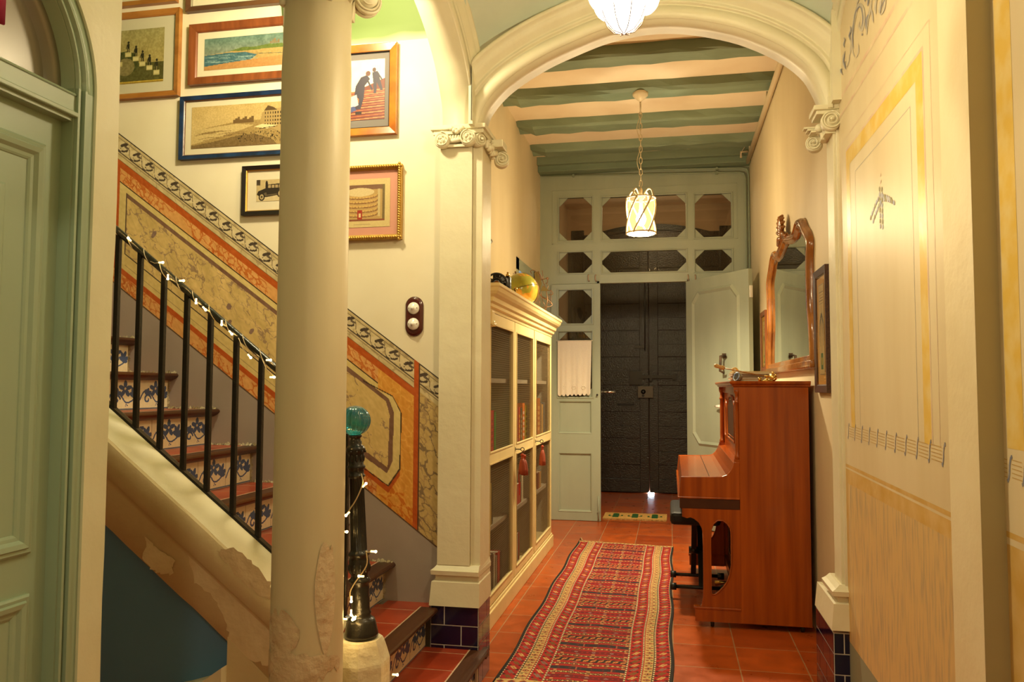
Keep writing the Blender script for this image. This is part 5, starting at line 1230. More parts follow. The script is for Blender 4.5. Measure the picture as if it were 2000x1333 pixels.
# ================================================================== TALL CREAM BOOKCASE against the left wall
XC = -.945; CY0, CY1 = 4.10, 6.375; ZT = 1.812
t = thing('bookcase', 'tall cream painted bookcase with three wire mesh doors along the left wall', 'bookcase', (-1.1, 5.2, 0))
D = [(4.085, 4.815), (4.825, 5.525), (5.55, 6.355)]
q = MB()
q.box(XH0+.005, XC-.02, CY0, CY0+.025, .09, 1.70, 0); q.box(XH0+.005, XC-.02, CY1-.025, CY1, .09, 1.70, 0)
q.box(XH0+.005, XC-.02, CY0, CY1, .09, .115, 0)
for y in (4.82, 5.537): q.box(XH0+.005, XC-.022, y-.012, y+.012, .09, 1.68, 1)
q.box(XH0+.005, XH0+.02, CY0+.02, CY1-.02, .1, 1.70, 1); q.box(XH0+.006, XC-.03, CY0+.02, CY1-.02, 1.66, 1.68, 1)
q.box(XH0+.02, XC-.03, CY0+.024, CY0+.028, .1, 1.68, 1); q.box(XH0+.02, XC-.03, CY1-.028, CY1-.024, .1, 1.68, 1)
q.build('carcass', [CABI, CABIN], t)
SHM = mat('shelf_edge', (.40, .34, .24), .5)
for z in (1.306, .885, .49):
    q = MB()
    for a, b in D: q.box(XH0+.02, XC-.035, a+.012, b-.012, z-.014, z+.010)
    q.build('shelf', SHM, t)
q = MB(); q.box(XH0+.002, XC+.012, CY0-.025, CY1+.02, 0, .088, 0, .004); q.box(XH0+.002, XC+.004, CY0-.015, CY1+.01, .088, .104, 0, .003); q.build('plinth', CABI, t)
q = MB()
cprof = [(1.672, .000), (1.690, .004), (1.696, .016), (1.712, .018), (1.722, .030), (1.744, .034), (1.758, .052), (1.772, .062), (1.790, .068), (1.797, .074), (1.812, .074), (1.812, -.1)]
def crn(z, e): return [(XH0+.001, CY0-e, z), (XC+e, CY0-e, z), (XC+e, CY1+e, z), (XH0+.001, CY1+e, z)]
q.loft([crn(z, e) for z, e in cprof[:-1]], smooth=False); q.build('cornice', CABI, t)
q = MB()                                              # small carved capital at the front corner
q.box(XC-.03, XC+.022, CY0-.01, CY0+.05, 1.60, 1.672, 0, .003); q.lathe([(.016, 0), (.020, .01), (.024, .02), (.024, .03)], (XC+.005, CY0+.02, 1.588), n=14)
for k in range(6): q.sphere((XC+.024, CY0+.0+.01*k, 1.598+.004*(k % 2)), .009, 0, 8, 6)
q.build('corner_carving', CABI, t)
WIRE = mat('cabinet_wire', (.20, .14, .07), .5)
def door(a, b, swing=0):
    z0, z1 = .112, 1.668; fw_ = .052
    holes_ = [(a+fw_, b-fw_, z0+.050, .858), (a+fw_, b-fw_, .915, z1-.058)]
    q = MB(); holed(q, a+.003, b-.003, z0, z1, holes_, XC-.022, XC, 0, 'x')
    for h in holes_: ringframe(q, h[0], h[1], h[2], h[3], XC-.006, XC+.004, .007, 0, 'x')
    d = q.build('door', CABI, t, bevel=.0015)
    for h in holes_:
        m = MB(); xx = XC-.014; p = .0125; th = .00042
        n_ = int((h[1]-h[0])/p)
        for k in range(1, n_+1): y = h[0]+k*p; m.box(xx, xx+.0008, y-th, y+th, h[2], h[3])
        n_ = int((h[3]-h[2])/p)
        for k in range(1, n_+1): z = h[2]+k*p; m.box(xx, xx+.0008, h[0], h[1], z-th, z+th)
        m.build('wire_mesh', WIRE, d)
    return d
ds = [door(a, b) for a, b in D]
def key(d, y, z):
    q = MB(); q.tube([(XC, y, z), (XC+.035, y, z)], .003, 8); q.tube([(XC+.045+.011*math.cos(a), y, z+.011*math.sin(a)) for a in np.linspace(0, 2*PI, 14, endpoint=False)], .0025, 6, closed=True); q.box(XC-.001, XC+.002, y-.006, y+.006, z-.012, z+.012); q.build('key', IRON, d)
key(ds[1], 4.846, .885); key(ds[2], 5.585, .885)
TAS = mat('terracotta_silk', (.38, .075, .03), .7, (.28, .05, .02), 60, stretch=(1, 1, .05))
def tassel(y, z, x, L, n_, lab, grp=None):
    t2 = thing('tassel', lab, 'tassel', (x, y, z), 'tassels on the bookcase keys')
    q = MB(); q.tube([(XC+.045, y, .875), (x, y, z+L+.02)], .0015, 5); q.build('cord', TAS, t2)
    q = MB(); q.sphere((x, y, z+L), .011, 0, 12, 8); q.lathe([(.006, L-.008), (.009, L-.02)], (x, y, z)); q.build('head', mat('tassel_head', (.42, .06, .02), .6), t2)
    q = MB(); q.lathe([(.008, L-.018), (.018, L*.6), (.023, L*.25), (.024, .0), (.004, -.004)], (x, y, z), n=20, flute=20, fl=(0, L, .18)); q.build('skirt', TAS, t2)
tassel(4.842, .735, XC+.045, .115, 0, 'terracotta tassel nearer the camera of the pair on the middle bookcase door key'); tassel(4.885, .725, XC+.050, .115, 0, 'terracotta tassel hanging a little lower in the pair on the middle bookcase door key')
tassel(5.620, .715, XC+.045, .13, 0, 'single terracotta tassel on the key of the far bookcase door')
q = MB(); q.strip([(XC+.02, 4.858, .74), (XC+.022, 4.868, .66), (XC+.02, 4.885, .60)], (0, .006, 0), (.002, 0, 0)); tag(q.build('red_ribbon', mat('red_ribbon_cloth', (.5, .02, .015), .6)), 'red ribbon end hanging below the pair of tassels', 'ribbon')

# books and things on the shelves
XSP = -.99
PAPER = mat('book_pages', (.62, .55, .40), .8)
def bookc(rgb): return mat('cover_%d_%d_%d' % rgb, tint(*rgb), .45)
def book(y0, y1, zb, zt_, rgb, lab, lean=0, spine=None, dep=.17):
    t2 = thing('book', lab, 'book', (XSP-dep/2, (y0+y1)/2, zb), 'books behind the wire mesh doors'); th = .0025
    def B(q, x0, x1, a, b, c, d):
        v = [(x, y+lean*(z-zb), z) for x in (x0, x1) for y in (a, b) for z in (c, d)]
        q.add(v, [(0, 1, 3, 2), (4, 6, 7, 5), (0, 4, 5, 1), (2, 3, 7, 6), (0, 2, 6, 4), (1, 5, 7, 3)])
    q = MB(); B(q, XSP-dep, XSP, y0, y0+th, zb, zt_); B(q, XSP-dep, XSP, y1-th, y1, zb, zt_); B(q, XSP-th, XSP, y0, y1, zb, zt_)
    q.build('cover', bookc(rgb), t2)
    q = MB(); B(q, XSP-dep+.004, XSP-th, y0+th, y1-th, zb+.003, zt_-.004); q.build('pages', PAPER, t2)
    if spine:
        q = MB(); h = zt_-zb
        for k in range(5): B(q, XSP-.0001, XSP+.0006, y0+(y1-y0)*.25, y1-(y1-y0)*.25, zb+h*(.15+.14*k), zb+h*(.15+.14*k)+h*.08)
        q.build('spine_print', bookc(spine), t2)
def yb(x, y): return at(940+x/4.757, 620+y/4.757, 'x', XSP)
def yl(x, y): return at(930+x/3.172, 820+y/3.172, 'x', XSP)
G = 'y'
def bk(f, xa, xb, yt, zb, rgb, lab, **k): a = f(xa, yt); b = f(xb, yt); book(a[1], b[1], zb, max(a[2], zb+.12), rgb, lab, **k)
Z2 = .896; Z3 = .501; Z4 = .116
bk(yb, 90, 117, 868, Z2, (196, 30, 34), 'bright red book beside the green one on the upper shelf of the near bookcase door', spine=(150, 20, 24))
bk(yb, 120, 138, 882, Z2, (40, 140, 40), 'green book next to the bright red one in the near bookcase door')
bk(yb, 331, 344, 835, Z2, (150, 36, 22), 'dark red book first on the left behind the middle bookcase door')
bk(yb, 346, 362, 838, Z2, (190, 60, 24), 'red book with yellow lettering behind the middle bookcase door', spine=(226, 176, 50))
bk(yb, 364, 382, 845, Z2, (86, 70, 44), 'dark brown book behind the middle bookcase door', spine=(170, 140, 80))
bk(yb, 384, 405, 800, Z2, (222, 118, 34), 'tall orange book behind the middle bookcase door', lean=-.02, spine=(230, 210, 190))
bk(yb, 408, 431, 818, Z2, (196, 186, 40), 'yellow-green book last on the right behind the middle bookcase door', spine=(120, 110, 30))
bk(yb, 518, 548, 755, Z2, (190, 110, 46), 'wide orange-brown book first behind the far bookcase door', spine=(210, 160, 90))
bk(yb, 550, 560, 800, Z2, (170, 140, 96), 'thin beige book behind the far bookcase door'); bk(yb, 562, 574, 812, Z2, (206, 160, 90), 'thin tan book behind the far bookcase door'); bk(yb, 577, 588, 792, Z2, (92, 106, 110), 'thin grey-blue book last behind the far bookcase door')
bk(yl, 86, 96, 398, Z3, (170, 140, 34), 'mustard book on the lower shelf behind the near bookcase door'); bk(yl, 97, 104, 396, Z3, (70, 66, 40), 'thin dark olive book beside the mustard one on the lower shelf')
bk(yl, 252, 276, 405, Z3, (176, 40, 30), 'red book on the lower shelf behind the tassels', lean=.05); bk(yl, 280, 292, 300, Z3, (206, 196, 160), 'white book on the lower shelf beside the red one')
bk(yl, 380, 390, 335, Z3, (130, 50, 30), 'dark red book on the lower shelf of the far door'); bk(yl, 391, 402, 332, Z3, (196, 150, 84), 'tan book on the lower shelf of the far door')
bk(yl, 84, 103, 845, Z4, (60, 42, 28), 'dark brown book at the bottom behind the near bookcase door'); bk(yl, 107, 118, 835, Z4, (196, 186, 160), 'white book between dark ones at the bottom of the near door'); bk(yl, 120, 130, 850, Z4, (150, 140, 120), 'grey book at the bottom of the near door')
bk(yl, 132, 147, 825, Z4, (190, 30, 34), 'bright red book at the bottom of the near bookcase door'); bk(yl, 149, 160, 822, Z4, (50, 44, 34), 'black book right of the red one at the bottom of the near door')
bk(yl, 249, 258, 712, Z4, (200, 186, 160), 'white book at the bottom behind the middle door'); bk(yl, 260, 269, 705, Z4, (150, 36, 26), 'red-brown book at the bottom behind the middle door')
# photo frame
t2 = thing('photo_frame', 'ornate dark photo frame on the top shelf behind the near bookcase door', 'photo frame', (-1.02, 4.30, 1.316))
q = MB(); y0, y1, z0, z1 = 4.165, 4.42, 1.318, 1.585
for k, (w_, d) in enumerate(((.012, .01), (.012, .018), (.012, .010))): ringframe(q, y0+.012*k, y1-.012*k, z0+.012*k, z1-.012*k, -1.04, -1.03+d, .013, 0, 'x')
q.build('frame', mat('antique_bronze', (.10, .07, .035), .4, metal=.5, bump=.4, bscale=80), t2)
cv = Canvas(4.20, 4.385, 1.353, 1.55, .003, (120, 108, 80)); cv.ell(4.29, 1.46, .05, .08, (160, 146, 112)); cv.ell(4.29, 1.44, .03, .06, (90, 76, 54)); cv.mottle(.05, 4, 2)
cv.grid('print', lambda U, V: (np.full_like(U, -1.032), U, V), ART, t2)
# glass siphon bottle
bt = thing('siphon_bottle', 'green glass siphon bottle on the top shelf behind the middle bookcase door', 'bottle', (-1.06, 5.03, 1.316))
BOT = mat('green_bottle_glass', (.12, .17, .06), .08, trans=.6, ior=1.45)
q = MB(); q.lathe([(.050, 0), (.054, .006), (.054, .15), (.050, .175), (.035, .20), (.022, .215), (.018, .22)], (-1.06, 5.02, 1.317), n=32); q.build('body', BOT, bt)
q = MB(); q.lathe([(.019, 0), (.021, .01), (.016, .03), (.010, .035), (.008, .06), (.001, .062)], (-1.06, 5.02, 1.535)); q.tube([(-1.06, 5.02, 1.57), (-1.03, 5.04, 1.575), (-1.01, 5.05, 1.55)], .005); q.build('siphon_head', STEEL, bt)
q = MB(); q.lathe([(.016, 0), (.026, .03), (.030, .07), (.028, .075)], (-1.02, 5.665, 1.40)); q.lathe([(.02, 0), (.02, .004), (.004, .01), (.004, .085), (.02, .09)], (-1.02, 5.665, 1.317)); tag(q.build('painted_cup', mat('painted_porcelain', (.70, .58, .50), .3, (.5, .16, .10), 30, lo=.55, hi=.6)), 'small white porcelain cup with red painting behind the far bookcase door', 'cup')

# ---- on top of the bookcase
ZTp = 1.812
# sewing machine
mt = thing('sewing_machine', 'old black sewing machine with a spoked handwheel on top of the bookcase', 'sewing machine', (-1.0, 4.65, ZTp))
hw = at(940+222/6.66, 440+808/6.66, 'y', 4.50)
q = MB(); c0 = Vector((-.992, 4.50, 1.868)); n = Vector((.25, -.97, 0)).normalized(); u1 = Vector((0, 0, 1)); u2 = n.cross(u1)
Rw = .060
q.tube([c0+(u1*math.sin(a)+u2*math.cos(a))*Rw for a in np.linspace(0, 2*PI, 32, endpoint=False)], .0065, 8, closed=True)
q.tube([c0+(u1*math.sin(a)+u2*math.cos(a))*Rw*.55 for a in np.linspace(0, 2*PI, 24, endpoint=False)], .006, 8, closed=True)
for k in range(9): a = 2*PI*k/9; d = u1*math.sin(a)+u2*math.cos(a); q.tube([c0+d*Rw*.5, c0+d*Rw*.98], .0045, 6)
q.lathe([(.030, -.02), (.032, .0), (.022, .006)], c0, n, 20); q.lathe([(.016, 0), (.016, .016), (.004, .018)], c0, n, 16, 1)
q.build('handwheel', [IRON, mat('copper_hub', (.30, .14, .05), .35, metal=.8)], mt)
q = MB(); q.box(-1.07, -.95, 4.54, 4.98, ZTp, ZTp+.022, 0, .006); q.lathe([(.034, 0), (.036, .02), (.030, .06), (.030, .075)], (-1.01, 4.60, ZTp+.02)); q.loft([[(-1.03, 4.57, ZTp+.085), (-.99, 4.57, ZTp+.085), (-.99, 4.57, ZTp+.125), (-1.03, 4.57, ZTp+.125)], [(-1.03, 4.80, ZTp+.095), (-.99, 4.80, ZTp+.095), (-.99, 4.80, ZTp+.130), (-1.03, 4.80, ZTp+.130)], [(-1.035, 4.88, ZTp+.05), (-.985, 4.88, ZTp+.05), (-.985, 4.88, ZTp+.135), (-1.035, 4.88, ZTp+.135)]], smooth=False)
q.lathe([(.033, 0), (.033, .08), (.028, .09)], (-1.01, 4.86, ZTp+.055), n=20); q.tube([(-1.01, 4.88, ZTp+.05), (-1.01, 4.88, ZTp+.02)], .006); q.build('body', IRON, mt, angle=35)
q = MB(); q.lathe([(.031, 0), (.031, .018)], (-1.01, 4.86, ZTp+.105), n=20, mi=0); q.lathe([(.010, 0), (.014, .01), (.006, .02), (.006, .03)], (-1.0, 4.86, ZTp+.146)); q.lathe([(.013, 0), (.016, .012), (.008, .02)], (-.965, 4.90, ZTp+.07), (1, 0, 0), 14)
q.build('brass_fittings', BRASS, mt)
# globe
gm = bpy.data.materials.new('globe_map'); gm.use_nodes = True; nt = gm.node_tree; b = nt.nodes['Principled BSDF']; b.inputs['Roughness'].default_value = .2
tc = nt.nodes.new('ShaderNodeTexCoord'); n_ = nt.nodes.new('ShaderNodeTexNoise'); n_.inputs['Scale'].default_value = 7; n_.inputs['Detail'].default_value = 6; n_.inputs['Roughness'].default_value = .55
rp_ = nt.nodes.new('ShaderNodeValToRGB'); e = rp_.color_ramp.elements; e[0].position = .50; e[0].color = (.33, .30, .035, 1); e[1].position = .515; e[1].color = (.62, .27, .03, 1); e2 = e.new(.60); e2.color = (.70, .38, .05, 1); e3 = e.new(.30); e3.color = (.26, .27, .03, 1)
nt.links.new(tc.outputs['Object'], n_.inputs['Vector']); nt.links.new(n_.outputs[0], rp_.inputs[0]); nt.links.new(rp_.outputs[0], b.inputs['Base Color'])
gt = thing('globe', 'yellow and orange terrestrial globe in a brown meridian arc on top of the bookcase', 'globe', (-1.055, 5.50, ZTp))
gp = at(1017.5, 567, 'y', 5.50); gc = Vector((gp[0], 5.50, gp[2])); Rg = .121
q = MB(); q.sphere(gc, Rg, 0, 48, 32); q.build('ball', gm, gt)
q = MB(); axg = Vector((-.30, 0, .95)).normalized(); sdv = axg.cross(Vector((0, 1, 0))).normalized(); 
nn = Vector((.93, -.28, .2)).normalized(); nn = (nn-axg*nn.dot(axg)).normalized()
pl_ = axg.cross(nn).normalized()
q.strip([tuple(gc+(axg*math.cos(a)+(nn*.72+pl_*.69).normalized()*math.sin(a))*(Rg+.009)) for a in np.linspace(-.15, PI+.15, 30)], tuple(pl_*.008), tuple(nn*.002))
q.tube([gc+axg*(Rg+.02), gc+axg*(Rg-.005)], .005)
q.build('meridian', mat('brown_metal_band', (.20, .10, .03), .35, metal=.5), gt)
q = MB(); q.tube([gc+(pl_*math.cos(a)+nn*math.sin(a))*(Rg+.001) for a in np.linspace(0, 2*PI, 60, endpoint=False)], .0025, 6, closed=True); q.build('equator_line', mat('dark_olive_band', (.12, .10, .02), .4), gt)
q = MB(); q.lathe([(.055, 0), (.055, .008), (.02, .016), (.008, .022), (.008, max(.03, gc.z-Rg-ZTp))], (gc.x, gc.y, ZTp)); q.build('foot', PIANOD, gt)
# wire figure
WF = mat('rust_wire', (.22, .12, .06), .4, metal=.7)
wt = thing('wire_sculpture', 'twisted wire figure with small metal sheets on the far end of the bookcase top', 'sculpture', (-1.05, 6.2, ZTp))
q = MB()
def wq(x, y, dy=0): return tuple(at(940+x/6.66, 440+y/6.66, 'y', 6.18+dy))
for pts, r in (([(745, 600), (790, 700), (830, 800), (850, 880), (860, 980), (840, 1090)], .004), ([(790, 590), (800, 650), (800, 700), (785, 710), (830, 700), (860, 695), (860, 750), (840, 760), (870, 790), (850, 850), (900, 850), (930, 880), (920, 905), (870, 905)], .003),
               ([(745, 860), (760, 900), (800, 940), (850, 965)], .006), ([(780, 870), (790, 960), (830, 1050), (840, 1080)], .003), ([(850, 960), (900, 1000), (925, 1040), (890, 1060), (850, 1065), (740, 1085)], .003), ([(740, 1120), (780, 1100), (810, 1150)], .003), ([(655, 630), (640, 600), (670, 585), (700, 600), (750, 640), (780, 720)], .003), ([(760, 980), (765, 1110), (840, 1090)], .003), ([(880, 920), (870, 1000), (920, 1030)], .003), ([(900, 850), (905, 930), (910, 1000)], .0025)):
    q.tube(crom([wq(*p, dy=.02*math.sin(i)) for i, p in enumerate(pts)], 3), r, 6)
q.sphere(wq(860, 695), .012, 0, 8, 6); bpt = wq(840, 1085); q.tube([bpt, (bpt[0], bpt[1], ZTp+.004)], .004, 6); q.tube([(bpt[0]-.04, bpt[1]-.05, ZTp+.004), (bpt[0]+.02, bpt[1]+.05, ZTp+.004)], .004, 6)
q.build('wire', WF, wt)
q = MB(); q.loft([[Vector(wq(690, 620))+Vector((0, s*.004, 0)), Vector(wq(745, 600))+Vector((0, s*.004, 0)), Vector(wq(785, 760))+Vector((0, s*.004, 0)), Vector(wq(760, 850))+Vector((0, s*.004, 0)), Vector(wq(700, 740))+Vector((0, s*.004, 0))] for s in (-1, 1)], smooth=False)
q.loft([[Vector(wq(800, 785))+Vector((0, s*.003, 0)), Vector(wq(890, 855))+Vector((0, s*.003, 0)), Vector(wq(770, 860))+Vector((0, s*.003, 0))] for s in (-1, 1)], smooth=False); q.build('metal_sheet', mat('bronze_sheet', (.22, .17, .07), .35, metal=.7), wt)
# hanging silver mesh strap on the wall by the pillar
q = MB(); hx = XH0+.06; yH = 5.24
a = at(955, 470, 'x', -1.2); b_ = at(953, 535, 'x', -1.2)
q.tube([(-1.2, a[1]-.02, a[2]-.02), (-1.2, a[1]+.03, a[2]+.0)], .018, 10)
t2 = thing('silver_strap', 'woven silver metal strap hanging on the wall beside the pillar above the bookcase', 'wall ornament', (-1.22, a[1], b_[2])); 
q.build('cap', STEEL, t2); q = MB()
for k in range(15):
    f = k/14; z = a[2]-.02-(a[2]-b_[2])*f*1.2; w_ = .040*(1-.5*f)
    for j in range(4): q.sphere((-1.2, a[1]-.02+(j-1.5)*w_*.6-.03*f, z), .009*(1-.3*f), 0, 8, 5, (1, 1, 1.2))
q.build('woven_band', mat('bright_silver', (.7, .6, .42), .25, metal=1), t2)

# ================================================================== UPRIGHT PIANO
from mathutils.geometry import tessellate_polygon
def prism_hole(q, outer, hole, ax, a, b, mi=0):
    def P(p, t): return {'x': (t, p[0], p[1]), 'y': (p[0], t, p[1]), 'z': (p[0], p[1], t)}[ax]
    allp = outer+hole; tri = tessellate_polygon([[Vector((p[0], p[1], 0)) for p in outer], [Vector((p[0], p[1], 0)) for p in hole]])
    n = len(allp); vs = [P(p, a) for p in allp]+[P(p, b) for p in allp]; fs = [tuple(t) for t in tri]+[tuple(i+n for i in t[::-1]) for t in tri]
    no, nh = len(outer), len(hole)
    fs += [(k, (k+1) % no, n+(k+1) % no, n+k) for k in range(no)]+[(no+k, no+(k+1) % nh, n+no+(k+1) % nh, n+no+k) for k in range(nh)]
    q.add(vs, fs, mi)
PY0, PY1 = 4.40, 5.80
t = thing('upright_piano', 'mahogany upright piano with closed keyboard lid standing against the right wall', 'piano', (.5, 5.1, 0))
for y in (PY0, PY1-.03):
    q = MB(); q.box(.352, .705, y, y+.03, .034, 1.272); q.build('side_panel', PIANO, t, bevel=.002)
q = MB(); q.box(.385, .70, PY0+.03, PY1-.03, .06, 1.268); q.build('case', PIANO, t)
q = MB(); capo = [(.310, PY0-.012), (.72, PY0-.012), (.72, PY1+.012), (.310, PY1+.012)]
def ring(e, z): return [(.322-e, PY0+.0-e, z), (.715, PY0-e, z), (.715, PY1+e, z), (.322-e, PY1+e, z)]
q.loft([ring(-.006, 1.272), ring(.002, 1.276), ring(.004, 1.283), ring(.010, 1.286), ring(.016, 1.292), ring(.018, 1.300), ring(.014, 1.304)], smooth=False); q.build('top_lid', PIANO, t)
# upper front with three arched panels
q = MB(); q.box(.362, .392, PY0+.03, PY1-.03, .86, 1.272); q.box(.350, .392, PY0+.03, PY1-.03, 1.235, 1.272); q.build('upper_front', PIANO, t)
def archp(y0, y1, z0, z1, n=9):
    c = (y0+y1)/2; r = (y1-y0)/2; h = min(r, .06); return [(y0, z0), (y1, z0), (y1, z1-h)]+[(c+r*math.cos(a), z1-h+h*math.sin(a)) for a in np.linspace(0.15, PI-.15, n)]+[(y0, z1-h)]
for a, b, zt_ in ((4.56, 4.72, 1.19), (4.80, 5.40, 1.22), (5.48, 5.64, 1.19)):
    q = MB(); P_ = archp(a, b, .95, zt_); q.prism(P_, 'x', .3605, .3625, 1); q.tube([(.360, y, z) for y, z in P_], .007, 8, 0, closed=True); P2 = archp(a+.022, b-.022, .972, zt_-.022); q.tube([(.360, y, z) for y, z in P2], .003, 6, 0, closed=True)
    q.build('arched_panel', [PIANO, PIANOD], t)
for y in (PY0+.022, PY1-.045):
    q = MB(); q.lathe([(.017, 0), (.017, .02), (.012, .03), (.0135, .06), (.0125, .25), (.012, .30), (.016, .303), (.016, .312), (.011, .316), (.011, .345), (.018, .360), (.018, .375)], (.345, y, .885), n=16); q.box(.325, .365, y-.02, y+.02, .862, .888); q.box(.327, .365, y-.018, y+.018, 1.255, 1.272)
    q.build('column', PIANO, t)
# keyboard arms, lid and slip
cheek = [(.036, .682), (.047, .792), (.20, .794), (.262, .797), (.285, .806), (.303, .825), (.317, .850), (.324, .874), (.352, .874), (.352, .682)]
for y in (PY0, PY1-.03):
    q = MB(); q.prism(cheek, 'y', y, y+.03); q.build('key_arm', PIANO, t, bevel=.003)
q = MB(); lid = [(.042, .700), (.052, .790), (.20, .792), (.262, .795), (.285, .804), (.303, .823), (.316, .848), (.322, .868), (.362, .872), (.362, .70)]
q.prism(lid, 'y', PY0+.03, PY1-.03); q.box(.195, .199, PY0+.03, PY1-.03, .7925, .7945, 1); q.build('key_lid', [PIANO, PIANOD], t, bevel=.002)
q = MB(); q.box(.040, .352, PY0+.004, PY1-.004, .622, .684, 0, .004); q.box(.030, .352, PY0-.002, PY1+.002, .676, .686, 1, .003); q.build('key_slip', [PIANOD, PIANO], t)
outer = [(.052, .578), (.052, .624), (.352, .624), (.352, .107), (.142, .107), (.150, .118), (.158, .16), (.160, .22), (.160, .485), (.154, .52), (.138, .550), (.115, .568), (.095, .576), (.078, .570)]
hole = [(.199, .47), (.202, .515), (.214, .545), (.236, .564), (.262, .565), (.286, .550), (.300, .528), (.306, .50), (.306, .338), (.297, .285), (.282, .245), (.262, .215), (.240, .192), (.222, .178), (.206, .174), (.199, .185)]
for y in (PY0+.006, PY1-.036):
    q = MB(); prism_hole(q, outer, hole, 'y', y, y+.026); q.tube([(a, y-.001, b) for a, b in hole], .004, 6, closed=True); q.build('bracket_panel', PIANO, t)
    q = MB(); q.box(.116, .352, y-.004, y+.034, .034, .098); q.box(.110, .352, y-.008, y+.038, .098, .110, 0, .003); q.build('toe_block', PIANO, t)
    q = MB(); q.lathe([(.019, -.009), (.021, 0), (.019, .009)], (.205, y+.03, .0205), (1, 0, 0), 16); q.box(.195, .215, y+.02, y+.04, .02, .036); q.build('castor', IRON, t)
    q = MB(); q.lathe([(.019, -.009), (.021, 0), (.019, .009)], (.66, y+.03, .0205), (1, 0, 0), 16); q.box(.65, .67, y+.02, y+.04, .02, .036); q.build('castor', IRON, t)
q = MB(); q.box(.375, .39, PY0+.03, PY1-.03, .10, .62); q.tube([(.372, PY0+.25, .18), (.372, PY0+.25, .56), (.372, PY1-.25, .56), (.372, PY1-.25, .18)], .006, 6, closed=True); q.box(.355, .39, PY0+.03, PY1-.03, .05, .11); q.build('lower_front', PIANOD, t)
for y in (5.02, 5.18):
    q = MB(); q.tube([(.36, y, .062), (.31, y, .060), (.26, y+.01, .052)], [.007, .010, .017], 10); q.build('pedal', BRASS, t)

# folding stool
t = thing('piano_stool', 'black folding stool with crossed legs tucked under the piano keyboard', 'stool', (.15, 5.15, 0))
q = MB(); q.box(-.012, .28, 4.86, 5.42, .455, .53, 0, .022); q.build('seat', mat('black_vinyl', (.014, .012, .012), .6), t)
for y in (4.98, 5.30):
    q = MB(); a = .125 if y < 5.1 else .065
    q.tube([(.0, y, .07), (.30, y, .07)], .011, 10); q.tube([(-.014, y, .07), (.022, y, .07)], .021, 14); q.tube([(.28, y, .07), (.32, y, .07)], .021, 14); q.build('foot_bar', BLACKP, t)
for s in (0, 1):
    q = MB(); y0, y1 = (4.98, 5.32) if s else (5.30, 4.96); q.strip([(.13+.04*s, y0, .075), (.13+.04*s, y1, .45)], (.016, 0, 0), (0, .008, 0)); q.build('leg', BLACKP, t)
q = MB(); q.lathe([(.022, -.03), (.022, .03)], (.13, 5.14, .26), (1, 0, 0), 16); q.tube([(.10, 5.14, .26), (.20, 5.14, .26)], .008); q.build('pivot', IRON, t)

# things on the piano
ZP = 1.304
cols = [((206, 160, 70), .50, .012), ((190, 120, 90), .34, .010), ((200, 190, 160), .31, .010), ((150, 110, 110), .32, .010), ((206, 196, 170), .34, .008), ((222, 176, 80), .36, .008)]
labs = ['orange-yellow music book at the bottom of the pile on the piano', 'reddish music book second from the bottom of the pile on the piano', 'cream music book in the middle of the pile on the piano', 'purplish music book above the cream one in the pile on the piano', 'pale thin music book just under the top one of the pile on the piano', 'yellow music book lying on top of the pile on the piano']
z = ZP
for i, ((rgb, L, th), lb_) in enumerate(zip(cols, labs)):
    t2 = thing('music_book', lb_, 'book', (.42, 4.85, z), 'music books piled on the piano'); r_ = random.Random(i); dx = (r_.random()-.5)*.02; dy = (r_.random()-.5)*.03; x0, x1, y0, y1 = .345+dx, .545+dx*.5, 4.68+dy, 4.68+.30+dy
    q = MB(); q.box(x0, x1, y0, y1, z, z+.0012); q.box(x0, x1, y0, y1, z+th-.0012, z+th); q.box(x1-.002, x1, y0, y1, z, z+th); q.build('cover', bookc(rgb), t2)
    q = MB(); q.box(x0+.002, x1-.002, y0+.003, y1-.003, z+.0012, z+th-.0012); q.build('pages', PAPER, t2); z += th
ZB = z
q = MB(); q.tube(crom([(.352, 4.72, ZB+.001), (.345, 4.72, ZB+.012), (.362, 4.71, ZB+.018), (.375, 4.73, ZB+.004)], 4), .006, 6); tag(q.build('crumpled_paper', mat('yellowed_paper', (.72, .50, .20), .7)), 'curled scrap of yellowed paper on top of the music books', 'paper')
t2 = thing('baton', 'thin wooden stick with a pale turned handle resting slantwise on the music books', 'stick', (.42, 4.70, ZB))
h0 = Vector(at(1395, 714, 'y', 4.66)); h1 = Vector(at(1407, 717.5, 'y', 4.66)); e1 = Vector(at(1504, 737, 'y', 4.66))
q = MB(); d = (h1-h0).normalized(); q.tube([h0, h0+d*.012, h0+d*.030, h0+d*.045, h0+d*.056, h0+d*.060], [.008, .0115, .0095, .012, .0125, .006], 16); q.build('handle', mat('pale_turned_wood', (.62, .36, .12), .35), t2)
q = MB(); q.tube([h0+d*.058, e1], [.0035, .002], 8); q.build('shaft', mat('amber_stick', (.45, .20, .04), .3), t2)
t2 = thing('tin_lid', 'small tin dish with a blue and white rim on edge before the music books', 'tin', (.36, 4.60, ZP))
q = MB(); n_ = Vector((-.80, -.55, .35)).normalized(); cc_ = Vector((.358, 4.60, ZP+.026)); q.lathe([(.024, 0), (.024, -.022), (.001, -.024)], cc_, n_, 24); q.build('body', mat('grey_tin', (.26, .22, .15), .5, metal=.4), t2)
q = MB(); q.lathe([(.026, 0), (.027, .003), (.021, .004), (.020, 0)], cc_, n_, 24); q.build('rim', mat('blue_white_enamel', (.50, .58, .66), .3, (.12, .20, .42), 60), t2)
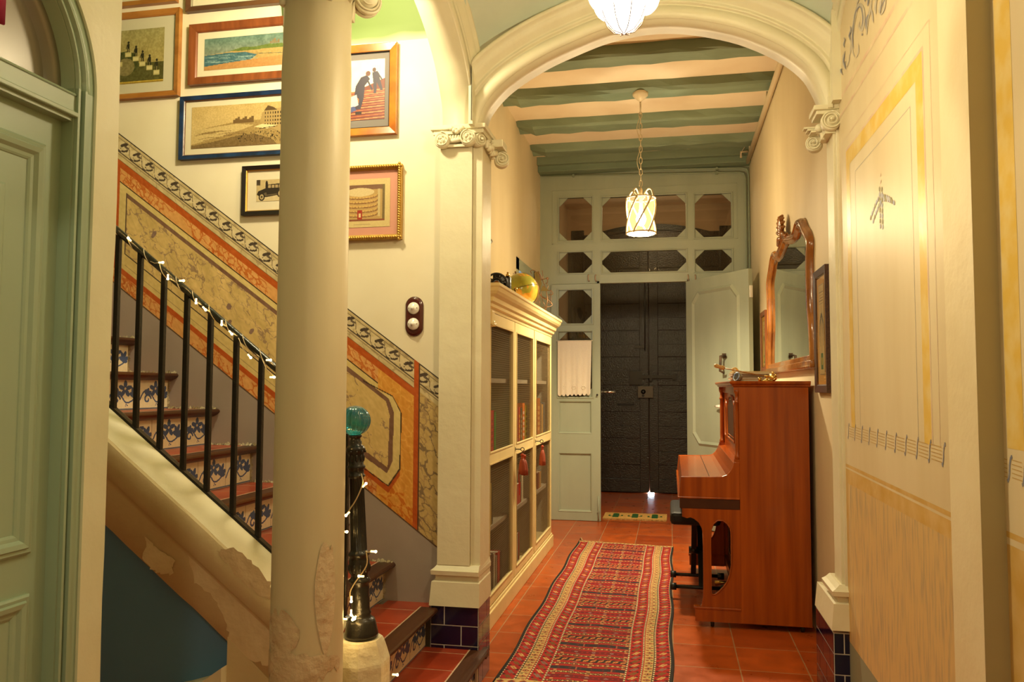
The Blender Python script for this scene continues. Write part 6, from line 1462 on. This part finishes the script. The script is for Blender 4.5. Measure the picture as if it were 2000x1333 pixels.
def candle(x, y, lab):
    t2 = thing('brass_candlestick', lab, 'candlestick', (x, y, ZP)); q = MB(); q.lathe([(.030, 0), (.030, .004), (.020, .008), (.008, .012), (.007, .022), (.014, .026), (.014, .032), (.010, .034)], (x, y, ZP)); q.build('base', BRASS, t2)
    q = MB(); q.tube([(x+.03+.012*math.cos(a), y, ZP+.02+.012*math.sin(a)) for a in np.linspace(0, 2*PI, 12, endpoint=False)], .002, 6, closed=True); q.build('finger_ring', BRASS, t2)
candle(.515, 4.55, 'low brass candlestick on the piano nearest the mirror corner'); 
q = MB(); q.tube([(.478, 4.56, ZP), (.478, 4.56, ZP+.022)], .009, 14); tag(q.build('brass_weight', BRASS), 'small brass cylinder beside the brass candlestick on the piano', 'ornament')
q = MB(); q.sphere((.555, 4.62, ZP+.022), .022, 0, 16, 10); q.lathe([(.006, .040), (.008, .050), (.002, .055)], (.555, 4.62, ZP)); tag(q.build('brass_bell', BRASS), 'small round brass bell behind the brass candlestick on the piano', 'bell')

# ================================================================== MIRROR over the piano
t = thing('mirror', 'large shaped mirror in a carved honey-brown wooden frame above the piano', 'mirror', (XH1, 5.25, 1.37))
half_o = [(.97, 1.378), (.968, 1.45), (.950, 1.58), (.905, 1.71), (.90, 1.92), (.922, 2.03), (.865, 2.09), (.78, 2.135), (.66, 2.205), (.52, 2.225), (.40, 2.188), (.24, 2.20), (.0, 2.245)]
half_i = [(.885, 1.428), (.872, 1.50), (.842, 1.60), (.800, 1.72), (.795, 1.91), (.812, 2.00), (.775, 2.045), (.71, 2.085), (.61, 2.145), (.51, 2.158), (.40, 2.128), (.24, 2.138), (.0, 2.178)]
ho_, hi_ = crom(half_o, 5), crom(half_i, 5)
def full(h): return [(5.25-a, z) for a, z in h]+[(5.25+a, z) for a, z in h[-2::-1]]
FO, FI = full(ho_), full(hi_)
FRM = mat('carved_honey_frame', (.36, .135, .025), .22, (.20, .062, .012), 9, .15, 40, coat=.5)
q = MB(); pr_ = [(0, 0), (0, .018), (.15, .034), (.32, .036), (.42, .026), (.55, .030), (.72, .026), (.85, .014), (1, .012), (1, 0)]
rings = [[(XH1-.002-d, o[0]+(i[0]-o[0])*f, o[1]+(i[1]-o[1])*f) for f, d in pr_] for o, i in zip(FO, FI)]
q.loft(rings, 0); 
q.box(XH1-.040, XH1-.002, 5.25-.975, 5.25+.975, 1.372, 1.412, 0, .006); q.box(XH1-.030, XH1-.002, 5.25-.93, 5.25+.93, 1.405, 1.440, 0, .005)
q.build('frame', FRM, t, angle=50)
q = MB(); q.face([(XH1-.008, a, b) for a, b in FI]); q.build('mirror_glass', mat('silvered_glass', (.60, .62, .54), .01, metal=1), t)
q = MB(); sc = Vector((XH1-.03, 5.27, 2.235))
for k in range(9):
    a = PI*(.12+.76*k/8); d = Vector((0, math.cos(a), math.sin(a))); L = .115+.02*math.sin(PI*k/8)
    q.tube([sc+d*.01, sc+d*L*.5+Vector((-.012, 0, 0)), sc+d*L*.9+Vector((-.016, 0, 0)), sc+d*L], [.008, .013, .014, .006], 8)
for s in (-1, 1):
    q.tube([sc+Vector((0, s*.02, -.01)), sc+Vector((-.01, s*.10, .0)), sc+Vector((-.008, s*.17, -.03)), sc+Vector((0, s*.20, -.02))], [.012, .016, .010, .007], 8)
q.build('carved_crest', FRM, t)

# palm prints on the right wall
def palm(y0, y1, z0, z1):
    cv = Canvas(y0, y1, z0, z1, .0022, (206, 176, 110)); cv.mottle(.02, 8, 1); c = (y0+y1)/2; h = z1-z0; w_ = y1-y0
    for k in range(5): cv.line([(c-.05+.006*(k % 2), z1-.04-k*.014), (c+.05-.008*(k % 3), z1-.04-k*.014)], .0035, (110, 84, 40), .8)
    top = z0+h*.66; cv.line([(c, z0+h*.24), (c, top)], .006, (140, 104, 50))
    for a in np.linspace(-2.6, 2.6, 11):
        pts = [(c+math.sin(a)*.045*f, top+math.cos(a)*.045*f-.05*f*f*(1 if abs(a) > .4 else .2)) for f in (0, .5, 1, 1.4)]; cv.line(pts, .006, (86, 74, 34))
    cv.rect(c-.028, c+.028, z0+h*.06, z0+h*.24, (66, 110, 50)); cv.rect(c-.012, c+.012, z0+h*.11, z0+h*.19, (206, 176, 60)); ringl = [(y0+.004, z0+.004), (y1-.004, z0+.004), (y1-.004, z1-.004), (y0+.004, z1-.004), (y0+.004, z0+.004)]; cv.line(ringl, .003, (120, 90, 44)); return cv
WOV = mat('woven_dark_brown', (.085, .035, .018), .4, (.04, .016, .01), 140)
OM = mat('orange_mount', (.62, .32, .045), .6)
cv = palm(4.035, 4.172, 1.333, 1.778)
picture('framed_palm_print', 'tall narrow palm tree print in a dark brown frame between the mirror and the pilaster', 3.945, 4.262, 1.246, 1.854, .036, WOV, OM, cv, 0, 0, 0, 0, inner=FR_D, plane='x', yw=XH1, depth=.022)
cv = palm(6.50, 6.63, 1.44, 1.80)
picture('framed_palm_print', 'palm tree print in a brown frame seen behind the far side of the mirror', 6.40, 6.73, 1.395, 1.872, .036, FR_R, OM, cv, 0, 0, 0, 0, inner=FR_D, plane='x', yw=XH1, depth=.022)

# ================================================================== RUG
rc = [(-.752, 3.40), (-.006, 3.40), (-.001, 6.526), (-.757, 6.617)]
W_, LN = .75, 3.20
cv = Canvas(0, W_, 0, LN, .0037, (150, 22, 20))
RED = (172, 26, 22); DK = (36, 30, 30); BE = (206, 172, 108); DR = (118, 18, 26); OL = (112, 92, 40); GY = (130, 116, 104); OR = (206, 130, 70)
X, Y = cv.X, cv.Y; cell = .0084; gi = (X/cell).astype(int); gj = (Y/cell).astype(int)
fx0, fx1 = .205, W_-.205; P_ = .335
yy = (Y % P_); field = (X > fx0) & (X < fx1)
def band(a, b, col, m=None): k = field & (yy >= a) & (yy < b); k = k if m is None else k & m; cv.put(k, col)
band(0, P_, RED)
def zig(a, b):                                        # beige band with small dark crosses
    band(a, b, BE); c = (a+b)/2; u = (X % .022)-.011; v = yy-c; m = (abs(abs(u)-abs(v)*.9) < .0032) | (abs(u)+abs(v) < .003); band(a+.003, b-.003, (70, 34, 30), m); band(a, a+.004, (96, 30, 26)); band(b-.004, b, (96, 30, 26))
def dots(a, b, seed):
    u = (X % .075); m = (u < .016); band(a+.003, b-.003, OL if seed % 2 else GY, m & ((X/.075).astype(int) % 2 == 0)); band(a+.003, b-.003, BE, m & ((X/.075).astype(int) % 2 == 1))
# hooked black / orange band
band(0, .046, DK); u = (X % .034)-.017; v = yy-.023; m = (abs(u)+abs(v)*1.1 < .014) | ((abs(u-v*.7) < .004)); band(.004, .042, OR, m); m = (abs(u)+abs(v) < .005); band(.0, .046, RED, m)
dots(.050, .066, 1); zig(.070, .094); dots(.098, .114, 2)
band(.118, .158, DR); u = (X % .085)-.0425; v = yy-.138; band(.118, .158, (160, 130, 130), (abs(u)+abs(v)*1.3 < .012) & (abs(u)+abs(v) > .004)); band(.118, .158, RED, (abs(abs(u)-.03)+abs(v) < .007))
dots(.160, .174, 3); zig(.178, .202); dots(.206, .220, 4)
band(.224, .264, (46, 40, 48)); u = (X % .16); band(.224, .264, (150, 90, 70), u < .007); u2 = ((X+.03) % .05)-.025; v = yy-.244; band(.23, .258, (104, 30, 40), abs(u2)+abs(v)*1.2 < .009)
dots(.268, .284, 5); zig(.288, .312); dots(.316, .332, 6)
for s in (0, 1):
    Xs = X if s == 0 else W_-X
    cv.put(Xs < .205, RED); cv.put(Xs < .010, DK)
    def motif(c, hw, col1, col2, per, ph, bgk=None):
        u = Xs-c; v = ((Y+ph) % per)-per/2; k = ((Y+ph)/per).astype(int); m = (abs(u) < hw)
        z_ = (abs(u+v*.55-.006) < .0045) | (abs(u+v*.55+.006) < .0045); z_ &= (abs(v) < .019)
        cv.put(m & z_ & (k % 3 == 0), col1); cv.put(m & z_ & (k % 3 == 1), col2); cv.put(m & z_ & (k % 3 == 2), GY)
        cv.put(m & (abs(abs(u)-hw+.006)+abs(abs(v)-per/2) < .010), (70, 20, 20))
    motif(.046, .030, BE, OL, .056, 0); motif(.170, .024, BE, OL, .056, .02)
    for c in (.013, .080, .136, .202): cv.put((abs(Xs-c) < .0032) & ((Y % .026) < .015), (222, 206, 160)); cv.put((abs(Xs-c) < .0032) & ((Y % .026) >= .015), (60, 24, 22))
    m = (Xs > .085) & (Xs < .131); cv.put(m, BE); u = Xs-.108; v = (Y % .072)-.036; k = (Y/.072).astype(int)
    cv.put(m & (abs(u)/.018+abs(v+.014)/.013 < 1.15), (150, 34, 26)); cv.put(m & (abs(u)/.018+abs(v+.014)/.013 < .6), BE); cv.put(m & (abs(u)+abs(v+.014) < .006), DK)
    for sx in (-1, 1): cv.put(m & (((u-sx*.010)/.007)**2+((v-.020)/.006)**2 < 1), (160, 50, 30) if sx > 0 else (110, 96, 56))
    cv.put(m & (abs(v-.032) < .0015), (70, 50, 36)); cv.put(m & ((Xs < .088) | (Xs > .128)), (60, 34, 26))
e = Y > LN-.035; cv.put(e, BE); cv.put(e & (abs(((X % .03)-.015))+abs(Y-LN+.018) < .010), (120, 40, 30))
e = Y < .055; cv.put(e, BE); cv.put(e & (abs(((X % .05)-.025))+abs(Y-.028) < .018), (150, 40, 30)); cv.put(e & (abs(((X % .05)-.025))+abs(Y-.028) < .008), (80, 84, 60))
cv.a = np.clip(cv.a*(1+.10*(RNG.rand(*cv.X.shape)-.5))[..., None], 0, 1); cv.mottle(.02, 12, 3)
RUGM = paint_mat('woven_kilim', .9, 0, .5, 160)
t = thing('runner_rug', 'long red kilim runner with patterned borders on the terracotta tiles', 'rug', (-.38, 5.0, 0), None)
def rugf(U, V):
    u = U/W_; v = V/LN; x = (rc[0][0]*(1-u)+rc[1][0]*u)*(1-v)+(rc[3][0]*(1-u)+rc[2][0]*u)*v; y = (rc[0][1]*(1-u)+rc[1][1]*u)*(1-v)+(rc[3][1]*(1-u)+rc[2][1]*u)*v
    x = x+.006*np.sin(y*7)*(1-np.abs(2*u-1))**0*np.where(u < .5, 1-2*u, 2*u-1)
    return x, y, .0065+.0015*np.sin(x*30+y*6)
o = cv.grid('woven_field', rugf, RUGM, t)
q = MB()                                              # edges with thickness
bd = []
for i in range(41): bd.append((0, i/40))
sL, sR = [], []
for i in range(41):
    v = i/40*LN
    for u, S in ((0, sL), (W_, sR)): x, y, z = rugf(np.array(u*1.), np.array(v)); S.append((float(x), float(y), .0045))
q.tube(sL, .0042, 6); q.tube(sR, .0042, 6); q.build('selvedge', mat('black_wool', (.018, .014, .012), .9), t)
q = MB()
for i in range(90):
    u = i/89*W_; x, y, z = rugf(np.array(u), np.array(LN)); a = float(RNG.rand()-.5); L = .022+.012*RNG.rand(); q.tube([(float(x), float(y), .006), (float(x)+.004*a, float(y)+L*.5, .006), (float(x)+.010*a, float(y)+L, .002)], .0018, 5)
x, y, z = rugf(np.array(0.03), np.array(LN)); q.tube([(float(x), float(y), .006), (float(x)-.02, float(y)+.05, .02), (float(x)-.03, float(y)+.085, .004)], .005, 6)
q.build('fringe', mat('raw_wool_fringe', (.44, .32, .16), .9), t)

# doormat with three cactuses
q0 = (-.655, -.050, 7.745, 8.10)
cv = Canvas(0, .605, 0, .36, .005, (226, 176, 96)); cv.mottle(.10, 1, 2)
GRN = (40, 96, 44)
for c in (.115, .30, .49):
    cv.rect(c-.028, c+.028, .07, .29, GRN); cv.ell(c, .29, .028, .03, GRN)
    cv.line([(c, .13), (c-.06, .14), (c-.062, .20)], .020, GRN); cv.line([(c, .15), (c+.06, .16), (c+.062, .21)], .020, GRN)
X, Y = cv.X, cv.Y
t = thing('doormat', 'pale coir doormat with three green cactuses in front of the black doors', 'doormat', (-.35, 7.9, 0))
cv.grid('coir_face', lambda U, V: (q0[0]+U, q0[2]+V*(q0[3]-q0[2])/.36+.01*U, np.full_like(U, .0155)), paint_mat('coir_paint', .95, 0, .8, 120), t)
q = MB(); q.prism([(q0[0], q0[2]), (q0[1], q0[2]+.006), (q0[1], q0[3]+.006), (q0[0], q0[3])], 'z', .001, .0150); q.build('coir_edge', mat('coir', (.60, .36, .12), .95, (.3, .15, .04), 90, .8, 120), t)

# ================================================================== LIGHTS AS OBJECTS
def glowglass(name, col, estr, tfac, tcol=(1, .95, .85, 1)):
    m = bpy.data.materials.new(name); m.use_nodes = True; nt = m.node_tree; nt.nodes.remove(nt.nodes['Principled BSDF']); out = nt.nodes['Material Output']
    tr = nt.nodes.new('ShaderNodeBsdfTransparent'); tr.inputs[0].default_value = tcol; em = nt.nodes.new('ShaderNodeEmission'); em.inputs[0].default_value = (*col, 1); em.inputs[1].default_value = estr
    mx = nt.nodes.new('ShaderNodeMixShader'); mx.inputs[0].default_value = tfac; nt.links.new(em.outputs[0], mx.inputs[1]); nt.links.new(tr.outputs[0], mx.inputs[2]); nt.links.new(mx.outputs[0], out.inputs[0]); return m
# chain lantern in the hall
LX, LY = -.20, 5.75
zt_, zb2 = at(1252, 388, 'y', LY)[2], at(1252, 458, 'y', LY)[2]; cxl = at(1252, 420, 'y', LY)[0]; LR = .103
CRI = mat('cream_wrought_iron', (.66, .56, .38), .45)
t = thing('hanging_lantern', 'cream iron cylinder lantern with slanting bands hanging by a chain from the ceiling beams', 'lantern', (cxl, LY, zb2))
q = MB()
for z in (zt_, zb2+.010): q.tube([(cxl+LR*math.cos(a), LY+LR*math.sin(a), z) for a in np.linspace(0, 2*PI, 40, endpoint=False)], .006, 8, closed=True)
q.build('ring', CRI, t)
for k in range(6):
    q = MB(); a0 = 2*PI*k/6; pts = []
    for i in range(13): f = i/12; a = a0+f*1.35; pts.append((cxl+LR*math.cos(a), LY+LR*math.sin(a), zb2+(zt_-zb2)*f))
    for A, B in zip(pts[:-1], pts[1:]): pass
    q.tube(pts, .0075, 6); q.build('slanting_band', CRI, t)
for k in range(4):
    q = MB(); a = PI/4+k*PI/2+.25; d = Vector((math.cos(a), math.sin(a), 0)); c = Vector((cxl, LY, zt_)); q.tube(crom([c+d*.03+Vector((0, 0, .0)), c+d*.035+Vector((0, 0, .035)), c+d*.065+Vector((0, 0, .062)), c+d*.092+Vector((0, 0, .045)), c+d*LR], 4), .006, 6); q.build('top_loop', CRI, t)
q = MB(); q.lathe([(LR-.012, 0), (LR-.010, zt_-zb2-.01)], (cxl, LY, zb2+.005), n=40); 
q.f = [f for f in q.f if len(f) == 4]; q.m = q.m[:len(q.f)]; q.sm = q.sm[:len(q.f)]
q.build('glass_cylinder', glowglass('lantern_glass', (1, .66, .26), .9, .72), t)
q = MB(); q.lathe([(.001, 0), (LR-.006, .001), (LR-.006, .004), (.001, .005)], (cxl, LY, zb2), n=40); q.build('diffuser', glowglass('lit_frosted_glass', (1, .84, .50), 16, .5), t)
q = MB(); q.lathe([(.006, 0), (.024, .012), (.034, .035), (.036, .055), (.028, .080), (.015, .10), (.013, .12)], (cxl, LY, zb2+.06), n=24); q.build('bulb', glowglass('bulb_glow', (1, .85, .55), 40, .3), t)
q = MB(); q.lathe([(.013, .18), (.014, zt_-zb2+.06), (.006, zt_-zb2+.08)], (cxl, LY, zb2)); q.build('stem', CRI, t)
q = MB(); ztop = ZC-.072; z = zt_+.085; k = 0
while z < ztop-.17:
    h = .050; a = k % 2*PI/2; d = Vector((math.cos(a), math.sin(a), 0)); q.tube([Vector((cxl, LY, z+h/2))+d*.011*math.cos(b)+Vector((0, 0, 1))*h/2*math.sin(b) for b in np.linspace(0, 2*PI, 12, endpoint=False)], .0028, 6, closed=True); z += .042; k += 1
q.build('chain', CRI, t)
q = MB(); q.tube([(cxl, LY, z-.01), (cxl, LY, ztop-.05)], .006, 8); q.lathe([(.008, 0), (.030, .02), (.055, .045), (.058, .060), (.055, .07)], (cxl, LY, ztop-.062)); q.build('ceiling_rose', CRI, t)
q = MB(); q.tube([(cxl-.012+.014*math.sin(i*.7), LY, zt_+.09+(z-zt_-.09)*i/20) for i in range(21)], .0025, 5); q.build('cord', CRI, t)

# petal glass lamp of the near hall
cx2, cy2 = -.122, 2.2
t = thing('petal_glass_lamp', 'glowing ribbed glass petal lamp with thin wire ribs at the top edge near the camera', 'lamp', (cx2, cy2, 2.26))
GP = glowglass('lit_petal_glass', (1, .93, .80), 2.0, .45)
q = MB(); q.lathe([(.004, 0), (.010, .003), (.030, .010), (.050, .032), (.062, .062), (.066, .095), (.058, .125)], (cx2, cy2, 2.262), n=60, flute=8, fl=(.0, .2, .07)); q.build('lower_bowl', GP, t)
for k in range(6):
    a = 2*PI*k/6+.35; q = MB(); c = Vector((cx2+math.cos(a)*.060, cy2+math.sin(a)*.060, 2.375)); q.sphere(c, .044, 0, 20, 12, (1, 1, 1.25)); q.build('petal_globe', GP, t)
WR = mat('copper_wire', (.10, .035, .012), .5)
for k in range(8):
    a = 2*PI*(k+.5)/8; d = Vector((math.cos(a), math.sin(a), 0)); c = Vector((cx2, cy2, 2.262)); q = MB(); q.tube([c+d*r*.985+Vector((0, 0, h)) for r, h in ((.004, -.002), (.031, .006), (.0525, .030), (.0655, .062), (.069, .095), (.062, .12))], .0013, 6); q.build('wire_rib', WR, t)
q = MB(); q.tube([(cx2+.068*math.cos(a), cy2+.068*math.sin(a), 2.355+.010*math.sin(a*4)) for a in np.linspace(0, 2*PI, 48, endpoint=False)], .0016, 6, closed=True); q.build('wire_collar', WR, t)
q = MB(); q.tube([(cx2, cy2, 2.40), (cx2, cy2, 3.18)], .006, 8); q.lathe([(.008, 0), (.05, .04), (.05, .05)], (cx2, cy2, 3.16)); q.build('hanging_rod', BRASS, t)

# conduits
PIP = mat('painted_pipe', (.62, .50, .32), .5)
q = MB(); a = at(1524, 121, 'x', .705); b_ = at(1457, 322, 'x', .705); q.tube([(.71, 3.50, a[2]+.0), (.71, a[1], a[2]), (.71, 7.56, b_[2])], .020, 12)
for y in (5.9, 7.2): q.box(.69, .735, y-.008, y+.008, 3.36, 3.41)
tag(q.build('ceiling_pipe', PIP), 'cream painted pipe running along the top of the right wall under the beams', 'pipe')
GP2 = mat('sage_pipe', (.25, .30, .21), .45)
def pp(x, y): return tuple(at(x, y, 'y', 7.615))
for i, (y0, y1, xr, lab) in enumerate(((337, 328, 1463, 'upper thin green conduit along the top of the partition, turning down at the right'), (344, 336.5, 1457, 'lower thin green conduit along the top of the partition, turning down at the right'))):
    q = MB(); e = pp(xr, 420); A, B = pp(1058, y0), pp(xr-14, y1); q.tube([A, B, (B[0]+.045, 7.615, B[2]-.012), (e[0], 7.615, B[2]-.06), (e[0], 7.615, .05)], .0075, 8)
    for x in (1120, 1400): c = pp(x, y0+(y1-y0)*(x-1058)/400); q.box(c[0]-.01, c[0]+.01, 7.605, 7.655, c[2]-.012, c[2]+.012)
    tag(q.build('conduit', GP2), lab, 'pipe', 'thin conduits on the partition')
q = MB(); c = pp(1452, 312); q.tube([(c[0]-.04, 7.40, c[2]-.04), (c[0]-.04, 7.40, c[2]+.01), (.70, 7.40, c[2]+.012)], .010, 8); q.tube([(c[0]-.03, 7.40, c[2]+.02), (c[0]+.0, 7.42, c[2]+.07), (.70, 7.42, c[2]+.12)], .003, 6); tag(q.build('pipe_bracket', PIP), 'short bent pipe bracket under the last beam in the right corner', 'bracket')
HK = mat('rust_stained_hook', (.45, .32, .22), .6)
for i, (x, lab) in enumerate(((1155, 'two small painted hooks above the left side of the doorway'), (1180-16, None), (1350, 'two small painted hooks above the right side of the doorway'))):
    if lab is None: continue
    q = MB(); 
    for dx in (-6, 8): c = at(x+dx, 543, 'y', YP-.02); q.tube([(c[0], YP-.01, c[2]+.03), (c[0], YP-.03, c[2]+.02), (c[0], YP-.03, c[2]-.02), (c[0]+.01, YP-.015, c[2]-.035)], .006, 6)
    tag(q.build('wall_hook', HK), lab, 'hook', 'painted hooks above the doorway')
